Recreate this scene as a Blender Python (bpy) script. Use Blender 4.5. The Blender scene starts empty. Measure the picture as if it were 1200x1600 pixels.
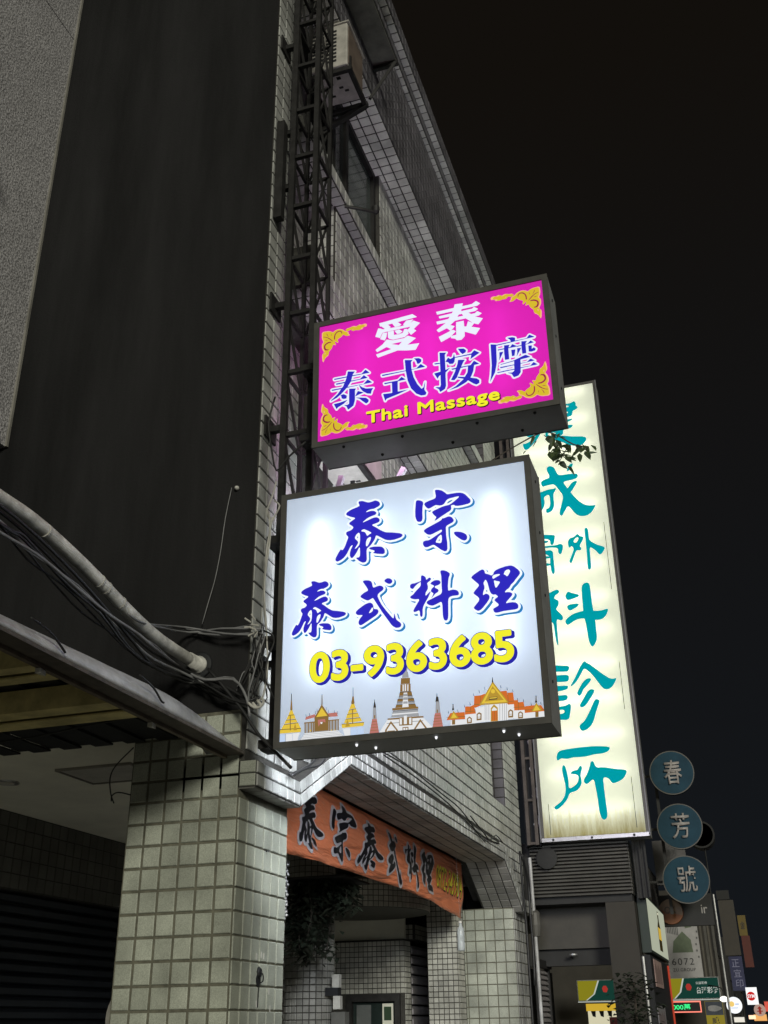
import bpy, bmesh, math, random
import numpy as np
from mathutils import Vector, Matrix
random.seed(7)
rng = np.random.default_rng(5)
S = bpy.context.scene
C = S.collection

# ------------------------------------------------------------------ camera
cam_d = bpy.data.cameras.new('camera')
cam = bpy.data.objects.new('camera', cam_d)
C.objects.link(cam)
S.camera = cam
F_PX, PITCH, YAW, ROLL = 1629.86, math.radians(26.3058), math.radians(17.9082), math.radians(-0.805)
fw = Vector((-math.sin(YAW) * math.cos(PITCH), math.cos(YAW) * math.cos(PITCH), math.sin(PITCH)))
r0 = Vector((math.cos(YAW), math.sin(YAW), 0))
u0 = r0.cross(fw)
rr = r0 * math.cos(ROLL) + u0 * math.sin(ROLL)
uu = -r0 * math.sin(ROLL) + u0 * math.cos(ROLL)
cam.matrix_world = Matrix(((rr.x, uu.x, -fw.x, 0), (rr.y, uu.y, -fw.y, 0), (rr.z, uu.z, -fw.z, 1.6), (0, 0, 0, 1)))
cam_d.sensor_fit = 'VERTICAL'
cam_d.sensor_height = 36
cam_d.lens = 36 * F_PX / 1600
cam_d.clip_start = 0.05
cam_d.clip_end = 500

# ------------------------------------------------------------------ night sky, dim street light as the sun lamp, exposure
W = bpy.data.worlds.new('World')
S.world = W
W.use_nodes = True
wn = W.node_tree
bg = wn.nodes['Background']
tc = wn.nodes.new('ShaderNodeTexCoord')
sx = wn.nodes.new('ShaderNodeSeparateXYZ')
cr = wn.nodes.new('ShaderNodeValToRGB')
wn.links.new(tc.outputs['Generated'], sx.inputs[0])
wn.links.new(sx.outputs['Z'], cr.inputs[0])
wn.links.new(cr.outputs[0], bg.inputs[0])
cr.color_ramp.elements[0].position = 0.0
cr.color_ramp.elements[0].color = (.0068, .0086, .0112, 1)
cr.color_ramp.elements[1].position = 0.75
cr.color_ramp.elements[1].color = (.0060, .0048, .0036, 1)
bg.inputs[1].default_value = 1.0
sun_d = bpy.data.lights.new('street_light', 'SUN')
sun_d.energy = 1.8
sun_d.angle = math.radians(14)
sun_d.color = (1, .98, .82)
sun = bpy.data.objects.new('street_light', sun_d)
C.objects.link(sun)
sun.rotation_euler = Vector((.48, -.82, .28)).to_track_quat('Z', 'Y').to_euler()
S.view_settings.view_transform = 'Standard'
S.view_settings.look = 'None'
S.view_settings.exposure = 0
S.view_settings.gamma = 1
S.view_settings.use_curve_mapping = False
S.cycles.use_denoising = True
S.cycles.max_bounces = 8
S.cycles.sample_clamp_indirect = 4.0

# ------------------------------------------------------------------ materials
MATS = {}
def nodes_mat(name):
    m = bpy.data.materials.new(name)
    m.use_nodes = True
    return m, m.node_tree, m.node_tree.nodes['Principled BSDF']

def mat(name, col, rough=.6, metal=0., var=.18, scale=9., bump=.0, bscale=60., spec=.5, speck=0., stretch=None):
    """painted / cast surface: base colour with blotches, optional fine relief"""
    if name in MATS:
        return MATS[name]
    m, t, p = nodes_mat(name)
    N, L = t.nodes, t.links
    tco = N.new('ShaderNodeTexCoord')
    nz = N.new('ShaderNodeTexNoise')
    nz.inputs['Scale'].default_value = scale
    nz.inputs['Detail'].default_value = 6
    nz.inputs['Roughness'].default_value = .65
    if stretch:
        mpp = N.new('ShaderNodeMapping')
        mpp.inputs['Scale'].default_value = stretch
        L.new(tco.outputs['Object'], mpp.inputs[0])
        L.new(mpp.outputs[0], nz.inputs['Vector'])
    else:
        L.new(tco.outputs['Object'], nz.inputs['Vector'])
    mp = N.new('ShaderNodeMapRange')
    mp.inputs[1].default_value = .3
    mp.inputs[2].default_value = .7
    mp.inputs[3].default_value = 1 - var
    mp.inputs[4].default_value = 1 + var
    L.new(nz.outputs[0], mp.inputs[0])
    mx = N.new('ShaderNodeMix')
    mx.data_type = 'RGBA'
    mx.blend_type = 'MULTIPLY'
    mx.inputs[0].default_value = 1
    mx.inputs[6].default_value = (*col, 1)
    L.new(mp.outputs[0], mx.inputs[7])
    out = mx.outputs[2]
    if speck:
        v = N.new('ShaderNodeTexNoise')
        v.inputs['Scale'].default_value = bscale
        v.inputs['Detail'].default_value = 2
        L.new(tco.outputs['Object'], v.inputs['Vector'])
        mp2 = N.new('ShaderNodeMapRange')
        mp2.inputs[1].default_value = .35
        mp2.inputs[2].default_value = .65
        mp2.inputs[3].default_value = 1 - speck
        mp2.inputs[4].default_value = 1 + speck
        L.new(v.outputs[0], mp2.inputs[0])
        mx2 = N.new('ShaderNodeMix')
        mx2.data_type = 'RGBA'
        mx2.blend_type = 'MULTIPLY'
        mx2.inputs[0].default_value = 1
        L.new(out, mx2.inputs[6])
        L.new(mp2.outputs[0], mx2.inputs[7])
        out = mx2.outputs[2]
    L.new(out, p.inputs['Base Color'])
    mr = N.new('ShaderNodeMapRange')
    mr.inputs[3].default_value = max(.05, rough - .12)
    mr.inputs[4].default_value = min(1, rough + .12)
    L.new(nz.outputs[0], mr.inputs[0])
    L.new(mr.outputs[0], p.inputs['Roughness'])
    p.inputs['Metallic'].default_value = metal
    p.inputs['Specular IOR Level'].default_value = spec
    if bump:
        nb = N.new('ShaderNodeTexNoise')
        nb.inputs['Scale'].default_value = bscale
        nb.inputs['Detail'].default_value = 4
        L.new(tco.outputs['Object'], nb.inputs['Vector'])
        b = N.new('ShaderNodeBump')
        b.inputs['Strength'].default_value = bump
        b.inputs['Distance'].default_value = .01
        L.new(nb.outputs[0], b.inputs['Height'])
        L.new(b.outputs[0], p.inputs['Normal'])
    MATS[name] = m
    return m

def tile_mat(name, col, rough=.28, var=.16, speck=.18, grain=260.):
    """glazed tile: every tile its own tone (per object and per piece), fine speckle, slight waviness"""
    if name in MATS:
        return MATS[name]
    m, t, p = nodes_mat(name)
    N, L = t.nodes, t.links
    geo = N.new('ShaderNodeNewGeometry')
    oi = N.new('ShaderNodeObjectInfo')
    ad = N.new('ShaderNodeMath')
    L.new(geo.outputs['Random Per Island'], ad.inputs[0])
    L.new(oi.outputs['Random'], ad.inputs[1])
    fr = N.new('ShaderNodeMath')
    fr.operation = 'FRACT'
    L.new(ad.outputs[0], fr.inputs[0])
    mp = N.new('ShaderNodeMapRange')
    mp.inputs[3].default_value = 1 - var
    mp.inputs[4].default_value = 1 + var
    L.new(fr.outputs[0], mp.inputs[0])
    gp = N.new('ShaderNodeNewGeometry')
    nz = N.new('ShaderNodeTexNoise')
    nz.inputs['Scale'].default_value = grain
    nz.inputs['Detail'].default_value = 3
    L.new(gp.outputs['Position'], nz.inputs['Vector'])
    m2 = N.new('ShaderNodeMapRange')
    m2.inputs[1].default_value = .3
    m2.inputs[2].default_value = .7
    m2.inputs[3].default_value = 1 - speck
    m2.inputs[4].default_value = 1 + speck
    L.new(nz.outputs[0], m2.inputs[0])
    n3 = N.new('ShaderNodeTexNoise')
    n3.inputs['Scale'].default_value = 3.2
    n3.inputs['Detail'].default_value = 7
    L.new(gp.outputs['Position'], n3.inputs['Vector'])
    m3 = N.new('ShaderNodeMapRange')
    m3.inputs[1].default_value = .35
    m3.inputs[2].default_value = .65
    m3.inputs[3].default_value = .66
    m3.inputs[4].default_value = 1.10
    L.new(n3.outputs[0], m3.inputs[0])
    a = N.new('ShaderNodeMath')
    a.operation = 'MULTIPLY'
    L.new(mp.outputs[0], a.inputs[0])
    L.new(m2.outputs[0], a.inputs[1])
    b = N.new('ShaderNodeMath')
    b.operation = 'MULTIPLY'
    L.new(a.outputs[0], b.inputs[0])
    L.new(m3.outputs[0], b.inputs[1])
    mx = N.new('ShaderNodeMix')
    mx.data_type = 'RGBA'
    mx.blend_type = 'MULTIPLY'
    mx.inputs[0].default_value = 1
    mx.inputs[6].default_value = (*col, 1)
    L.new(b.outputs[0], mx.inputs[7])
    L.new(mx.outputs[2], p.inputs['Base Color'])
    mr = N.new('ShaderNodeMapRange')
    mr.inputs[3].default_value = rough
    mr.inputs[4].default_value = rough + .3
    L.new(n3.outputs[0], mr.inputs[0])
    L.new(mr.outputs[0], p.inputs['Roughness'])
    nb = N.new('ShaderNodeTexNoise')
    nb.inputs['Scale'].default_value = 45
    L.new(gp.outputs['Position'], nb.inputs['Vector'])
    bp = N.new('ShaderNodeBump')
    bp.inputs['Strength'].default_value = .25
    bp.inputs['Distance'].default_value = .004
    L.new(nb.outputs[0], bp.inputs['Height'])
    L.new(bp.outputs[0], p.inputs['Normal'])
    MATS[name] = m
    return m

def lit(name, col, strength):
    """ink or film on a backlit panel"""
    if name in MATS:
        return MATS[name]
    m = bpy.data.materials.new(name)
    m.use_nodes = True
    t = m.node_tree
    t.nodes.clear()
    e = t.nodes.new('ShaderNodeEmission')
    e.inputs[0].default_value = (*col, 1)
    e.inputs[1].default_value = strength
    o = t.nodes.new('ShaderNodeOutputMaterial')
    t.links.new(e.outputs[0], o.inputs[0])
    MATS[name] = m
    return m

def panel_mat(name, col, base, grime=None):
    """translucent acrylic sheet: a base glow plus the light of the real tubes behind it"""
    m = bpy.data.materials.new(name)
    m.use_nodes = True
    t = m.node_tree
    N, L = t.nodes, t.links
    N.clear()
    o = N.new('ShaderNodeOutputMaterial')
    e = N.new('ShaderNodeEmission')
    e.inputs[1].default_value = base
    tr = N.new('ShaderNodeBsdfTranslucent')
    ad = N.new('ShaderNodeAddShader')
    rgb = N.new('ShaderNodeRGB')
    rgb.outputs[0].default_value = (*col, 1)
    src = rgb.outputs[0]
    if grime:
        z0, z1, gcol = grime
        g = N.new('ShaderNodeNewGeometry')
        s = N.new('ShaderNodeSeparateXYZ')
        L.new(g.outputs['Position'], s.inputs[0])
        mpg = N.new('ShaderNodeMapping')
        mpg.inputs['Scale'].default_value = (14, 14, 1.6)
        L.new(g.outputs['Position'], mpg.inputs[0])
        nz = N.new('ShaderNodeTexNoise')
        nz.inputs['Scale'].default_value = 1.6
        nz.inputs['Detail'].default_value = 8
        nz.inputs['Roughness'].default_value = .7
        L.new(mpg.outputs[0], nz.inputs['Vector'])
        mr = N.new('ShaderNodeMapRange')
        mr.inputs[1].default_value = z1
        mr.inputs[2].default_value = z0
        mr.inputs[3].default_value = -.35
        mr.inputs[4].default_value = .62
        L.new(s.outputs['Z'], mr.inputs[0])
        sm = N.new('ShaderNodeMath')
        L.new(mr.outputs[0], sm.inputs[0])
        L.new(nz.outputs[0], sm.inputs[1])
        cl = N.new('ShaderNodeMapRange')
        cl.inputs[1].default_value = .5
        cl.inputs[2].default_value = 1.15
        L.new(sm.outputs[0], cl.inputs[0])
        mx = N.new('ShaderNodeMix')
        mx.data_type = 'RGBA'
        L.new(cl.outputs[0], mx.inputs[0])
        L.new(src, mx.inputs[6])
        mx.inputs[7].default_value = (*gcol, 1)
        src = mx.outputs[2]
    L.new(src, e.inputs[0])
    L.new(src, tr.inputs[0])
    L.new(e.outputs[0], ad.inputs[0])
    L.new(tr.outputs[0], ad.inputs[1])
    L.new(ad.outputs[0], o.inputs[0])
    return m

def glass_mat(name, col, rough=.05, alpha=.4):
    m, t, p = nodes_mat(name)
    p.inputs['Base Color'].default_value = (*col, 1)
    p.inputs['Roughness'].default_value = rough
    p.inputs['Transmission Weight'].default_value = alpha
    p.inputs['IOR'].default_value = 1.3
    return m

# ------------------------------------------------------------------ mesh helpers
class MB:
    def __init__(s):
        s.v = []
        s.f = []
    def add(s, vs, fs):
        o = len(s.v)
        s.v += [tuple(v) for v in vs]
        s.f += [tuple(i + o for i in f) for f in fs]
        return s
    def box(s, x0, x1, y0, y1, z0, z1):
        return s.add([(x0, y0, z0), (x1, y0, z0), (x1, y1, z0), (x0, y1, z0), (x0, y0, z1), (x1, y0, z1), (x1, y1, z1), (x0, y1, z1)],
                     [(0, 3, 2, 1), (4, 5, 6, 7), (0, 1, 5, 4), (1, 2, 6, 5), (2, 3, 7, 6), (3, 0, 4, 7)])
    def bar(s, a, b, w, h=None):
        """square bar between two points"""
        a, b = Vector(a), Vector(b)
        h = h or w
        d = (b - a).normalized()
        up = Vector((0, 0, 1)) if abs(d.z) < .95 else Vector((0, 1, 0))
        x = d.cross(up).normalized() * (w / 2)
        y = d.cross(x).normalized() * (h / 2)
        vs = [a - x - y, a + x - y, a + x + y, a - x + y, b - x - y, b + x - y, b + x + y, b - x + y]
        return s.add(vs, [(0, 3, 2, 1), (4, 5, 6, 7), (0, 1, 5, 4), (1, 2, 6, 5), (2, 3, 7, 6), (3, 0, 4, 7)])
    def tube(s, pts, r, n=8, caps=True, sub=3):
        P = [Vector(p) for p in pts]
        if sub and len(P) > 2:
            Q = []
            for i in range(len(P) - 1):
                p0, p1, p2, p3 = P[max(i - 1, 0)], P[i], P[i + 1], P[min(i + 2, len(P) - 1)]
                for k in range(sub):
                    t = k / sub
                    Q.append(.5 * ((2 * p1) + (p2 - p0) * t + (2 * p0 - 5 * p1 + 4 * p2 - p3) * t * t + (3 * p1 - p0 - 3 * p2 + p3) * t ** 3))
            Q.append(P[-1])
            P = Q
        o = len(s.v)
        x = None
        for i, p in enumerate(P):
            d = (P[min(i + 1, len(P) - 1)] - P[max(i - 1, 0)]).normalized()
            if x is None:
                a = Vector((0, 0, 1)) if abs(d.z) < .9 else Vector((1, 0, 0))
                x = d.cross(a).normalized()
            x = (x - d * x.dot(d)).normalized()
            y = d.cross(x)
            R = r[min(i, len(r) - 1)] if isinstance(r, (list, tuple)) else r
            for k in range(n):
                a = 2 * math.pi * k / n
                s.v.append(tuple(p + x * (R * math.cos(a)) + y * (R * math.sin(a))))
        for i in range(len(P) - 1):
            for k in range(n):
                s.f.append((o + i * n + k, o + i * n + (k + 1) % n, o + (i + 1) * n + (k + 1) % n, o + (i + 1) * n + k))
        if caps:
            s.f.append(tuple(o + k for k in range(n))[::-1])
            s.f.append(tuple(o + (len(P) - 1) * n + k for k in range(n)))
        return s
    def prism(s, pts, d):
        """closed outline (3-D points) pushed along vector d"""
        n = len(pts)
        d = Vector(d)
        vs = [Vector(p) for p in pts] + [Vector(p) + d for p in pts]
        fs = [tuple(range(n))[::-1], tuple(range(n, 2 * n))] + [(i, (i + 1) % n, n + (i + 1) % n, n + i) for i in range(n)]
        return s.add(vs, fs)
    def lathe(s, prof, c, axis='Z', n=20):
        o = len(s.v)
        for (r, h) in prof:
            for k in range(n):
                a = 2 * math.pi * k / n
                q = {'Z': (r * math.cos(a), r * math.sin(a), h), 'Y': (r * math.cos(a), h, r * math.sin(a)), 'X': (h, r * math.cos(a), r * math.sin(a))}[axis]
                s.v.append((c[0] + q[0], c[1] + q[1], c[2] + q[2]))
        for i in range(len(prof) - 1):
            for k in range(n):
                s.f.append((o + i * n + k, o + i * n + (k + 1) % n, o + (i + 1) * n + (k + 1) % n, o + (i + 1) * n + k))
        s.f.append(tuple(o + k for k in range(n)))
        s.f.append(tuple(o + (len(prof) - 1) * n + k for k in range(n)))
        return s
    def mesh(s, name, material, smooth=False):
        me = bpy.data.meshes.new(name)
        me.from_pydata(s.v, [], s.f)
        me.validate()
        bm = bmesh.new()
        bm.from_mesh(me)
        bmesh.ops.recalc_face_normals(bm, faces=bm.faces)
        bm.to_mesh(me)
        bm.free()
        if material:
            me.materials.append(material)
        if smooth:
            for p in me.polygons:
                p.use_smooth = True
        return me

def world_off(o):
    v = Vector((0, 0, 0))
    while o:
        v += o.location
        o = o.parent
    return v

def link(name, me, parent=None):
    o = bpy.data.objects.new(name, me)
    C.objects.link(o)
    if parent:
        o.parent = parent
        o.location = -world_off(parent)
    return o

def build(mb, name, material, parent=None, smooth=False, bevel=0.):
    o = link(name, mb.mesh(name, material, smooth), parent)
    if bevel:
        b = o.modifiers.new('bevel', 'BEVEL')
        b.width = bevel
        b.segments = 2
        b.limit_method = 'ANGLE'
    return o

def tag(o, label, cat, group=None, kind=None):
    if label: o['label'] = label
    if cat: o['category'] = cat
    if group: o['group'] = group
    if kind: o['kind'] = kind
    return o

def thing(name, label, cat, loc=(0, 0, 0), group=None):
    o = bpy.data.objects.new(name, None)
    o.empty_display_size = .1
    C.objects.link(o)
    o.location = loc
    return tag(o, label, cat, group)

def structure(mb, name, m):
    o = build(mb, name, m)
    o['kind'] = 'structure'
    return o

# ---- tiles: frames (centre, u, v, n, w, h); every tile a raised piece with eased edges
TH, BV = .007, .0035
def tile_piece(w, h, th=TH, bv=BV):
    a, b = w / 2, h / 2
    v = [(-a, -b, 0), (a, -b, 0), (a, b, 0), (-a, b, 0), (-a, -b, th - bv), (a, -b, th - bv), (a, b, th - bv), (-a, b, th - bv),
         (-a + bv, -b + bv, th), (a - bv, -b + bv, th), (a - bv, b - bv, th), (-a + bv, b - bv, th)]
    f = [(8, 9, 10, 11)] + [(i, (i + 1) % 4, 4 + (i + 1) % 4, 4 + i) for i in range(4)] + [(4 + i, 4 + (i + 1) % 4, 8 + (i + 1) % 4, 8 + i) for i in range(4)]
    return v, f

PIECES = {}
def tile_objects(frames, parent, m, name='tile'):
    for (c, u, v, n, w, h) in frames:
        k = (round(w, 3), round(h, 3), m.name)
        if k not in PIECES:
            vv, ff = tile_piece(w, h)
            me = bpy.data.meshes.new('tile')
            me.from_pydata(vv, [], ff)
            me.materials.append(m)
            PIECES[k] = me
        o = bpy.data.objects.new(name, PIECES[k])
        C.objects.link(o)
        o.parent = parent
        u, v, n = Vector(u), Vector(v), Vector(n)
        t = [random.gauss(0, .009) for _ in range(3)]
        M = Matrix(((u.x, v.x, n.x, 0), (u.y, v.y, n.y, 0), (u.z, v.z, n.z, 0), (0, 0, 0, 1)))
        M = Matrix.Translation(Vector(c) - world_off(parent) + n * random.uniform(-.001, .0012)) @ M @ Matrix.Rotation(t[0], 4, 'X') @ Matrix.Rotation(t[1], 4, 'Y') @ Matrix.Rotation(t[2] * .6, 4, 'Z')
        o.matrix_local = M

def tile_stuff(frames, name, m, parent):
    V = []
    Fc = []
    cache = {}
    for (c, u, v, n, w, h) in frames:
        k = (w, h)
        if k not in cache:
            vv, ff = tile_piece(w, h)
            cache[k] = (np.array(vv), ff)
        vv, ff = cache[k]
        u_, v_, n_ = (np.array(a, float) for a in (u, v, n))
        n2 = n_ + u_ * rng.normal(0, .009) + v_ * rng.normal(0, .009)
        p = np.array(c, float) + n_ * rng.uniform(-.001, .0012) + vv[:, :1] * u_ + vv[:, 1:2] * v_ + vv[:, 2:] * n2
        o = len(V)
        V += [tuple(x) for x in p]
        Fc += [tuple(i + o for i in f) for f in ff]
    me = bpy.data.meshes.new(name)
    me.from_pydata(V, [], Fc)
    me.materials.append(m)
    o = link(name, me, parent)
    o['kind'] = 'stuff'
    return o

def grid(o, u, v, nu, nv, pu, pv, joint=.010, keep=None, first_w=None):
    """tile frames on a flat field; o = lower corner, u / v unit directions, n = u x v"""
    o, u, v = Vector(o), Vector(u), Vector(v)
    n = u.cross(v).normalized()
    R = []
    for i in range(nu):
        for j in range(nv):
            c = o + u * (pu * (i + .5)) + v * (pv * (j + .5))
            if keep is None or keep(c):
                R.append((c, u, v, n, pu - joint, pv - joint))
    return R

# ---- flat print from outlines
def outline_mesh(loops, name, material):
    cu = bpy.data.curves.new(name, 'CURVE')
    cu.dimensions = '2D'
    cu.fill_mode = 'BOTH'
    for l in loops:
        s = cu.splines.new('POLY')
        s.points.add(len(l) - 1)
        for i, (a, b) in enumerate(l):
            s.points[i].co = (a, b, 0, 1)
        s.use_cyclic_u = True
    return curve_mesh(cu, name, material)

def curve_mesh(cu, name, material):
    o = bpy.data.objects.new('temporary', cu)
    C.objects.link(o)
    bpy.context.view_layer.update()
    me = bpy.data.meshes.new_from_object(o.evaluated_get(bpy.context.evaluated_depsgraph_get()))
    bpy.data.objects.remove(o)
    bpy.data.curves.remove(cu)
    me.name = name
    me.materials.clear()
    if material:
        me.materials.append(material)
    return me

def text_mesh(body, name, material, offset=0., shear=0., spacing=1.):
    cu = bpy.data.curves.new(name, 'FONT')
    cu.body = body
    cu.offset = offset
    cu.shear = shear
    cu.space_character = spacing
    return curve_mesh(cu, name, material)

def place_flat(me, origin, ux, uz, n=(0, -1, 0)):
    """mesh in its own XY plane -> plane spanned by ux, uz in the world"""
    co = np.empty(len(me.vertices) * 3)
    me.vertices.foreach_get('co', co)
    co = co.reshape(-1, 3)
    p = np.array(origin) + co[:, :1] * np.array(ux) + co[:, 1:2] * np.array(uz) + co[:, 2:] * np.array(n)
    me.vertices.foreach_set('co', p.ravel())
    me.update()
    return me

def fit_text(me, x0, x1, z0, z1, y, face='front', xw=None):
    """stretch a text mesh into a rectangle of a wall facing -Y (front) or +X (side: x0..x1 run along Y, y is X)"""
    co = np.empty(len(me.vertices) * 3)
    me.vertices.foreach_get('co', co)
    co = co.reshape(-1, 3)
    mn, mxx = co.min(0), co.max(0)
    a = x0 + (co[:, 0] - mn[0]) / max(mxx[0] - mn[0], 1e-6) * (x1 - x0)
    b = z0 + (co[:, 1] - mn[1]) / max(mxx[1] - mn[1], 1e-6) * (z1 - z0)
    p = np.stack([a, np.full_like(a, y), b], 1) if face == 'front' else np.stack([np.full_like(a, y), a, b], 1)
    me.vertices.foreach_set('co', p.ravel())
    me.update()
    return me

def loops_of(key, s=2000.):
    return [[(int(a) / s, int(b) / s) for a, b in (q.split(',') for q in l.split())] for l in GLYPH[key].split(';')]

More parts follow.
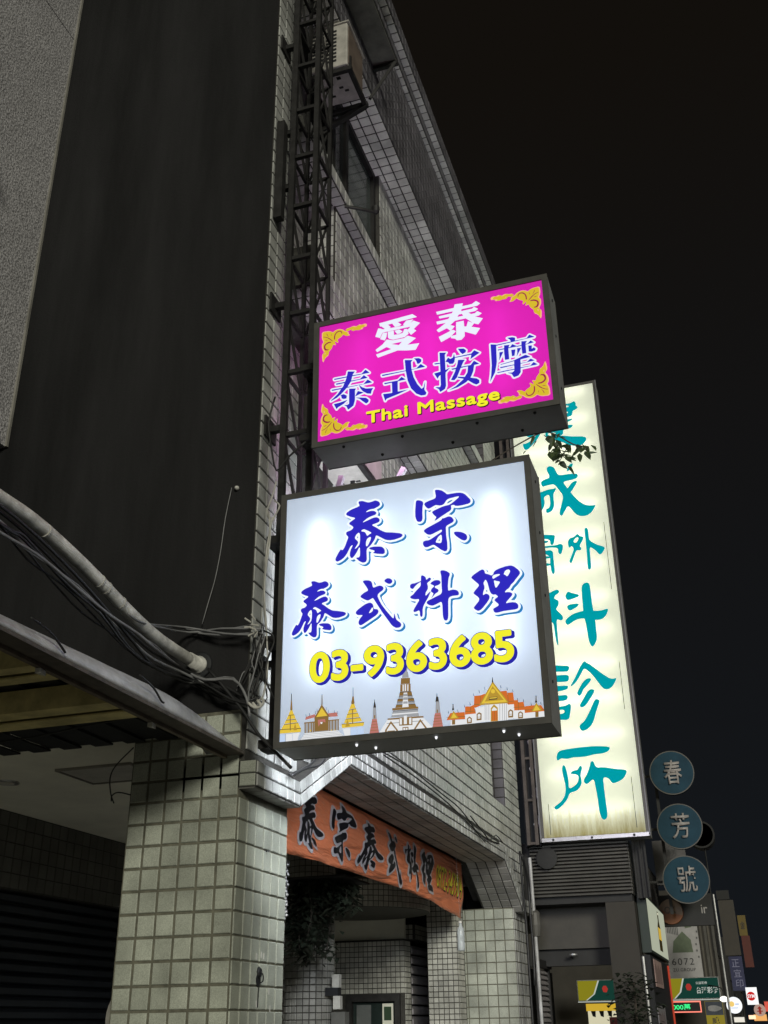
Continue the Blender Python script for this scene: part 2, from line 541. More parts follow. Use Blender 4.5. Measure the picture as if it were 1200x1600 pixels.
GLYPH = {
 'tai': '955,1904 978,1904 987,1908 995,1916 1001,1936 999,2036 1004,2058 1008,2064 1038,2086 1054,2103 1087,2148 1095,2164 1102,2190 1108,2196 1114,2197 1126,2191 1204,2136 1232,2124 1264,2117 1310,2117 1368,2128 1384,2134 1396,2141 1403,2150 1403,2158 1400,2165 1393,2172 1368,2185 1288,2205 1228,2216 1206,2224 1162,2250 1099,2300 1070,2320 1065,2328 1068,2333 1078,2337 1128,2348 1140,2354 1147,2360 1150,2374 1149,2382 1139,2398 1124,2410 1112,2415 1086,2415 1058,2409 1010,2392 960,2378 959,2382 968,2391 1002,2415 1022,2425 1050,2435 1096,2446 1106,2451 1113,2460 1113,2468 1109,2478 1090,2494 1062,2501 1038,2501 998,2495 996,2498 999,2502 1012,2511 1032,2519 1052,2523 1084,2521 1136,2540 1152,2553 1157,2568 1149,2590 1140,2600 1126,2611 1106,2619 1090,2619 1060,2611 1028,2609 1008,2614 980,2628 954,2639 942,2641 918,2641 910,2637 909,2628 910,2618 919,2596 918,2584 892,2574 836,2559 806,2547 778,2531 770,2523 766,2514 765,2506 768,2500 778,2490 822,2466 860,2451 868,2444 867,2440 856,2432 809,2404 802,2397 801,2392 802,2384 807,2376 830,2359 842,2347 847,2338 847,2332 841,2322 828,2310 810,2302 796,2301 778,2296 768,2288 765,2282 766,2266 776,2248 787,2236 789,2222 757,2136 745,2110 731,2090 724,2086 718,2086 708,2096 701,2092 692,2080 670,2046 650,2008 645,1994 645,1978 648,1971 656,1964 666,1960 674,1959 706,1970 737,1990 757,2010 777,2038 816,2113 830,2124 836,2125 840,2122 839,2116 820,2078 809,2038 809,2008 818,1984 824,1978 832,1975 840,1978 850,1985 870,2009 887,2034 912,2082 916,2087 920,2086 923,2076 923,2050 925,2042 923,1990 914,1974 904,1971 884,1973 882,1968 889,1956 912,1931 936,1914;1175,1970 1186,1970 1199,1976 1203,1984 1203,2004 1201,2016 1195,2028 1183,2044 1172,2053 1160,2059 1144,2063 1084,2071 1044,2069 1032,2065 1028,2060 1030,2055 1044,2044 1082,2027 1089,2020 1089,2014 1074,2002 1076,1996 1118,1982;868,2078 866,2080 868,2086 895,2126 903,2142 903,2148 899,2162 870,2196 867,2202 868,2218 880,2240 891,2252 906,2261 912,2261 919,2256 925,2232 925,2170 919,2128 908,2107 885,2086;998,2086 994,2092 991,2112 993,2138 998,2158 1004,2171 1016,2183 1032,2191 1044,2190 1049,2184 1049,2178 1043,2152 1017,2100 1008,2089;1004,2212 991,2242 982,2255 968,2265 946,2272 941,2276 940,2280 947,2288 962,2294 976,2293 1022,2265 1043,2250 1052,2241 1054,2236 1050,2232 1032,2225 1014,2212',
 'tai_h': '955,1880 976,1879 994,1886 1012,1901 1019,1912 1025,1938 1023,2018 1026,2026 1050,2014 1052,1990 1060,1979 1072,1972 1088,1966 1154,1949 1182,1945 1206,1953 1220,1966 1227,1986 1224,2016 1214,2040 1196,2063 1182,2074 1162,2082 1120,2091 1090,2093 1080,2098 1106,2136 1120,2163 1126,2162 1182,2122 1208,2108 1248,2096 1268,2093 1326,2095 1388,2110 1406,2120 1419,2132 1424,2142 1427,2156 1424,2168 1419,2178 1406,2191 1394,2199 1356,2212 1218,2244 1174,2270 1116,2316 1118,2321 1136,2326 1155,2336 1166,2348 1173,2366 1173,2380 1164,2403 1145,2424 1126,2436 1134,2452 1137,2468 1130,2488 1116,2506 1154,2524 1171,2540 1176,2550 1181,2568 1176,2586 1168,2602 1157,2616 1134,2633 1104,2643 1090,2643 1046,2633 1028,2633 1014,2637 990,2649 962,2660 942,2665 920,2665 900,2658 889,2646 885,2626 891,2602 889,2598 828,2580 782,2561 764,2549 751,2536 745,2524 741,2506 750,2485 772,2466 820,2440 817,2436 796,2423 783,2410 777,2390 780,2376 786,2366 818,2339 820,2334 808,2326 768,2317 757,2310 747,2298 741,2282 742,2266 750,2246 763,2228 765,2222 734,2144 723,2120 708,2120 694,2116 672,2092 650,2058 629,2018 621,1994 621,1980 628,1960 642,1945 658,1938 674,1935 700,1942 732,1958 751,1972 784,2004 798,1972 812,1958 832,1951 858,1959 881,1930 900,1911 924,1894;896,2200 892,2204 891,2212 898,2223 901,2220 901,2210 901,2202',
 'zong': '1854,1899 1869,1898 1877,1902 1883,1911 1888,1927 1888,1995 1880,2081 1880,2167 1883,2177 1893,2190 1953,2215 1965,2226 1968,2235 1967,2247 1950,2275 1937,2286 1919,2292 1897,2290 1865,2280 1845,2281 1839,2270 1829,2261 1805,2249 1681,2198 1652,2183 1643,2175 1639,2167 1645,2152 1673,2124 1685,2117 1701,2112 1713,2112 1733,2117 1823,2150 1829,2150 1835,2147 1836,2137 1833,2129 1819,2117 1795,2106 1741,2075 1705,2057 1683,2051 1657,2052 1637,2048 1631,2044 1627,2037 1624,2021 1629,2003 1635,1991 1645,1980 1655,1975 1677,1974 1727,1990 1737,1990 1749,1986 1819,1922;2072,1987 2083,1989 2089,1992 2098,2001 2103,2015 2103,2031 2094,2053 2071,2074 2037,2092 1997,2102 1977,2103 1967,2100 1963,2091 1971,2073 1984,2055 2013,2026 2040,2003 2057,1993;1809,1999 1775,2009 1768,2013 1765,2021 1771,2037 1791,2070 1805,2084 1821,2094 1827,2091 1832,2079 1832,2035 1827,2013 1824,2005 1819,2001;1763,2267 1767,2267 1781,2273 1845,2310 1932,2355 1939,2361 1947,2373 1949,2383 1946,2409 1949,2415 1953,2418 1977,2418 1983,2414 1991,2405 2019,2398 2073,2398 2129,2404 2149,2411 2158,2419 2161,2437 2157,2453 2112,2513 2095,2530 2077,2542 2053,2550 2011,2556 1917,2555 1901,2562 1887,2580 1857,2608 1833,2620 1815,2626 1795,2630 1783,2630 1776,2623 1784,2561 1781,2541 1777,2533 1761,2525 1705,2512 1675,2502 1661,2494 1655,2485 1655,2473 1669,2447 1683,2430 1693,2423 1703,2420 1717,2423 1777,2450 1823,2436 1845,2436 1855,2439 1865,2443 1876,2453 1900,2487 1915,2496 1935,2502 2003,2510 2029,2510 2035,2507 2037,2503 2026,2491 1974,2453 1955,2441 1935,2431 1919,2426 1887,2424 1843,2416 1755,2386 1741,2378 1737,2369 1745,2351 1766,2323 1778,2311 1780,2305 1779,2299 1769,2285 1763,2273;1588,2281 1605,2280 1613,2283 1623,2292 1627,2305 1630,2321 1630,2393 1632,2401 1632,2427 1636,2461 1642,2485 1642,2501 1634,2517 1617,2529 1595,2538 1575,2540 1565,2535 1560,2519 1550,2415 1550,2351 1557,2319 1565,2299 1572,2289',
 'zong_h': '1854,1875 1871,1875 1890,1883 1904,1901 1912,1927 1912,1993 1904,2083 1905,2167 1913,2174 1949,2187 1967,2196 1985,2215 1992,2235 1988,2257 1970,2287 1949,2305 1921,2316 1918,2319 1943,2335 1958,2347 1968,2363 1975,2386 1995,2379 2021,2374 2071,2374 2131,2381 2157,2389 2174,2403 2181,2415 2185,2437 2179,2462 2165,2484 2130,2527 2107,2550 2091,2561 2063,2571 2031,2578 2005,2580 1921,2578 1869,2627 1829,2645 1787,2654 1767,2647 1755,2633 1752,2615 1760,2559 1758,2551 1753,2547 1697,2533 1661,2522 1643,2540 1629,2549 1595,2561 1579,2564 1567,2562 1553,2555 1546,2549 1541,2539 1536,2519 1526,2413 1526,2353 1538,2301 1552,2277 1561,2269 1575,2261 1591,2256 1607,2257 1623,2262 1635,2270 1644,2283 1649,2297 1654,2321 1654,2391 1657,2419 1661,2420 1675,2407 1691,2399 1703,2396 1728,2399 1717,2383 1713,2369 1717,2355 1725,2339 1751,2305 1738,2271 1743,2251 1641,2203 1623,2187 1615,2167 1619,2151 1625,2141 1660,2105 1677,2095 1707,2087 1707,2085 1689,2076 1643,2074 1621,2065 1612,2057 1605,2045 1600,2023 1603,2009 1615,1979 1638,1957 1657,1950 1675,1950 1727,1965 1737,1965 1819,1893 1835,1883;2064,1965 2075,1963 2095,1969 2106,1977 2120,1993 2127,2015 2128,2027 2123,2047 2115,2063 2083,2093 2045,2113 1995,2126 1977,2127 1957,2121 1945,2109 1939,2093 1945,2073 1955,2055 1967,2040 2017,1992 2041,1975;1799,2025 1795,2027 1795,2031 1805,2046 1807,2045 1808,2035 1805,2027;1761,2415 1777,2424 1782,2423 1779,2419;1905,2449 1905,2455 1921,2472 1947,2480 1963,2482 1967,2480 1961,2473 1939,2459 1921,2451',
 'shi': '1318,1125 1345,1125 1361,1133 1368,1145 1368,1157 1365,1165 1356,1179 1326,1205 1318,1215 1310,1235 1299,1280 1297,1282 1294,1279 1292,1255 1287,1235 1285,1233 1281,1235 1267,1249 1204,1333 1160,1399 1138,1443 1118,1493 1118,1511 1126,1525 1147,1542 1167,1553 1179,1565 1184,1577 1179,1591 1167,1606 1145,1614 1129,1614 1075,1601 1066,1611 1055,1659 1049,1672 1039,1681 1021,1690 987,1696 973,1696 959,1692 956,1687 958,1679 995,1619 1009,1593 1011,1583 1009,1577 1005,1573 969,1558 939,1538 928,1525 930,1515 935,1509 959,1491 985,1475 999,1469 1011,1466 1025,1469 1059,1484 1065,1484 1072,1477 1162,1321 1256,1175 1270,1157 1287,1141 1307,1129;924,1203 939,1203 965,1215 1085,1281 1105,1295 1117,1307 1124,1321 1124,1337 1121,1343 1115,1351 1109,1356 1083,1361 1074,1367 1070,1379 1070,1393 1065,1411 1060,1421 1045,1434 1033,1438 1015,1438 981,1428 947,1410 907,1384 886,1367 878,1357 876,1351 876,1339 891,1323 903,1317 947,1312 949,1309 947,1303 935,1292 924,1279 916,1267 908,1249 906,1235 908,1221 914,1211;1025,1323 1022,1327 1028,1341 1052,1377 1057,1382 1061,1382 1066,1367 1066,1357 1060,1341 1045,1329;1248,1619 1255,1619 1265,1621 1277,1631 1280,1637 1280,1649 1273,1664 1257,1678 1237,1684 1223,1684 1206,1677 1197,1668 1194,1661 1200,1647 1221,1631 1235,1623',
 'shi_h': '1318,1101 1345,1101 1361,1105 1373,1113 1383,1123 1389,1135 1392,1147 1391,1159 1386,1175 1377,1190 1337,1229 1323,1283 1318,1293 1307,1303 1295,1305 1283,1302 1271,1287 1267,1288 1190,1395 1161,1451 1144,1491 1142,1505 1150,1515 1181,1535 1199,1553 1207,1577 1199,1603 1179,1626 1163,1634 1147,1638 1129,1638 1089,1630 1086,1633 1077,1667 1069,1683 1053,1700 1035,1709 983,1720 971,1720 947,1712 935,1697 932,1687 935,1675 975,1607 982,1591 943,1570 926,1557 910,1541 904,1521 908,1507 918,1493 947,1471 971,1456 974,1451 935,1430 885,1396 869,1382 859,1370 852,1351 854,1333 860,1321 878,1303 902,1291 888,1263 882,1237 887,1213 892,1201 907,1187 919,1181 937,1179 957,1185 1097,1261 1118,1275 1145,1304 1250,1145 1282,1115 1303,1105;1248,1595 1255,1595 1275,1600 1296,1617 1303,1637 1301,1659 1292,1677 1267,1699 1235,1708 1223,1708 1207,1704 1193,1696 1176,1679 1170,1661 1173,1649 1183,1632 1202,1615 1226,1601',
 'liao': '1832,1138 1846,1137 1850,1139 1857,1146 1863,1162 1867,1194 1872,1342 1876,1366 1881,1376 1894,1387 1920,1393 1974,1392 1983,1396 1987,1410 1985,1422 1975,1440 1958,1453 1926,1461 1898,1459 1884,1455 1878,1458 1876,1466 1875,1508 1882,1568 1888,1600 1899,1624 1901,1638 1893,1652 1868,1673 1842,1685 1824,1689 1814,1689 1806,1686 1802,1678 1802,1668 1809,1626 1809,1484 1811,1474 1809,1454 1803,1438 1792,1426 1662,1377 1647,1366 1644,1356 1648,1345 1660,1334 1676,1324 1696,1317 1720,1317 1730,1320 1792,1344 1800,1341 1805,1332 1809,1306 1809,1204 1812,1178 1818,1154 1824,1144;1582,1210 1586,1209 1590,1211 1597,1224 1599,1246 1600,1288 1608,1320 1620,1344 1661,1408 1689,1464 1689,1472 1684,1473 1642,1436 1638,1435 1635,1438 1634,1450 1640,1472 1657,1496 1663,1512 1663,1538 1656,1564 1662,1575 1686,1591 1699,1606 1697,1618 1690,1625 1682,1627 1674,1625 1658,1612 1648,1610 1646,1614 1643,1632 1636,1643 1626,1653 1614,1661 1606,1663 1598,1663 1594,1656 1592,1642 1591,1612 1588,1602 1526,1587 1500,1587 1488,1585 1477,1578 1472,1568 1472,1550 1478,1538 1490,1530 1500,1527 1508,1531 1522,1549 1548,1572 1582,1591 1587,1590 1587,1558 1578,1539 1537,1502 1517,1482 1507,1468 1480,1452 1472,1445 1471,1440 1472,1434 1480,1425 1498,1416 1522,1409 1558,1407 1564,1404 1565,1398 1561,1386 1510,1308 1502,1290 1502,1282 1506,1274 1514,1271 1526,1272 1556,1282 1563,1280 1569,1266 1570,1230 1576,1214;1696,1400 1696,1399 1700,1401 1740,1442 1768,1457 1775,1468 1775,1474 1769,1486 1738,1508 1736,1516 1738,1521 1748,1527 1768,1530 1786,1538 1797,1548 1799,1558 1797,1568 1790,1577 1778,1585 1762,1589 1742,1589 1730,1587 1704,1575 1693,1562 1692,1558 1696,1552 1723,1536 1729,1528 1726,1520 1705,1504 1696,1490 1693,1478 1696,1470 1700,1464 1716,1453 1719,1446 1711,1426',
 'liao_h': '1831,1114 1846,1113 1861,1118 1877,1134 1885,1152 1891,1196 1894,1304 1899,1360 1904,1365 1920,1369 1968,1367 1984,1371 1995,1376 2002,1384 2011,1408 2007,1430 2000,1443 1993,1454 1980,1466 1966,1474 1940,1482 1922,1485 1904,1483 1900,1486 1900,1508 1908,1580 1925,1632 1921,1652 1913,1664 1899,1678 1878,1694 1850,1706 1824,1713 1810,1712 1792,1705 1784,1696 1780,1686 1778,1670 1783,1644 1784,1610 1780,1609 1758,1613 1726,1610 1718,1629 1700,1646 1682,1651 1662,1647 1641,1670 1624,1682 1604,1687 1590,1684 1578,1675 1572,1664 1565,1622 1526,1611 1500,1611 1480,1606 1463,1596 1454,1586 1450,1576 1448,1550 1451,1538 1458,1526 1470,1514 1486,1506 1502,1502 1502,1500 1490,1485 1468,1472 1452,1457 1448,1440 1450,1426 1455,1418 1472,1403 1490,1394 1526,1385 1529,1382 1483,1306 1478,1286 1480,1272 1490,1257 1502,1250 1518,1247 1544,1250 1550,1216 1556,1202 1568,1191 1586,1186 1602,1191 1611,1200 1617,1210 1623,1246 1624,1288 1630,1312 1636,1322 1666,1303 1698,1293 1718,1293 1730,1296 1780,1314 1785,1304 1786,1204 1792,1158 1798,1142 1806,1129 1820,1118',
 'li': '2353,1154 2379,1153 2429,1161 2553,1163 2571,1168 2578,1172 2582,1180 2584,1194 2582,1208 2574,1222 2559,1235 2529,1243 2491,1243 2467,1240 2463,1244 2471,1258 2524,1310 2532,1326 2532,1332 2528,1338 2519,1347 2507,1353 2485,1357 2462,1356 2461,1362 2463,1368 2477,1382 2497,1394 2508,1404 2527,1432 2556,1456 2577,1482 2614,1522 2624,1538 2625,1546 2622,1560 2609,1581 2573,1619 2547,1635 2527,1639 2487,1637 2435,1627 2395,1615 2381,1609 2367,1599 2357,1586 2354,1574 2348,1566 2343,1562 2335,1559 2325,1562 2303,1575 2273,1587 2267,1596 2266,1610 2258,1628 2249,1635 2239,1637 2215,1629 2161,1599 2137,1583 2125,1568 2125,1560 2127,1556 2182,1496 2194,1482 2198,1472 2194,1460 2155,1418 2139,1398 2139,1392 2141,1385 2180,1348 2190,1334 2192,1326 2192,1314 2185,1297 2135,1242 2133,1236 2135,1228 2151,1211 2169,1200 2179,1197 2193,1200 2208,1208 2230,1228 2270,1272 2296,1308 2300,1322 2300,1338 2294,1352 2285,1361 2267,1369 2255,1367 2239,1358 2235,1362 2235,1372 2239,1392 2254,1430 2254,1456 2247,1478 2247,1490 2261,1512 2267,1519 2271,1519 2280,1506 2288,1484 2303,1404 2307,1388 2315,1370 2322,1360 2333,1352 2345,1347 2355,1349 2363,1347 2380,1330 2384,1324 2381,1317 2361,1305 2351,1294 2348,1288 2353,1278 2384,1244 2386,1238 2386,1230 2379,1222 2337,1203 2331,1197 2329,1190 2335,1168 2343,1159;2367,1420 2361,1442 2355,1488 2355,1494 2359,1499 2365,1499 2381,1490 2407,1483 2414,1476 2412,1466 2391,1437 2379,1423;2349,1518 2343,1526 2340,1538 2345,1550 2349,1555 2363,1561 2383,1563 2405,1563 2417,1561 2420,1558 2418,1552 2409,1546;2489,1526 2477,1541 2461,1552 2461,1560 2473,1586 2493,1597 2511,1599 2524,1588 2526,1576 2520,1560 2502,1532',
 'li_h': '2352,1130 2377,1129 2431,1137 2549,1139 2565,1141 2577,1145 2591,1153 2604,1172 2608,1188 2608,1198 2604,1216 2593,1235 2579,1249 2568,1256 2541,1264 2519,1267 2516,1270 2546,1300 2554,1314 2556,1328 2554,1340 2548,1350 2533,1365 2517,1374 2516,1378 2529,1394 2541,1413 2574,1442 2597,1470 2634,1510 2646,1528 2649,1548 2640,1576 2620,1604 2585,1639 2555,1656 2529,1663 2505,1663 2455,1655 2405,1642 2375,1632 2357,1620 2343,1606 2331,1588 2293,1604 2285,1626 2274,1644 2261,1655 2239,1661 2207,1651 2149,1618 2125,1602 2109,1586 2103,1576 2101,1562 2105,1546 2147,1501 2171,1472 2164,1460 2123,1417 2115,1398 2115,1390 2121,1374 2160,1336 2167,1326 2168,1318 2166,1310 2156,1298 2125,1267 2114,1252 2109,1236 2114,1218 2139,1191 2159,1179 2181,1173 2201,1178 2232,1198 2290,1260 2313,1291 2325,1326 2329,1328 2339,1325 2343,1320 2328,1302 2325,1286 2331,1268 2355,1243 2357,1238 2321,1219 2310,1206 2305,1188 2311,1164 2317,1154 2333,1138;2271,1392 2268,1394 2267,1398 2275,1413 2281,1394 2279,1391',
 'ai': '799,1069 810,1069 1042,1113 1152,1087 1256,1072 1260,1074 1265,1081 1306,1153 1296,1156 1274,1156 1268,1158 1164,1165 1260,1229 1267,1235 1170,1292 1166,1292 1124,1268 986,1270 910,1299 859,1241 776,1186 772,1181 792,1147 906,1192 918,1186 964,1151 948,1147 782,1118 778,1115 780,1109;1058,1185 992,1211 971,1221 1092,1224 1094,1223 1093,1221 1082,1208;991,1277 1132,1281 1180,1317 1174,1347 1174,1353 1208,1295 1212,1295 1273,1337 1273,1341 1247,1367 1246,1371 1319,1433 1323,1439 1244,1490 1206,1467 1234,1496 1241,1505 1242,1507 1240,1508 1156,1512 1116,1465 1118,1460 1130,1451 1104,1446 954,1452 952,1453 953,1455 964,1465 930,1507 984,1511 992,1493 1018,1452 1070,1453 1094,1467 1095,1469 1057,1511 1045,1515 1286,1531 1285,1535 1235,1585 1222,1586 1216,1584 1098,1576 1044,1570 1024,1570 970,1564 950,1564 896,1558 876,1558 870,1556 828,1554 822,1551 822,1543 832,1503 854,1501 854,1494 892,1455 866,1455 832,1476 810,1482 806,1479 771,1373 774,1369 826,1341 831,1341 856,1405 858,1408 888,1408 894,1410 1034,1410 1040,1412 1192,1412 1196,1412 1201,1407 1196,1400 1168,1377 1164,1390 1130,1397 1110,1348 1064,1338 1002,1343 1001,1389 998,1404 986,1406 926,1406 927,1325 930,1319 944,1299;885,1293 888,1291 909,1337 917,1397 864,1404 862,1401 830,1323 850,1311;1042,1345 1070,1345 1106,1367 1107,1369 1066,1406 1056,1406 1010,1400 1010,1397',
 'tai2': '1789,1084 1808,1084 1847,1124 1848,1186 1974,1114 1981,1120 2030,1190 2020,1197 1932,1234 1934,1239 1964,1273 2010,1249 2016,1251 2062,1309 2069,1320 1979,1368 2024,1370 2056,1389 2060,1394 2012,1435 2008,1435 1980,1413 1934,1413 1906,1440 1988,1442 2015,1460 2020,1466 2019,1468 1974,1505 1970,1503 1952,1485 1844,1483 1838,1481 1820,1482 1826,1506 1828,1507 1848,1509 2012,1511 2018,1513 2050,1536 2002,1582 1952,1551 1918,1551 1912,1549 1840,1549 1837,1552 1846,1586 1844,1589 1750,1597 1748,1596 1735,1550 1732,1549 1522,1546 1532,1504 1534,1503 1624,1503 1632,1505 1721,1504 1719,1494 1708,1480 1552,1474 1553,1460 1560,1440 1682,1438 1664,1410 1630,1409 1624,1407 1520,1406 1528,1364 1628,1362 1624,1357 1520,1287 1521,1280 1539,1254 1542,1252 1548,1251 1640,1283 1650,1275 1682,1236 1542,1186 1541,1180 1566,1108 1570,1107 1632,1133 1674,1151 1684,1158 1684,1134 1734,1115 1752,1088;1694,1163 1692,1164 1695,1168 1747,1216 1714,1245 1696,1240 1692,1240 1736,1288 1724,1297 1690,1315 1682,1316 1742,1365 1782,1365 1788,1367 1870,1367 1944,1290 1942,1290 1894,1321 1873,1254 1868,1253 1850,1258 1847,1262 1844,1341 1754,1341 1753,1308 1751,1302 1749,1168 1736,1165 1706,1165;1774,1412 1773,1414 1789,1438 1794,1441 1828,1441 1842,1412',
 'tai3': '430,432 441,435 497,472 513,532 516,548 516,674 527,696 525,700 453,713 445,714 444,712 443,510 419,497 387,504 381,504 413,478;289,470 291,468 293,469 307,488 379,523 425,564 419,565 327,549 269,545 255,542;650,470 655,469 677,482 684,506 683,512 652,546 583,564 523,576 574,548 602,516;374,588 391,587 411,589 417,624 379,654 333,650 332,652 351,667 415,732 451,733 457,735 539,735 547,737 563,737 568,734 568,730 582,690 610,646 619,637 665,601 711,588 720,630 739,660 651,673 603,701 568,736 629,737 635,739 717,739 725,742 711,757 671,792 621,741 603,741 597,743 443,743 425,746 465,808 649,813 671,816 625,862 579,821 473,821 470,824 482,876 485,878 695,880 692,886 647,933 643,933 601,889 489,891 487,892 490,904 515,938 427,958 415,896 413,891 254,892 258,880 263,875 407,877 411,876 411,874 393,824 391,821 278,820 282,808 287,803 329,803 335,805 385,804 369,764 355,745 226,746 230,732 235,729 275,729 281,731 343,730 302,672 229,609 220,600 218,594 219,592 229,595 295,623 331,651 345,640 352,602;518,596 525,595 561,608 621,624 613,630 553,660 546,652',
 'tai3_h': '424,414 433,412 448,418 493,446 511,460 521,488 532,538 537,545 565,530 620,472 645,451 653,449 665,453 689,467 696,478 701,500 701,518 663,560 651,566 571,588 577,592 629,604 663,581 705,569 717,569 728,580 739,624 757,654 756,668 745,678 729,682 659,691 621,714 623,716 637,719 717,719 735,726 743,738 743,746 739,754 689,801 688,824 659,856 663,858 693,859 705,863 713,874 712,888 707,896 680,926 651,952 643,953 634,950 593,909 527,911 524,912 523,916 532,930 534,940 531,948 525,954 509,960 427,978 417,974 409,966 400,916 397,911 259,913 245,908 237,900 236,886 241,872 248,862 257,857 271,855 377,857 382,856 383,852 380,844 375,841 281,840 269,836 261,828 260,812 267,796 274,788 289,783 353,784 355,782 355,778 346,766 231,767 219,763 210,756 208,746 210,732 215,721 225,712 237,709 297,711 303,708 283,679 206,612 200,600 200,586 209,575 223,573 295,602 323,621 329,622 335,594 353,578 353,574 327,569 269,564 247,559 239,552 236,544 236,536 245,516 273,460 281,451 291,448 299,450 321,474 361,493 395,468 413,424;411,519 408,522 410,526 421,534 425,534 424,522;419,647 386,674 390,680 423,711 426,706 426,652 425,647;541,676 546,696 541,714 549,716 554,712 565,680;601,761 467,763 461,766 471,783 477,788 635,793 639,792 639,788 618,766 611,761;497,841 495,846 497,854 503,858 583,859 588,856 583,849 571,841',
 'shi3': '1335,435 1358,434 1371,459 1349,505 1349,521 1357,583 1357,599 1359,603 1358,610 1339,541 1320,528 1314,527 1266,601 1226,701 1205,805 1208,807 1284,808 1290,809 1368,811 1314,863 1260,814 1204,814 1200,915 1220,939 1126,959 1127,919 1129,913 1129,881 1131,875 1131,843 1133,837 1132,814 846,817 852,799 854,798 1133,805 1135,801 1154,671 1192,557 1253,473 1306,438 1314,436;882,457 885,457 898,479 904,481 1030,512 1157,551 1082,549 1076,548 1034,549 1035,671 1038,687 1132,691 1118,705 1082,737 1078,735 1038,698 872,699 876,685 880,680 892,681 934,682 940,683 962,683 965,681 967,547 944,546 938,547 856,552;1274,873 1298,872 1321,893 1323,897 1323,925 1296,947 1238,957 1238,955 1261,921',
 'shi3_h': '1335,415 1356,414 1369,419 1380,435 1389,453 1388,467 1367,511 1377,599 1376,617 1371,625 1362,629 1352,629 1344,623 1340,617 1324,559 1321,555 1318,555 1282,613 1244,707 1229,783 1230,787 1234,787 1366,790 1378,794 1386,803 1387,815 1383,823 1332,873 1332,877 1341,891 1341,929 1336,937 1312,959 1296,967 1240,976 1228,973 1216,960 1128,978 1116,975 1110,969 1107,961 1113,865 1113,839 1110,834 852,837 840,835 831,829 827,821 829,805 837,787 852,778 1114,783 1119,779 1125,739 1126,729 1122,726 1093,753 1080,756 1068,751 1044,728 1030,718 876,719 864,716 857,711 853,703 854,693 860,675 868,664 882,660 942,663 946,661 947,657 949,575 947,567 856,572 846,569 838,559 837,547 850,501 864,451 870,442 880,437 888,438 897,443 908,459 914,463 1030,492 1146,526 1166,533 1178,542 1242,458 1298,421 1314,416;1056,568 1053,575 1054,665 1058,667 1090,669 1134,669 1165,579 1165,571;1224,834 1221,839 1219,861 1219,907 1223,915 1234,923 1243,913 1257,865 1271,851 1256,835',
 'an3': '1529,438 1532,437 1546,443 1587,464 1601,504 1601,656 1603,662 1604,684 1612,689 1655,732 1644,731 1606,715 1603,718 1603,922 1621,948 1544,965 1542,964 1541,960 1543,708 1534,705 1478,699 1470,697 1470,694 1506,620 1508,618 1525,650 1538,657 1542,658 1543,656 1541,644 1541,530 1533,506 1530,503 1524,503 1482,511 1476,510 1517,476;1635,440 1640,439 1736,455 1834,501 1854,520 1862,515 1913,466 1948,444 1981,458 1983,462 1984,497 1954,525 1888,549 1886,552 1897,572 1921,628 1936,708 1972,709 1992,711 1994,712 1993,714 1936,766 1896,717 1788,718 1788,720 1812,774 1833,802 1774,815 1754,817 1743,760 1728,719 1724,717 1672,716 1680,699 1718,701 1721,698 1707,658 1660,568 1700,555 1730,585 1780,703 1804,703 1810,705 1864,705 1855,632 1849,618 1820,574 1738,595 1740,582 1742,579 1794,557 1806,550 1805,548 1714,475;1687,780 1694,780 1711,800 1720,853 1904,853 1909,848 1896,796 2006,858 1946,906 1910,869 1886,869 1880,867 1812,867 1806,865 1738,865 1720,863 1718,861 1713,900 1710,909 1696,864 1668,853 1662,853 1642,873 1638,875 1606,826 1637,812 1654,784;1521,814 1541,814 1540,827 1504,831 1474,832 1480,818 1492,815;1810,884 1846,901 1851,920 1851,930 1826,957 1760,969 1760,966 1788,910',
 'an3_h': '1524,420 1534,419 1554,427 1594,446 1604,456 1619,500 1619,646 1622,670 1626,677 1654,703 1670,684 1690,679 1692,676 1687,660 1643,576 1641,566 1644,558 1658,548 1698,536 1710,540 1734,561 1766,548 1769,544 1704,492 1616,453 1611,446 1609,438 1611,430 1616,423 1630,418 1736,436 1836,482 1854,494 1860,491 1904,450 1942,426 1950,425 1960,428 1993,444 2001,456 2003,496 2001,506 1964,540 1920,558 1915,564 1939,622 1951,686 1956,689 1992,691 2004,696 2013,706 2012,720 1949,780 1938,785 1930,784 1922,779 1888,738 1820,738 1819,744 1827,762 1850,792 1851,806 1847,814 1840,819 1802,830 1810,833 1882,832 1884,828 1878,802 1878,790 1886,780 1898,777 2016,841 2025,854 2025,864 2020,871 1963,918 1948,925 1934,921 1904,890 1864,888 1863,890 1869,916 1869,936 1841,968 1834,973 1820,978 1762,988 1752,985 1746,980 1742,972 1742,962 1770,903 1780,890 1779,886 1735,886 1727,920 1718,927 1708,929 1700,926 1693,918 1682,880 1668,875 1644,893 1638,894 1624,889 1622,890 1622,916 1639,942 1639,954 1631,964 1612,970 1546,984 1536,982 1529,978 1523,966 1523,852 1514,849 1474,852 1460,845 1455,832 1463,810 1470,802 1492,795 1516,795 1524,792 1525,786 1525,728 1518,723 1480,719 1464,714 1454,706 1451,696 1453,686 1490,610 1504,599 1520,602 1523,600 1523,538 1520,528 1514,525 1476,530 1462,523 1457,510 1459,502 1463,496 1499,466 1511,432;1804,598 1766,608 1764,614 1768,626 1794,682 1812,685 1840,684 1842,680 1835,632 1815,600;1678,738 1668,749 1658,753 1626,744 1622,746 1622,794 1626,794 1638,774 1646,767 1668,761 1690,759 1705,764 1722,785 1726,787 1728,786 1725,766 1714,739',
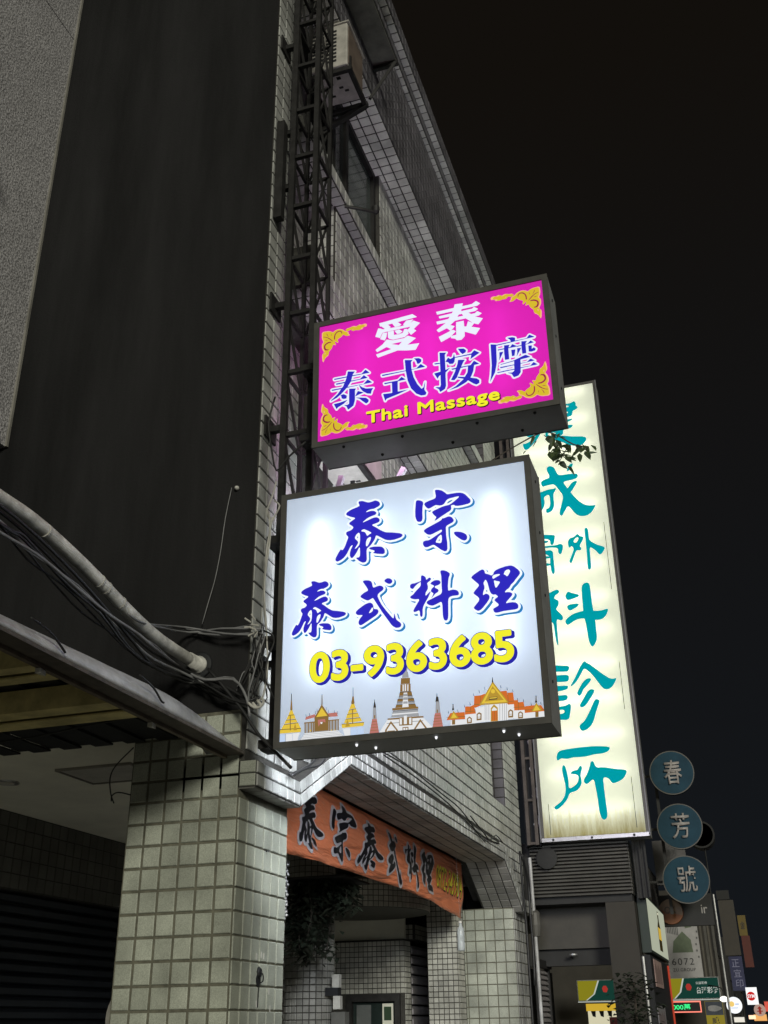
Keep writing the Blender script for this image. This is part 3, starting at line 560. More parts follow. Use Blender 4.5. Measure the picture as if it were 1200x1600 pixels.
 'mo3': '2104,449 2105,447 2107,451 2167,559 2187,649 2194,691 2200,899 2203,907 2217,906 2223,908 2263,908 2269,910 2309,910 2315,912 2355,912 2361,914 2401,914 2407,916 2447,916 2453,918 2631,924 2635,927 2634,929 2581,969 2547,928 2419,926 2416,929 2420,955 2419,965 2418,967 2387,981 2359,982 2353,984 2331,983 2361,951 2366,933 2367,925 2365,924 2205,920 2201,923 2189,927 2137,941 2134,659 2120,529;2370,449 2377,448 2421,458 2425,461 2449,495 2452,505 2452,535 2455,549 2559,552 2565,554 2617,554 2643,557 2601,597 2561,558 2454,559 2457,607 2537,610 2543,612 2585,612 2615,615 2573,649 2562,643 2529,614 2458,615 2458,647 2461,663 2557,670 2571,673 2525,709 2515,711 2377,666 2231,649 2237,642 2387,657 2385,614 2229,614 2226,611 2230,599 2233,598 2299,600 2305,602 2347,602 2353,604 2383,603 2384,563 2381,556 2253,556 2247,554 2189,553 2195,542 2199,540 2213,542 2267,542 2273,544 2325,544 2331,546 2381,545 2381,532 2357,514 2303,521 2349,497;2292,695 2335,695 2335,841 2415,842 2427,844 2433,838 2439,838 2483,841 2482,789 2484,783 2484,747 2486,733 2527,732 2530,735 2530,845 2625,853 2591,887 2588,887 2553,854 2531,854 2532,863 2549,889 2545,891 2489,900 2486,897 2483,852 2469,850 2437,850 2429,852 2383,887 2377,882 2356,853 2341,852 2339,853 2340,859 2349,879 2349,885 2289,891 2288,861 2285,852 2217,852 2214,849 2218,839 2221,838 2235,840 2285,839 2284,763 2286,757 2286,713 2288,697;2220,705 2221,703 2223,707 2233,725 2275,807 2267,810 2232,811 2230,803 2228,751;2420,717 2421,715 2423,717 2479,815 2433,819 2430,757;2368,727 2397,727 2411,799 2411,809 2365,812;2586,737 2629,744 2639,763 2619,789 2597,776 2594,777 2599,819 2559,825 2558,747',
 'mo3_h': '2098,429 2111,428 2121,436 2168,523 2177,532 2189,523 2201,520 2281,523 2291,506 2333,483 2353,440 2361,432 2375,428 2421,438 2439,448 2466,487 2470,501 2470,525 2473,529 2615,534 2641,536 2656,543 2661,551 2661,563 2657,570 2629,597 2634,613 2631,625 2592,659 2589,663 2589,677 2585,685 2549,714 2545,721 2551,728 2587,717 2629,724 2639,728 2645,734 2655,753 2658,765 2653,777 2633,802 2621,809 2618,815 2617,829 2633,835 2639,841 2643,849 2643,859 2605,901 2609,903 2633,904 2646,911 2653,923 2653,933 2649,940 2595,983 2583,989 2568,983 2541,951 2537,948 2443,946 2438,951 2436,973 2427,983 2387,1001 2349,1004 2333,1003 2323,1000 2316,995 2312,987 2314,973 2337,949 2337,945 2335,944 2319,942 2213,940 2141,961 2131,959 2124,955 2119,949 2118,941 2116,667 2103,549 2086,455 2087,439;2193,574 2191,579 2208,655 2210,677 2213,679 2225,680 2233,687 2261,737 2266,743 2270,693 2280,677 2277,674 2231,669 2216,661 2212,655 2211,647 2218,633 2208,619 2208,605 2217,586 2234,577 2227,574;2301,576 2298,579 2307,581 2359,584 2365,581 2363,577 2359,576;2477,578 2474,583 2476,587 2495,589 2557,592 2564,589 2557,580 2551,578;2479,634 2477,641 2489,645 2536,647 2523,634;2355,685 2354,705 2357,710 2371,706 2397,706 2403,699 2401,694 2385,688;2443,711 2459,743 2463,746 2465,745 2471,718;2437,870 2414,887 2408,893 2409,895 2457,898 2467,895 2465,875 2463,871;2221,872 2218,881 2223,887 2267,888 2269,885 2269,877 2267,872',
 'jian': '1761,10261 1815,10259 1875,10272 1929,10301 1973,10345 2012,10405 2017,10437 2016,10461 1987,10499 1911,10534 1679,10576 1571,10604 1439,10646 1334,10665 1335,10669 1367,10680 1400,10705 1413,10737 1414,10785 1419,10805 1435,10830 1459,10839 1519,10839 1611,10852 1647,10868 1667,10883 1696,10925 1691,10935 1671,10950 1615,10963 1407,10977 1416,11025 1635,11084 1681,11105 1703,11133 1699,11141 1683,11147 1599,11147 1431,11115 1425,11129 1435,11217 1603,11223 1651,11232 1679,11244 1695,11256 1708,11277 1725,11337 1727,11361 1735,11378 1755,11394 1819,11416 1843,11431 1872,11461 1877,11473 1876,11493 1869,11505 1839,11529 1833,11549 1837,11625 1820,11669 1803,11686 1771,11686 1727,11664 1663,11647 1595,11647 1451,11659 1446,11665 1440,11717 1421,11769 1411,11779 1387,11779 1374,11769 1351,11725 1335,11669 1263,11662 1238,11649 1230,11637 1230,11609 1251,11583 1317,11557 1302,11425 1296,11325 1287,11319 1203,11302 1183,11291 1174,11273 1178,11257 1187,11248 1223,11232 1283,11223 1289,11209 1287,11077 1235,11058 1198,11037 1182,11021 1175,11005 1175,10993 1195,10983 1243,10983 1287,10991 1293,10977 1287,10971 1219,10967 1123,10950 1043,10922 991,10890 955,10863 923,10825 924,10813 916,10797 923,10737 942,10689 975,10664 1251,10522 1331,10474 1483,10368 1543,10332 1571,10316 1663,10280 1731,10263;342,10401 371,10400 407,10416 511,10499 641,10629 699,10700 752,10777 780,10833 792,10869 841,11157 837,11221 819,11261 791,11274 763,11275 731,11270 683,11250 642,11217 623,11194 575,11113 562,11061 571,11021 603,10992 655,10974 675,10959 688,10945 699,10917 689,10865 668,10825 617,10753 583,10719 539,10688 419,10624 351,10603 315,10603 291,10610 279,10601 274,10589 273,10541 283,10493 302,10441 322,10413;1095,10716 1055,10720 1006,10749 984,10773 992,10777 995,10793 1007,10802 1035,10810 1087,10815 1135,10811 1177,10797 1200,10769 1200,10753 1192,10741 1151,10720;557,10769 603,10772 624,10785 619,10806 591,10830 547,10850 447,10879 411,10883 387,10878 375,10865 375,10853 382,10841 423,10804 479,10780 519,10771;1531,11324 1519,11331 1511,11345 1507,11369 1515,11391 1547,11399 1571,11394 1593,11381 1597,11361 1587,11343 1547,11324;1555,11536 1535,11544 1527,11553 1527,11569 1539,11586 1559,11591 1587,11586 1615,11578 1640,11561 1637,11549 1607,11536',
 'cheng': '1687,8134 1777,8132 1837,8149 1894,8178 1945,8220 1997,8284 2046,8366 2059,8402 2053,8406 1973,8404 1889,8417 1817,8445 1744,8490 1655,8574 1589,8656 1524,8754 1449,8886 1513,8964 1602,9094 1638,9162 1642,9186 1637,9195 1625,9203 1601,9207 1541,9191 1493,9156 1461,9124 1377,9023 1356,9054 1304,9158 1291,9198 1293,9222 1317,9235 1365,9244 1541,9256 1609,9269 1637,9281 1657,9296 1674,9322 1683,9358 1674,9390 1665,9404 1641,9419 1549,9440 1433,9448 1245,9448 1193,9461 1161,9480 1140,9506 1078,9686 1055,9722 1021,9751 977,9771 945,9775 905,9767 876,9742 868,9726 863,9694 876,9626 915,9510 919,9466 910,9442 902,9430 877,9413 773,9391 724,9370 695,9346 680,9318 679,9274 700,9210 713,9192 729,9184 821,9200 933,9208 993,9208 1018,9198 1051,9170 1078,9134 1214,8878 1227,8826 1223,8730 1112,8386 1099,8322 1104,8274 1133,8241 1149,8237 1169,8248 1311,8462 1337,8480 1357,8479 1386,8454 1476,8294 1523,8230 1549,8204 1609,8161 1645,8145;432,8278 441,8277 457,8285 523,8338 605,8436 682,8546 710,8606 731,8690 731,8766 723,8802 724,8842 741,8870 756,8882 809,8907 841,8908 857,8902 874,8878 879,8654 866,8594 850,8558 831,8530 801,8505 789,8505 773,8522 764,8514 747,8446 751,8406 761,8389 785,8380 837,8389 886,8414 925,8452 958,8514 975,8574 983,8682 979,8702 979,8846 987,8910 1004,8954 1050,9018 1066,9050 1071,9066 1065,9078 1045,9083 1001,9076 825,9072 645,9028 557,9019 531,9002 519,8962 559,8806 563,8762 559,8678 522,8546 428,8310;1409,9534 1429,9533 1462,9554 1509,9592 1537,9624 1562,9662 1582,9714 1583,9734 1577,9746 1565,9752 1533,9751 1505,9736 1467,9698 1440,9658 1420,9614 1403,9554',
 'gu': '775,6606 794,6606 818,6634 830,6670 834,6710 831,6990 827,7010 831,7206 818,7250 793,7275 745,7292 549,7300 393,7298 361,7271 356,7246 366,7230 343,7082 327,6834 331,6758 341,6734 349,6736 361,6748 374,6778 401,6899 473,6873 561,6860 681,6856 731,6866 747,6690 756,6646;729,6908 657,6932 525,6948 465,6948 409,6935 407,6958 424,7098 429,7100 493,7080 577,7068 697,7064 733,7069 737,7066 739,7050;709,7121 621,7140 533,7148 477,7148 429,7140 427,7174 431,7206 605,7195 669,7171 714,7130 717,7124;1003,7138 1017,7137 1033,7145 1054,7170 1086,7254 1098,7306 1103,7350 1098,7382 1085,7406 1061,7423 1021,7432 949,7412 889,7408 741,7424 613,7424 413,7436 321,7436 281,7431 251,7414 257,7397 313,7380 433,7372 553,7372 817,7360 905,7343 949,7320 969,7290 967,7218 971,7190 984,7154;807,7434 837,7433 853,7446 869,7474 886,7518 910,7630 918,7682 913,7694 889,7707 825,7724 617,7760 529,7755 457,7719 424,7666 419,7626 419,7522 428,7482 444,7462 465,7456 486,7462 505,7486 517,7520 565,7512 641,7508 697,7517 725,7532 733,7542 731,7558 701,7575 629,7588 532,7594 545,7612 573,7627 637,7632 689,7623 721,7611 767,7578 782,7542 783,7486 788,7462 796,7442',
 'wai': '1713,6599 1735,6598 1747,6605 1764,6631 1769,6655 1777,6747 1785,7151 1794,7191 1803,7205 1815,7209 1827,7204 1887,7153 1951,7077 2003,6990 2027,6974 2051,6978 2079,6998 2109,7027 2148,7087 2169,7135 2168,7151 2148,7179 2131,7192 2015,7246 1947,7290 1855,7362 1818,7403 1802,7439 1797,7463 1797,7679 1793,7723 1779,7765 1763,7780 1747,7785 1730,7783 1714,7763 1705,7723 1701,7663 1705,7443 1701,7415 1701,7143 1697,7123 1697,6979 1685,6699 1690,6631 1702,6607;1265,6843 1280,6847 1300,6875 1406,7115 1433,7163 1447,7176 1467,7183 1511,7170 1539,7171 1559,7181 1572,7203 1568,7235 1546,7267 1542,7283 1546,7311 1562,7343 1616,7423 1640,7471 1653,7523 1635,7548 1595,7559 1567,7574 1543,7613 1515,7640 1503,7640 1479,7628 1439,7594 1391,7567 1323,7557 1298,7547 1266,7507 1246,7459 1241,7435 1241,7363 1254,7299 1267,7287 1283,7287 1319,7320 1335,7320 1360,7287 1373,7243 1373,7223 1360,7179 1242,6931 1237,6911 1238,6871;1423,7403 1403,7414 1393,7427 1394,7455 1406,7479 1425,7507 1463,7540 1495,7548 1516,7543 1524,7535 1528,7519 1516,7483 1492,7439 1467,7410 1447,7402',
 'ke': '1581,4538 1602,4536 1614,4541 1658,4589 1699,4662 1716,4710 1728,4786 1730,5218 1742,5220 1782,5212 1858,5212 1894,5221 1942,5245 2004,5302 2035,5346 2063,5406 2072,5442 2071,5466 2066,5474 2054,5479 1914,5456 1814,5456 1710,5470 1696,5698 1696,5958 1688,6146 1679,6194 1662,6231 1638,6247 1610,6252 1558,6243 1526,6228 1501,6198 1485,6166 1476,6130 1468,6062 1460,5882 1454,5498 1426,5492 1390,5492 1262,5468 1202,5451 1154,5431 1082,5387 1022,5340 989,5302 980,5278 985,5242 1013,5186 1022,5177 1046,5176 1086,5193 1186,5251 1262,5283 1346,5300 1398,5300 1458,5292 1470,5286 1492,5110 1508,4802 1520,4686 1541,4602 1557,4566;737,4662 746,4661 751,4678 756,4738 756,5142 760,5162 760,5274 769,5326 778,5347 790,5355 842,5325 886,5317 914,5333 928,5366 928,5406 911,5450 798,5593 784,5626 784,5646 793,5666 835,5722 851,5758 856,5782 856,5830 851,5850 834,5874 766,5913 756,5930 757,5950 773,5986 788,6006 867,6058 892,6086 892,6110 883,6134 862,6155 838,6164 770,6151 474,6039 430,6015 408,5994 393,5970 388,5946 398,5917 426,5897 466,5888 522,5888 567,5870 590,5843 595,5830 604,5794 604,5750 592,5638 571,5554 547,5506 515,5458 442,5367 373,5270 345,5206 345,5174 362,5164 398,5173 482,5213 554,5259 602,5283 642,5288 658,5282 672,5242 684,5158 692,4930 704,4782 717,4714;1112,5554 1126,5551 1154,5553 1298,5617 1346,5661 1355,5674 1355,5694 1342,5707 1290,5720 1162,5716 1122,5711 1090,5699 1065,5674 1060,5650 1073,5602 1085,5578;1116,5838 1158,5841 1354,5893 1384,5914 1387,5934 1367,5954 1330,5975 1206,6021 1146,6059 1118,6063 1098,6052 1073,6022 1049,5974 1044,5950 1045,5922 1065,5874 1082,5850',
 'zhen': '1129,2453 1183,2451 1263,2480 1339,2539 1365,2565 1408,2625 1452,2713 1514,2881 1608,3097 1620,3141 1615,3158 1595,3178 1559,3191 1531,3191 1505,3169 1474,3121 1340,2877 1259,2752 1221,2701 1179,2659 1129,2629 1098,2601 1082,2565 1081,2541 1102,2481;761,2753 775,2751 815,2760 839,2775 859,2801 892,2921 916,3041 920,3093 916,3121 908,3133 887,3142 871,3143 807,3112 739,3099 631,3095 475,3103 415,3086 371,3050 345,2993 341,2909 354,2861 393,2817 447,2792 471,2787;495,2912 451,2928 437,2953 439,2978 453,2997 479,3010 531,3019 707,3011 735,3002 752,2981 752,2969 743,2940 711,2920 635,2911;1177,3025 1211,3028 1259,3052 1299,3087 1349,3145 1447,3272 1500,3349 1524,3409 1520,3425 1511,3435 1467,3451 1431,3450 1381,3425 1345,3389 1146,3101 1137,3073 1142,3053 1163,3031;601,3233 747,3231 811,3244 839,3259 852,3277 860,3305 859,3341 847,3358 823,3370 795,3375 615,3379 539,3387 463,3387 439,3382 407,3365 390,3341 389,3305 403,3277 435,3256 479,3243;1145,3321 1171,3324 1201,3353 1224,3389 1242,3433 1269,3473 1365,3561 1437,3637 1472,3693 1472,3713 1467,3723 1423,3735 1367,3726 1303,3687 1241,3621 1154,3493 1110,3413 1105,3385 1110,3357 1126,3333;1805,3413 1859,3411 1883,3416 1911,3428 1955,3459 2003,3512 2048,3577 2080,3641 2083,3669 2019,3659 1983,3659 1931,3676 1903,3692 1763,3807 1487,4075 1415,4123 1376,4169 1363,4174 1343,4170 1309,4145 1238,4049 1080,3773 974,3617 962,3593 962,3581 975,3576 1023,3604 1063,3635 1115,3687 1180,3773 1299,3954 1327,3982 1347,3983 1383,3963 1477,3865 1544,3769 1682,3529 1715,3480 1735,3455 1761,3433;589,3481 635,3479 743,3487 839,3508 859,3516 880,3533 892,3569 892,3589 875,3602 791,3615 731,3615 539,3631 459,3626 431,3611 410,3585 409,3545 421,3521 459,3496 491,3488;777,3709 839,3707 875,3711 903,3720 924,3741 936,3781 936,3833 920,3857 887,3874 827,3887 687,3891 499,3911 443,3911 411,3906 383,3890 366,3861 369,3813 382,3785 391,3773 427,3748 475,3732 515,3727;857,3965 903,3963 919,3968 940,3989 964,4033 968,4049 967,4074 947,4094 907,4110 675,4147 499,4163 443,4150 422,4137 406,4109 401,4077 415,4055 435,4036 503,4008 611,3987 803,3967',
 'suo': '1422,342 1456,341 1481,354 1501,374 1520,410 1529,470 1530,578 1522,698 1518,974 1514,998 1514,1234 1527,1286 1538,1298 1548,1300 1580,1299 1616,1287 1649,1262 1699,1182 1718,1162 1740,1152 1780,1156 1872,1185 1936,1217 1980,1248 2021,1290 2048,1330 2069,1378 2073,1406 2065,1426 2048,1438 2000,1451 1860,1472 1600,1531 1496,1543 1420,1544 1404,1549 1386,1558 1367,1578 1355,1602 1336,1674 1329,1686 1312,1702 1292,1707 1270,1698 1263,1686 1225,1578 1185,1486 1133,1390 1079,1318 1063,1286 1058,1250 1063,1230 1079,1206 1100,1189 1120,1184 1156,1197 1260,1270 1280,1271 1297,1254 1305,1218 1329,966 1342,762 1346,582 1354,502 1371,422 1383,390 1404,356;342,650 372,648 408,661 508,732 608,836 649,898 679,962 710,998 732,1011 816,1029 888,1057 940,1104 968,1140 993,1186 1005,1230 1005,1290 994,1386 999,1422 1041,1546 1041,1590 1029,1614 1016,1619 992,1608 972,1587 940,1540 924,1529 912,1524 872,1523 824,1511 790,1494 764,1466 767,1454 776,1449 824,1436 872,1431 925,1406 941,1378 941,1330 929,1278 909,1238 860,1184 776,1133 732,1117 716,1116 695,1134 690,1158 697,1226 697,1322 689,1430 669,1558 653,1618 637,1650 621,1666 612,1667 588,1647 570,1594 566,1534 574,1454 613,1210 613,1110 601,1026 581,962 561,922 513,854 465,810 336,727 312,703 310,682 315,670;475,1790 496,1789 544,1819 584,1831 716,1808 864,1831 1044,1824 1172,1828 1352,1859 1560,1868 1640,1885 1696,1909 1729,1942 1745,1986 1733,2002 1708,2015 1656,2027 1508,2047 1332,2060 952,2056 740,2043 624,2031 564,2019 532,2006 495,1966 475,1926 462,1874 462,1818',
 'orn': '111,1161 116,1162 120,1169 127,1195 133,1207 145,1215 156,1229 172,1236 176,1241 179,1249 179,1273 183,1289 218,1333 224,1345 234,1378 238,1381 244,1382 268,1372 272,1373 272,1379 261,1405 261,1417 264,1423 270,1423 279,1411 288,1404 296,1400 302,1401 304,1407 297,1437 297,1447 306,1455 334,1470 348,1481 366,1501 374,1501 406,1478 424,1470 442,1470 450,1474 448,1481 435,1497 433,1505 432,1521 426,1530 386,1550 367,1571 358,1577 334,1589 318,1594 300,1596 276,1591 260,1585 234,1568 226,1570 206,1585 194,1591 172,1598 112,1602 104,1599 95,1591 91,1581 91,1521 97,1489 108,1463 111,1451 108,1443 101,1435 95,1421 93,1407 93,1385 97,1359 103,1341 121,1305 118,1293 101,1273 97,1247 103,1187;122,1247 119,1251 119,1267 122,1275 128,1279 132,1275 133,1265 128,1251;581,1523 592,1522 618,1528 618,1533 612,1538 611,1543 617,1549 626,1553 640,1554 650,1548 659,1551 665,1565 664,1577 662,1583 656,1590 644,1595 624,1596 610,1590 602,1590 578,1599 568,1601 561,1597 561,1587 558,1580 550,1578 532,1582 510,1593 492,1596 472,1591 446,1582 418,1581 407,1571 407,1563 411,1555 418,1548 432,1542 446,1544 462,1555 472,1558 501,1531 512,1526 518,1526 530,1532 548,1532 562,1526;498,1548 495,1553 498,1558 515,1559 514,1553 508,1549',
 'ornred': '149,1319 170,1318 178,1323 183,1329 180,1331 166,1332 158,1334 145,1347 137,1369 137,1379 141,1391 149,1401 160,1409 180,1417 210,1420 216,1425 214,1430 196,1435 172,1435 146,1423 129,1407 123,1397 119,1379 121,1355 125,1341 132,1330 140,1322;231,1433 234,1432 234,1437 219,1457 192,1486 178,1497 150,1515 120,1525 110,1525 112,1520 144,1509 168,1493;253,1453 256,1451 260,1453 262,1461 263,1493 269,1521 276,1533 290,1547 310,1555 326,1553 338,1543 343,1531 344,1518 348,1516 350,1519 353,1529 348,1547 334,1563 322,1567 300,1567 282,1559 266,1543 255,1523 249,1495 249,1463;155,1465 168,1466 169,1469 132,1476 134,1472 146,1466;182,1507 182,1511 167,1537 158,1563 156,1567 154,1567 153,1561 157,1543 163,1531;211,1515 216,1521 217,1533 216,1543 214,1546',
 'num': '474,635 489,634 518,641 531,647 539,653 561,676 573,694 582,716 592,756 594,784 596,788 594,832 589,859 581,888 570,912 557,929 535,950 516,960 496,965 470,965 449,960 426,947 407,928 391,904 383,884 376,860 370,819 370,780 373,755 380,726 388,704 394,691 405,675 427,653 434,648 452,639;674,635 697,634 710,636 734,642 755,654 772,668 784,684 790,697 797,723 799,739 797,753 790,779 782,794 768,809 782,828 787,838 792,857 792,888 789,904 777,927 759,945 752,950 739,957 707,965 668,965 640,958 624,951 618,945 616,937 616,902 618,894 625,887 633,886 668,896 694,896 705,893 712,888 717,883 720,873 720,859 713,848 697,841 668,837 662,830 660,820 660,788 663,779 668,774 702,768 717,760 722,753 725,744 725,728 718,713 705,705 697,703 683,703 660,708 630,723 624,724 617,723 612,719 608,708 608,667 612,657 617,652 632,646 646,641;1266,635 1291,634 1307,637 1332,646 1344,652 1367,673 1376,686 1384,705 1389,729 1389,747 1381,780 1374,792 1359,809 1360,812 1369,821 1374,830 1379,841 1383,856 1384,865 1384,881 1379,905 1369,925 1347,947 1329,957 1297,965 1259,965 1236,960 1215,952 1209,945 1207,937 1207,902 1209,894 1216,887 1225,886 1259,896 1286,896 1296,893 1304,888 1311,875 1311,859 1305,849 1289,841 1260,837 1254,830 1252,819 1252,788 1255,779 1260,774 1288,770 1297,766 1306,761 1310,756 1315,747 1317,737 1315,724 1310,715 1305,710 1296,705 1288,703 1275,703 1256,706 1236,714 1222,723 1214,725 1208,723 1202,718 1199,708 1199,668 1202,659 1209,652 1227,644 1256,636;1514,635 1536,634 1558,639 1574,646 1588,655 1610,676 1618,688 1627,712 1631,729 1631,745 1624,774 1619,785 1613,795 1596,813 1582,824 1558,834 1542,837 1512,836 1511,838 1518,848 1532,866 1550,884 1581,905 1589,913 1589,924 1584,933 1558,962 1550,965 1542,963 1510,940 1480,912 1457,883 1441,857 1430,833 1423,814 1415,776 1415,758 1413,753 1416,726 1423,702 1434,681 1456,658 1468,649 1492,639;1712,635 1737,634 1761,639 1782,647 1797,657 1815,675 1822,686 1830,705 1836,728 1836,748 1830,772 1822,790 1806,809 1807,812 1819,827 1826,840 1829,854 1831,864 1831,884 1824,910 1818,923 1812,931 1792,949 1772,958 1744,965 1707,965 1683,960 1661,952 1655,945 1653,937 1653,902 1655,894 1662,888 1672,886 1705,896 1732,896 1748,890 1752,886 1757,878 1759,868 1757,857 1752,849 1736,841 1707,837 1700,830 1698,819 1698,788 1701,779 1707,774 1740,768 1752,762 1760,752 1764,734 1762,723 1758,716 1752,710 1742,705 1734,703 1721,703 1708,705 1694,710 1668,723 1662,724 1656,723 1651,719 1647,708 1647,667 1650,657 1656,652 1673,644 1702,636;1960,635 1982,634 2004,639 2020,646 2034,654 2050,668 2062,684 2070,700 2076,723 2078,724 2087,694 2100,675 2123,654 2137,646 2155,639 2180,634 2203,634 2212,636 2241,644 2251,649 2268,661 2281,674 2290,686 2294,696 2300,712 2302,732 2301,747 2294,771 2286,786 2270,804 2283,820 2290,832 2294,844 2298,862 2296,881 2293,896 2285,915 2277,926 2257,946 2248,952 2230,960 2208,965 2177,965 2161,962 2137,952 2121,941 2107,927 2095,908 2087,883 2085,868 2087,852 2092,835 2098,822 2112,804 2100,792 2090,779 2084,764 2080,747 2078,746 2074,764 2064,788 2055,801 2039,817 2019,829 1998,835 1987,837 1959,836 1959,840 1978,865 1995,882 2027,905 2034,912 2036,920 2035,926 2032,931 2007,961 1996,965 1988,963 1972,952 1939,924 1917,900 1905,884 1892,865 1878,836 1870,814 1861,774 1861,737 1866,713 1873,696 1881,681 1889,671 1908,654 1921,646 1939,639;2381,635 2408,634 2419,636 2444,642 2457,649 2475,661 2488,675 2498,688 2507,710 2512,739 2511,760 2507,776 2502,788 2492,805 2470,828 2456,837 2440,843 2419,848 2404,850 2402,852 2403,894 2480,895 2488,897 2493,902 2496,912 2496,945 2494,953 2488,960 2478,962 2352,962 2342,960 2335,953 2333,940 2333,798 2335,788 2342,782 2350,780 2363,783 2380,784 2385,783 2398,783 2411,779 2420,774 2430,767 2435,760 2439,750 2438,734 2432,721 2420,711 2406,705 2392,703 2371,705 2348,713 2331,723 2324,724 2318,723 2311,716 2309,708 2309,670 2312,659 2318,654 2336,646 2363,638;1039,636 1046,635 1052,636 1085,659 1122,696 1136,713 1157,747 1166,768 1174,792 1181,824 1183,844 1179,873 1171,899 1158,921 1136,944 1128,950 1107,960 1086,965 1056,965 1040,962 1017,952 1004,944 986,926 977,913 967,889 964,873 964,854 972,824 984,804 1003,784 1024,772 1044,766 1056,764 1085,764 1080,754 1057,727 1035,708 1012,692 1006,686 1005,680 1006,673;478,703 468,708 461,715 452,732 447,748 444,769 442,806 444,811 444,832 445,843 450,864 455,875 464,889 472,894 476,896 488,896 499,891 502,888 510,875 517,857 522,828 522,772 515,737 507,720 500,711 492,705;1518,703 1505,708 1496,716 1487,732 1485,748 1488,758 1499,765 1512,768 1528,768 1540,765 1550,758 1557,747 1559,737 1557,724 1549,712 1537,705 1529,703;1964,703 1955,706 1946,712 1937,724 1933,734 1933,756 1939,762 1950,766 1960,768 1976,768 1987,765 1997,758 2005,742 2005,732 2000,718 1994,710 1984,705 1976,703;2182,703 2168,708 2156,718 2151,729 2151,736 2151,742 2156,753 2168,763 2176,766 2188,768 2204,766 2216,762 2224,754 2229,744 2229,729 2226,720 2219,712 2206,705 2196,703;836,715 940,714 950,716 957,723 959,731 959,766 957,774 950,781 942,783 840,783 830,781 823,774 821,766 821,731 824,721 830,716;1067,833 1054,838 1044,844 1038,856 1036,862 1037,873 1043,885 1052,893 1062,896 1080,896 1096,888 1102,880 1108,867 1107,844 1104,841 1089,834 1080,832;2184,838 2172,842 2162,852 2159,862 2159,876 2164,887 2172,893 2182,896 2203,896 2216,890 2221,883 2224,875 2224,859 2217,847 2211,842 2198,837',
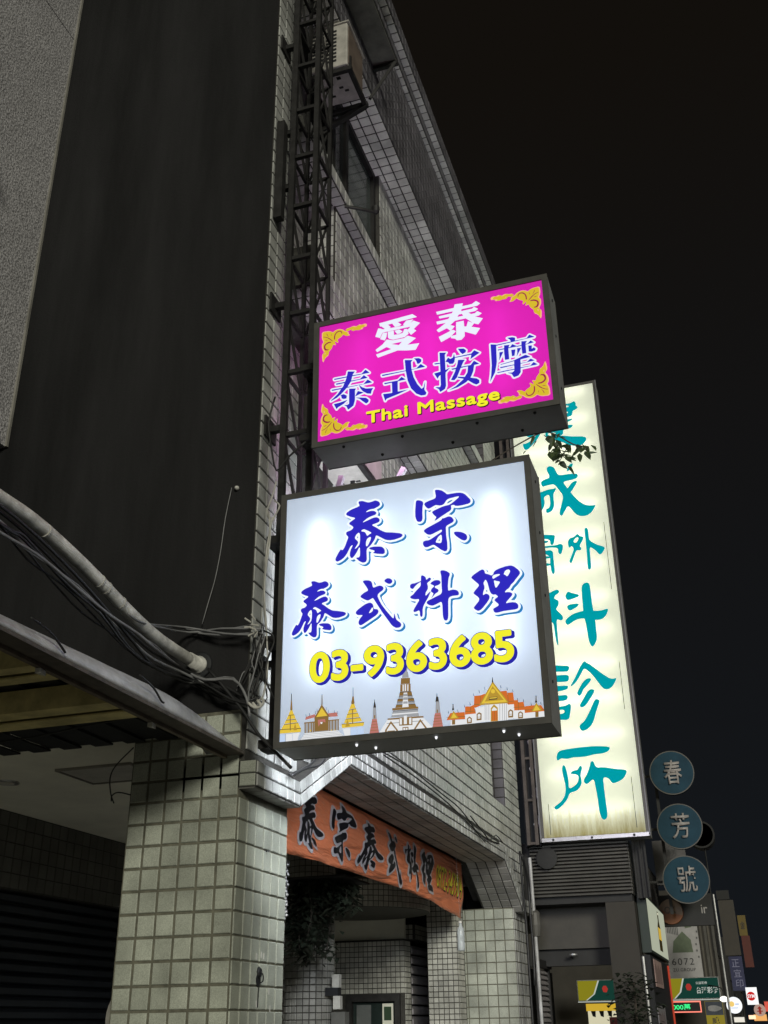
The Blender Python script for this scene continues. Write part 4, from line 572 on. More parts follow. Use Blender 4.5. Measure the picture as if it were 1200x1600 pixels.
 'num_o': '474,627 489,626 521,634 542,647 567,672 579,691 589,713 599,753 602,785 602,816 596,862 587,891 576,915 564,932 538,956 516,968 496,973 470,973 449,968 423,953 400,931 385,907 377,888 370,864 364,822 364,777 367,752 374,723 388,688 399,672 431,641 448,633;674,627 699,626 729,633 753,644 768,655 787,676 797,694 802,712 805,736 804,756 797,782 789,796 778,809 787,822 794,835 799,854 799,891 792,915 783,931 755,957 739,965 707,973 668,973 640,966 620,957 612,948 610,940 610,899 612,890 622,881 633,878 668,888 694,888 708,882 714,870 714,862 708,854 696,848 668,845 656,834 653,825 653,787 655,777 665,767 676,764 697,762 708,757 714,752 719,739 719,731 715,721 705,713 697,711 683,711 660,716 630,731 624,732 617,731 612,728 604,720 602,712 602,664 605,654 614,646 632,638 646,633;1266,627 1291,626 1308,630 1332,638 1347,646 1373,670 1382,683 1390,702 1396,726 1396,750 1390,774 1384,790 1369,809 1384,833 1389,852 1391,884 1386,908 1376,928 1351,953 1329,965 1297,973 1259,973 1222,963 1212,958 1204,950 1200,940 1200,899 1203,890 1212,881 1224,877 1259,888 1286,888 1297,884 1304,872 1304,860 1299,853 1289,849 1268,847 1257,843 1247,833 1245,822 1245,785 1247,777 1260,766 1289,762 1304,754 1309,740 1309,728 1304,718 1296,713 1288,711 1264,712 1240,721 1222,731 1214,733 1202,728 1194,720 1192,712 1192,665 1196,656 1205,646 1219,639 1236,633;1514,627 1536,626 1558,631 1577,639 1592,648 1616,673 1624,684 1634,708 1637,726 1637,748 1632,772 1626,788 1613,806 1591,827 1572,837 1550,844 1527,846 1529,851 1536,860 1553,877 1584,899 1593,908 1597,918 1595,929 1575,955 1560,969 1550,973 1539,970 1507,946 1474,915 1451,887 1434,860 1423,836 1417,817 1408,779 1407,752 1410,723 1417,699 1428,678 1452,652 1465,642 1492,631;1712,627 1737,626 1761,631 1782,639 1800,651 1821,672 1829,683 1837,702 1842,724 1842,752 1837,776 1829,793 1815,809 1826,824 1832,836 1837,860 1837,888 1830,913 1818,934 1795,955 1772,966 1744,973 1707,973 1673,965 1657,957 1649,948 1647,940 1647,899 1649,890 1659,881 1670,877 1705,888 1732,888 1746,883 1751,873 1750,860 1744,852 1734,848 1707,845 1694,834 1692,825 1692,787 1694,777 1704,767 1715,764 1736,762 1749,755 1754,748 1757,736 1752,720 1742,713 1734,711 1721,711 1708,713 1694,718 1668,731 1662,732 1656,731 1650,728 1642,720 1640,712 1640,664 1644,654 1652,646 1673,636 1702,628;1960,627 1980,626 1990,628 2014,634 2027,641 2038,648 2056,665 2066,676 2076,696 2078,696 2084,684 2093,672 2120,647 2145,634 2180,626 2212,628 2241,636 2254,642 2272,655 2286,669 2302,692 2303,665 2306,656 2315,647 2350,633 2384,626 2409,626 2444,634 2468,647 2496,673 2504,684 2512,702 2519,737 2517,763 2514,779 2507,795 2499,808 2472,835 2459,843 2444,850 2409,858 2409,884 2412,887 2480,887 2491,891 2501,900 2503,908 2503,947 2501,956 2491,966 2475,970 2350,970 2339,966 2329,956 2327,944 2327,795 2329,785 2339,775 2350,772 2380,776 2398,775 2411,771 2424,763 2432,748 2432,739 2430,732 2423,721 2406,713 2385,711 2364,714 2348,721 2329,732 2318,731 2310,726 2308,726 2309,732 2308,750 2301,774 2293,788 2280,804 2293,822 2301,841 2304,859 2303,884 2296,908 2290,921 2284,929 2259,954 2235,966 2217,971 2208,973 2177,973 2147,965 2131,957 2118,948 2104,933 2092,918 2087,908 2080,884 2079,870 2080,849 2086,832 2092,819 2102,804 2092,794 2080,774 2078,774 2070,792 2062,803 2041,824 2019,837 2004,842 1988,845 1974,846 1975,851 1983,860 1998,876 2031,899 2040,908 2044,918 2042,929 2038,934 2009,968 1996,973 1985,970 1969,958 1936,930 1911,904 1898,888 1878,854 1868,832 1860,804 1855,777 1855,736 1856,724 1863,700 1874,678 1896,655 1915,641 1939,631;1039,628 1046,627 1052,628 1073,641 1088,652 1128,692 1142,709 1163,744 1173,764 1181,788 1188,820 1189,848 1186,875 1181,894 1171,915 1163,927 1131,957 1107,968 1086,973 1056,973 1040,970 1014,958 1001,950 980,929 970,916 961,892 957,876 957,851 961,835 967,817 978,800 1000,778 1020,766 1046,757 1069,755 1068,751 1054,733 1032,715 1008,698 1000,690 998,683 1000,670 1020,646;836,707 940,706 953,710 963,719 965,728 965,768 963,777 953,787 942,791 840,791 827,787 817,778 815,769 815,728 819,717 827,710;478,711 471,715 466,720 455,745 450,772 448,803 452,840 460,868 470,885 476,888 488,888 496,885 499,880 507,864 512,848 516,825 516,774 509,740 501,723 494,714 486,711;1518,711 1504,718 1498,724 1493,737 1492,747 1494,753 1499,757 1512,760 1528,760 1536,758 1544,754 1549,747 1551,742 1550,728 1547,721 1540,714 1529,711;1964,711 1949,718 1943,728 1940,737 1940,753 1950,758 1960,760 1976,760 1987,757 1992,753 1997,744 1999,736 1997,728 1990,716 1976,711;2182,711 2171,714 2164,719 2161,724 2157,737 2162,750 2176,758 2188,760 2203,759 2212,755 2221,745 2223,739 2223,732 2219,723 2216,718 2206,713;1067,841 1054,846 1048,852 1044,860 1044,872 1049,882 1060,888 1081,888 1092,881 1098,873 1101,864 1101,849 1099,846 1089,842;2184,846 2174,850 2167,859 2165,872 2171,883 2182,888 2201,888 2209,885 2214,880 2218,872 2218,864 2214,856 2204,847 2198,845',
 'thai': '1986,152 2014,151 2042,158 2058,168 2064,180 2064,196 2058,208 2043,218 2026,223 2011,225 2008,227 2021,230 2032,234 2041,240 2047,246 2054,260 2052,278 2060,280 2064,283 2066,288 2066,302 2064,305 2059,309 2008,309 1984,306 1971,301 1961,294 1952,281 1950,275 1950,259 1955,249 1964,240 1958,230 1959,217 1945,206 1939,195 1939,180 1943,172 1957,161 1971,154;1994,182 1982,183 1975,187 1976,190 1987,194 2008,194 2018,192 2025,190 2028,187 2019,183;998,198 1016,197 1037,205 1050,198 1066,197 1082,204 1088,211 1089,222 1087,227 1082,230 1074,228 1071,230 1071,276 1069,284 1066,291 1059,298 1043,307 1024,311 1002,309 986,302 978,296 974,291 974,270 976,267 981,264 995,272 1013,277 1026,277 1031,275 1033,272 1033,270 1029,268 998,259 989,254 978,247 972,238 970,232 970,225 976,212 987,202;1497,198 1514,197 1536,204 1549,198 1563,197 1578,202 1583,206 1586,211 1586,222 1584,227 1579,230 1571,227 1569,228 1569,278 1567,286 1560,296 1546,306 1525,311 1502,309 1494,307 1482,301 1474,296 1472,291 1472,268 1474,265 1478,262 1491,270 1504,276 1522,277 1530,275 1531,273 1531,270 1530,269 1496,259 1486,254 1474,244 1470,236 1470,220 1476,209 1488,201;1631,198 1656,197 1669,201 1685,212 1693,225 1693,238 1686,251 1669,262 1646,273 1641,276 1646,279 1658,277 1682,269 1686,271 1689,276 1688,296 1686,299 1678,304 1651,311 1640,311 1629,309 1619,306 1608,298 1604,294 1600,284 1600,270 1603,263 1609,257 1626,246 1648,235 1652,232 1648,229 1638,229 1624,233 1606,241 1600,238 1598,235 1598,228 1598,214 1600,209 1608,204;1745,198 1770,197 1782,201 1795,208 1802,215 1805,222 1807,228 1807,236 1801,249 1779,264 1760,273 1755,276 1758,279 1771,277 1792,270 1798,273 1801,278 1801,294 1798,299 1792,304 1765,311 1754,311 1742,309 1733,306 1724,300 1717,293 1713,286 1713,272 1718,261 1726,254 1736,247 1762,235 1766,232 1762,229 1752,229 1742,231 1720,240 1713,236 1712,233 1711,227 1711,214 1713,209 1722,204 1736,199;1847,198 1866,197 1886,205 1901,198 1915,197 1931,204 1938,211 1938,222 1936,227 1931,230 1923,228 1921,230 1921,276 1919,284 1915,291 1909,298 1893,307 1875,311 1862,311 1851,309 1835,302 1827,296 1824,291 1824,270 1826,267 1830,264 1845,272 1864,277 1875,277 1880,275 1883,272 1883,270 1878,268 1862,264 1842,256 1829,248 1824,241 1820,230 1820,225 1825,212 1837,202;2127,198 2154,197 2166,199 2187,207 2194,212 2196,216 2196,235 2194,238 2189,241 2163,232 2142,231 2128,233 2121,236 2116,241 2117,243 2120,244 2189,243 2196,249 2198,259 2196,270 2188,288 2179,296 2168,304 2155,309 2144,311 2131,311 2110,306 2094,296 2086,288 2083,284 2076,272 2074,264 2074,246 2083,225 2090,216 2102,207 2115,201;721,200 746,199 752,203 754,206 755,323 811,324 817,329 818,337 818,350 816,353 811,357 661,357 658,357 652,352 650,348 650,332 653,328 658,324 714,323 714,208 717,203;843,200 864,199 872,204 873,209 873,268 877,274 888,279 906,278 911,275 914,270 914,209 917,203 923,199 942,199 949,203 951,208 951,273 949,281 944,291 930,304 918,309 909,311 891,309 874,303 873,348 870,353 864,357 843,357 838,353 836,348 836,209 837,204;1113,200 1136,199 1141,203 1143,208 1143,300 1141,305 1132,310 1142,319 1146,329 1142,339 1130,348 1120,348 1114,344 1109,340 1103,329 1107,319 1118,310 1109,305 1106,300 1106,208 1109,203;1267,200 1291,199 1298,203 1300,206 1300,296 1300,299 1302,299 1307,296 1342,261 1354,255 1357,255 1363,260 1397,293 1406,299 1408,206 1410,203 1416,199 1438,199 1445,203 1447,211 1447,347 1445,353 1438,357 1416,357 1400,344 1354,301 1299,352 1293,357 1269,357 1262,353 1260,347 1260,209 1261,204;1014,226 1009,230 1011,235 1018,238 1034,242 1034,230 1024,226;1512,226 1507,230 1510,236 1525,242 1531,242 1531,230 1522,226;1864,226 1859,230 1860,235 1867,238 1883,242 1883,230 1874,226;1997,258 1990,260 1985,264 1985,268 1989,274 2002,277 2011,275 2018,270 2018,265 2014,261 2005,258;2118,271 2118,273 2125,277 2134,279 2150,277 2156,273 2156,272 2154,271',
 'thai_o': '1986,145 2014,144 2042,151 2056,160 2064,169 2068,176 2070,180 2070,196 2064,208 2056,216 2034,228 2052,244 2058,257 2059,272 2068,280 2071,284 2071,302 2066,311 2058,316 2006,316 1992,314 1974,309 1960,300 1948,286 1945,276 1945,257 1950,248 1957,240 1953,232 1952,219 1946,214 1944,214 1943,225 1940,230 1931,237 1927,236 1926,238 1925,281 1920,293 1907,306 1888,315 1862,317 1838,310 1830,305 1822,297 1818,291 1818,270 1821,265 1830,256 1817,240 1815,224 1820,211 1830,200 1843,193 1851,191 1866,191 1886,198 1901,191 1915,191 1933,198 1934,179 1940,169 1957,154 1971,148;998,192 1016,191 1037,198 1050,191 1066,191 1082,198 1090,204 1093,209 1094,224 1092,228 1082,236 1078,236 1076,238 1076,280 1072,289 1059,304 1043,314 1024,317 1002,315 981,306 969,292 969,268 980,256 973,248 968,240 966,233 966,222 971,211 980,201;1497,192 1514,191 1536,198 1549,191 1563,191 1582,199 1592,211 1598,204 1608,198 1634,191 1656,191 1675,198 1692,212 1698,225 1698,240 1693,250 1682,260 1693,273 1694,296 1692,300 1678,310 1651,317 1629,315 1619,312 1609,305 1600,296 1595,286 1594,270 1599,260 1616,244 1605,247 1599,244 1593,236 1592,226 1581,236 1574,236 1574,281 1570,291 1559,304 1546,312 1525,317 1501,315 1482,307 1470,297 1466,291 1467,267 1477,254 1469,245 1465,238 1465,220 1468,212 1477,202 1488,194;1745,192 1770,191 1782,194 1795,202 1806,212 1810,220 1812,227 1812,240 1806,250 1794,262 1805,275 1806,296 1802,302 1792,310 1765,317 1742,315 1733,312 1723,306 1713,296 1708,288 1708,270 1710,265 1713,260 1730,244 1718,246 1708,238 1706,233 1707,211 1710,205 1718,199 1736,193;2127,192 2154,191 2166,193 2187,201 2198,209 2201,216 2201,235 2198,243 2202,249 2202,260 2199,276 2192,290 2179,303 2168,310 2154,316 2131,317 2115,314 2104,309 2093,301 2078,287 2072,273 2070,265 2070,243 2076,227 2083,217 2102,201 2115,194;721,193 746,192 757,201 759,208 759,315 763,317 810,317 818,322 823,331 823,350 820,356 811,363 659,364 648,355 646,350 646,329 650,324 657,318 706,317 709,315 710,206 713,200;843,193 864,192 876,201 878,208 878,265 880,269 888,272 904,272 909,268 910,206 914,198 923,192 942,192 951,198 956,206 956,275 949,292 935,307 918,315 899,317 878,313 877,352 872,359 864,364 843,363 834,356 831,350 831,206 834,200;1113,193 1136,193 1145,200 1148,206 1148,302 1143,312 1149,321 1151,331 1146,342 1130,354 1118,354 1108,347 1104,342 1098,331 1100,321 1107,312 1102,302 1102,206 1105,200;1267,193 1293,193 1300,198 1304,204 1306,290 1309,288 1342,255 1354,248 1363,253 1397,287 1402,288 1402,208 1404,201 1416,192 1438,192 1446,197 1450,201 1452,208 1452,348 1449,356 1438,364 1416,363 1400,351 1354,307 1299,359 1293,363 1269,364 1261,359 1257,355 1255,348 1255,208 1258,201;1997,265 1992,267 1992,268 2002,271 2011,268 2012,267',
}
TEMPLE = '''k0:168,559 176,558 181,465 171,466
b1:169,485 181,483 189,388 163,391
y2:167,391 186,389 207,334 146,334
k3:167,391 186,389 186,382 167,384
y3:143,334 213,334 227,290 125,290
k4:143,334 213,334 214,328 143,328
y0:118,288 230,287 248,252 100,248
k1:118,288 230,287 230,281 118,282
y1:98,244 254,249 284,188 70,196
k2:98,244 254,249 254,243 98,238
y2:50,196 288,188 285,147 52,153
k3:50,196 288,188 288,182 50,190
b5:162,330 172,329 177,174 167,175
l0:59,143 116,142 119,55 49,57
w0:123,141 193,139 196,54 126,54
w0:197,143 276,141 258,95 251,49 200,53
s1:116,142 122,141 124,54 119,55
g4:205,172 222,242 246,170
k0:841,553 846,552 848,451 840,452
b1:837,458 852,457 861,386 823,387
y2:827,387 856,387 873,335 802,327
k3:827,387 856,387 856,381 827,381
y3:799,324 877,332 889,291 786,283
k4:799,324 877,332 877,326 799,318
y4:781,282 896,287 914,241 769,238
k5:781,282 896,287 896,281 781,276
y0:765,236 920,237 939,198 747,192
k1:765,236 920,237 920,231 765,230
y0:722,189 963,186 954,149 728,147
k1:722,189 963,186 963,180 722,183
b6:836,324 845,323 845,177 836,178
g2:762,155 784,230 811,157
w0:735,140 815,139 815,51 760,50
l0:820,138 883,138 883,53 820,51
l0:888,138 957,137 956,53 888,53
s0:504,517 514,516 525,406 496,406
w1:333,134 673,132 772,49 260,42
s2:318,120 689,116 691,112 316,116
s2:304,103 709,101 711,98 301,100
s2:289,87 729,87 731,83 286,83
s2:274,70 749,72 751,68 272,67
s2:259,54 769,57 771,54 257,51
r0:336,297 431,318 451,286 330,268
r0:571,311 671,313 684,270 590,273
b0:318,243 697,242 697,230 318,231
s2:322,230 693,231 694,129 325,131
b3:326,233 336,232 338,134 328,134
b3:363,233 373,232 375,133 365,133
b3:395,233 405,232 407,133 397,133
b3:417,233 428,232 429,133 419,132
b3:590,233 600,232 602,131 592,130
b3:619,233 629,232 630,130 620,130
b3:653,233 663,232 664,130 654,130
b3:684,233 694,232 695,129 685,129
y4:383,161 396,161 396,143 384,143
y4:610,140 623,140 623,132 610,132
y4:645,137 658,137 658,131 645,131
b1:508,413 596,276 426,274
y2:509,377 571,287 451,285
b3:432,274 584,277 585,136 434,139
r4:468,255 546,256 553,220 508,236 478,184
w5:496,228 521,228 516,208 501,210
k1:335,328 339,327 343,293 337,294
k1:373,336 377,336 381,302 375,302
k2:437,348 441,348 444,313 439,314
k3:456,370 459,370 463,336 457,336
k3:560,378 563,378 566,344 561,344
k2:578,350 581,349 584,315 579,316
k1:642,340 646,339 649,305 644,306
k1:677,328 681,327 684,294 679,294
k0:1070,404 1074,404 1078,371 1068,372
k1:1066,375 1079,373 1088,319 1056,319
s2:1056,322 1087,319 1094,206 1048,205
b3:1065,244 1078,243 1077,210 1065,211
r3:1045,205 1094,206 1121,34 1011,39
b4:1040,182 1099,182 1100,177 1039,177
b4:1035,153 1104,152 1105,148 1033,149
b4:1029,124 1108,123 1109,118 1028,120
b4:1023,96 1113,93 1114,88 1022,91
b4:1018,67 1117,64 1118,59 1016,63
s0:1388,739 1415,738 1420,650 1380,652
s1:1371,651 1427,649 1433,590 1362,593
b2:1352,591 1446,587 1445,527 1347,531
b3:1344,529 1451,526 1451,448 1340,454
w4:1368,523 1380,523 1379,457 1366,457
w4:1390,526 1404,526 1403,454 1388,455
w4:1417,520 1429,520 1427,453 1415,453
b4:1337,452 1458,447 1466,405 1329,413
k5:1337,452 1458,447 1458,441 1337,446
s5:1327,411 1468,405 1473,375 1320,385
k6:1327,411 1468,405 1468,399 1326,405
b6:1314,383 1481,374 1487,346 1308,355
k7:1314,383 1481,374 1481,368 1314,377
s7:1307,353 1488,344 1491,320 1302,329
k8:1307,353 1488,344 1488,338 1307,347
b8:1299,327 1494,317 1505,285 1288,295
k9:1299,327 1494,317 1493,311 1299,321
w10:1378,438 1415,437 1427,291 1361,292
s11:1376,426 1418,424 1421,398 1371,401
s11:1375,391 1417,389 1420,362 1371,365
s11:1374,349 1416,347 1419,325 1370,327
b11:1258,294 1523,284 1528,263 1257,270
s12:1263,266 1522,260 1532,187 1244,203
k13:1263,266 1522,260 1522,254 1263,260
w13:1257,237 1525,232 1527,220 1254,223
b13:1207,195 1574,185 1579,169 1207,180
w14:1207,178 1573,168 1586,26 1193,39
w15:1108,41 1195,167 1207,181 1322,172 1319,31
s16:1201,149 1572,141 1574,134 1198,141
b17:1243,166 1314,69 1319,31 1181,37 1182,81
w18:1243,139 1296,70 1295,33 1199,38 1200,79
b19:1206,71 1284,69 1283,37 1205,39
w20:1230,59 1260,59 1259,39 1229,40
w15:1575,165 1670,58 1669,29 1580,27
b17:1543,157 1608,64 1606,25 1476,26 1477,65
w18:1545,130 1591,61 1590,27 1493,27 1494,63
b19:1505,60 1579,59 1578,28 1504,28
w20:1528,46 1557,46 1557,29 1527,29
b17:1328,193 1464,189 1462,103 1327,111
w18:1334,183 1358,183 1357,120 1333,121
w18:1377,204 1409,204 1407,120 1375,121
w18:1430,179 1454,179 1452,116 1429,116
w18:1333,109 1459,106 1457,30 1331,35
b19:1362,93 1422,91 1421,36 1361,38
w20:1370,84 1390,84 1389,39 1369,38
w20:1396,83 1413,82 1412,38 1395,38
k0:1714,399 1719,399 1721,361 1710,362
k1:1707,365 1729,363 1734,315 1698,315
s2:1701,318 1739,315 1746,200 1693,199
b3:1710,236 1722,236 1720,205 1709,205
r16:1691,199 1749,200 1773,36 1660,38
b17:1685,177 1752,176 1753,171 1684,172
b17:1679,150 1757,148 1758,143 1678,145
b17:1674,123 1761,120 1762,115 1672,118
b17:1668,95 1765,92 1766,87 1667,91
b17:1663,68 1769,64 1770,59 1661,64
w0:1843,116 1988,113 1985,51 1840,53
w1:1990,159 2094,160 2089,63 1985,62
w2:2097,217 2184,220 2176,72 2089,69
w3:2186,260 2415,248 2403,67 2176,72
w4:2412,214 2475,213 2466,78 2403,73
w5:2471,151 2572,152 2566,63 2465,73
w6:2570,119 2760,122 2754,50 2565,57
w7:1811,61 2754,56 2752,28 1810,33
s8:1811,61 2754,56 2754,52 1811,58
s8:1811,50 2753,45 2753,41 1811,47
s9:1823,60 1826,60 1825,39 1822,40
s9:1848,60 1852,60 1851,39 1847,39
s9:1874,60 1877,59 1877,39 1873,39
s9:1900,60 1903,59 1902,39 1899,39
s9:1925,59 1929,59 1928,39 1924,39
s9:1951,59 1954,59 1953,39 1950,39
s9:1976,59 1979,59 1978,38 1975,39
s9:2001,59 2005,59 2004,38 2000,39
s9:2027,59 2030,59 2029,38 2026,38
s9:2052,59 2056,58 2055,38 2051,38
s9:2077,59 2081,58 2080,38 2076,38
s9:2103,58 2106,58 2105,38 2102,38
s9:2128,58 2131,58 2130,38 2127,38
s9:2153,58 2157,58 2155,37 2152,38
s9:2178,58 2182,58 2181,37 2177,38
s9:2203,58 2207,57 2206,37 2202,38
s9:2229,58 2232,57 2231,37 2227,37
s9:2254,57 2257,57 2256,37 2252,37
s9:2279,57 2282,57 2281,37 2277,37
s9:2304,57 2307,57 2306,37 2302,37
s9:2329,57 2332,57 2331,37 2327,37
s9:2353,57 2357,57 2356,36 2352,37
s9:2378,57 2382,56 2380,36 2377,37
s9:2403,57 2407,56 2405,36 2402,36
s9:2428,56 2431,56 2430,36 2427,36
s9:2453,56 2456,56 2455,36 2451,36
s9:2478,56 2481,56 2479,36 2476,36
s9:2502,56 2506,56 2504,36 2501,36
s9:2527,56 2530,55 2529,35 2525,36
s9:2552,56 2555,55 2553,35 2550,36
s9:2576,55 2579,55 2578,35 2575,35
s9:2601,55 2604,55 2603,35 2599,35
s9:2625,55 2629,55 2627,35 2624,35
s9:2650,55 2653,55 2652,35 2648,35
s9:2674,55 2678,55 2676,35 2673,35
s9:2699,55 2702,54 2700,34 2697,35
s9:2723,55 2726,54 2725,34 2721,35
s9:2747,54 2751,54 2749,34 2746,34
o2:1802,123 1846,190 1986,185 1988,116
b3:1803,155 1989,144 1989,138 1803,149
o3:1988,159 1994,239 2046,234 2081,247 2097,160
b4:1989,191 2098,187 2098,181 1989,185
o4:2080,222 2089,333 2150,333 2197,345 2197,247 2097,217
b5:2082,251 2197,246 2197,240 2081,245
o4:2347,353 2410,352 2422,233 2413,218 2344,299
b5:2341,258 2423,256 2423,251 2341,252
o6:2415,331 2471,328 2477,213 2414,214
b7:2409,246 2479,246 2479,240 2409,241
o8:2472,251 2511,249 2515,226 2566,227 2574,147 2471,151
b9:2467,183 2576,179 2576,174 2467,178
o10:2572,181 2659,183 2731,176 2761,117 2569,117
b11:2570,148 2763,136 2762,130 2569,142
b6:2145,241 2150,333 2154,332 2149,240
b5:2043,171 2046,234 2051,233 2047,170
b8:2417,333 2421,332 2421,215 2416,216
b10:2508,147 2513,229 2518,228 2512,147
g9:2279,459 2422,236 2135,240
y10:2277,436 2406,242 2154,245
g11:2276,410 2376,263 2192,265
y12:2256,364 2268,379 2287,378 2298,361 2294,343 2277,336 2260,345
k12:2235,303 2315,302 2314,275 2233,277
y13:2239,298 2310,298 2310,286 2239,287
g11:2145,250 2414,241 2413,227 2144,234
k10:2278,500 2281,500 2286,447 2270,446
s12:2191,250 2196,250 2187,86 2182,84
s12:2209,248 2213,248 2204,84 2199,82
s12:2228,246 2233,246 2223,82 2218,81
s12:2334,236 2339,235 2328,72 2324,70
s12:2360,233 2365,232 2354,70 2350,68
s12:2381,231 2385,230 2375,68 2370,66
s12:2399,229 2403,228 2393,66 2388,64
g12:2246,194 2279,230 2314,193 2309,65 2238,66
w13:2256,182 2277,205 2304,181 2304,168 2256,168
o13:2253,165 2310,165 2304,71 2248,71
b14:2279,164 2284,164 2278,71 2274,72
b14:2262,155 2265,154 2260,73 2257,73
b14:2297,155 2300,154 2295,72 2292,72
b2:2005,117 2030,138 2054,118 2052,73 2005,71
w3:2016,111 2029,124 2043,112 2042,85 2016,84
b4:2015,96 2043,95 2042,91 2015,91
b3:2103,153 2127,170 2152,154 2148,92 2100,91
w4:2113,145 2127,155 2140,145 2138,108 2111,107
b5:2112,124 2139,124 2139,119 2111,120
b5:2412,151 2434,168 2459,150 2455,87 2408,89
w6:2422,142 2434,153 2448,142 2445,104 2419,105
b7:2420,122 2447,121 2446,117 2419,117
b6:2506,125 2528,139 2552,120 2548,70 2502,71
w7:2516,117 2528,125 2541,114 2539,84 2513,85
b8:2513,97 2540,97 2540,93 2513,93
b3:1858,120 1889,119 1887,73 1856,74
b11:2670,118 2701,117 2697,67 2666,67
g4:1878,208 1928,130 1831,130
y5:1877,187 1910,138 1849,137
g12:2686,207 2735,125 2633,122
y13:2684,184 2718,131 2651,129
k0:1869,280 1879,279 1883,215 1861,214
s1:1870,271 1877,270 1878,233 1866,234
k0:2683,277 2692,277 2694,208 2672,208
s1:2683,268 2690,268 2690,225 2678,227
k4:1983,264 1987,259 1991,233 1995,231 1988,229 1984,236
k4:2040,282 2044,277 2048,251 2051,248 2044,246 2041,254
k5:2082,364 2085,359 2089,333 2093,331 2086,329 2083,336
k10:2138,393 2141,388 2146,362 2149,360 2142,358 2139,365
k12:2194,417 2197,412 2201,386 2205,383 2198,381 2195,389
k12:2353,415 2357,410 2361,384 2364,381 2357,380 2354,387
k10:2413,389 2416,384 2420,358 2423,355 2416,354 2413,361
k7:2467,364 2470,359 2474,334 2477,331 2470,329 2467,337
k9:2508,277 2511,272 2515,247 2518,244 2511,243 2508,250
k9:2563,258 2566,253 2570,228 2573,225 2566,223 2563,230
k13:2634,215 2637,210 2641,185 2644,183 2637,181 2634,188
k13:2727,212 2730,207 2733,181 2736,179 2730,177 2727,184
k5:1821,220 1824,215 1829,189 1833,187 1826,185 1822,192
k5:1917,220 1920,215 1925,189 1929,186 1921,185 1918,192'''
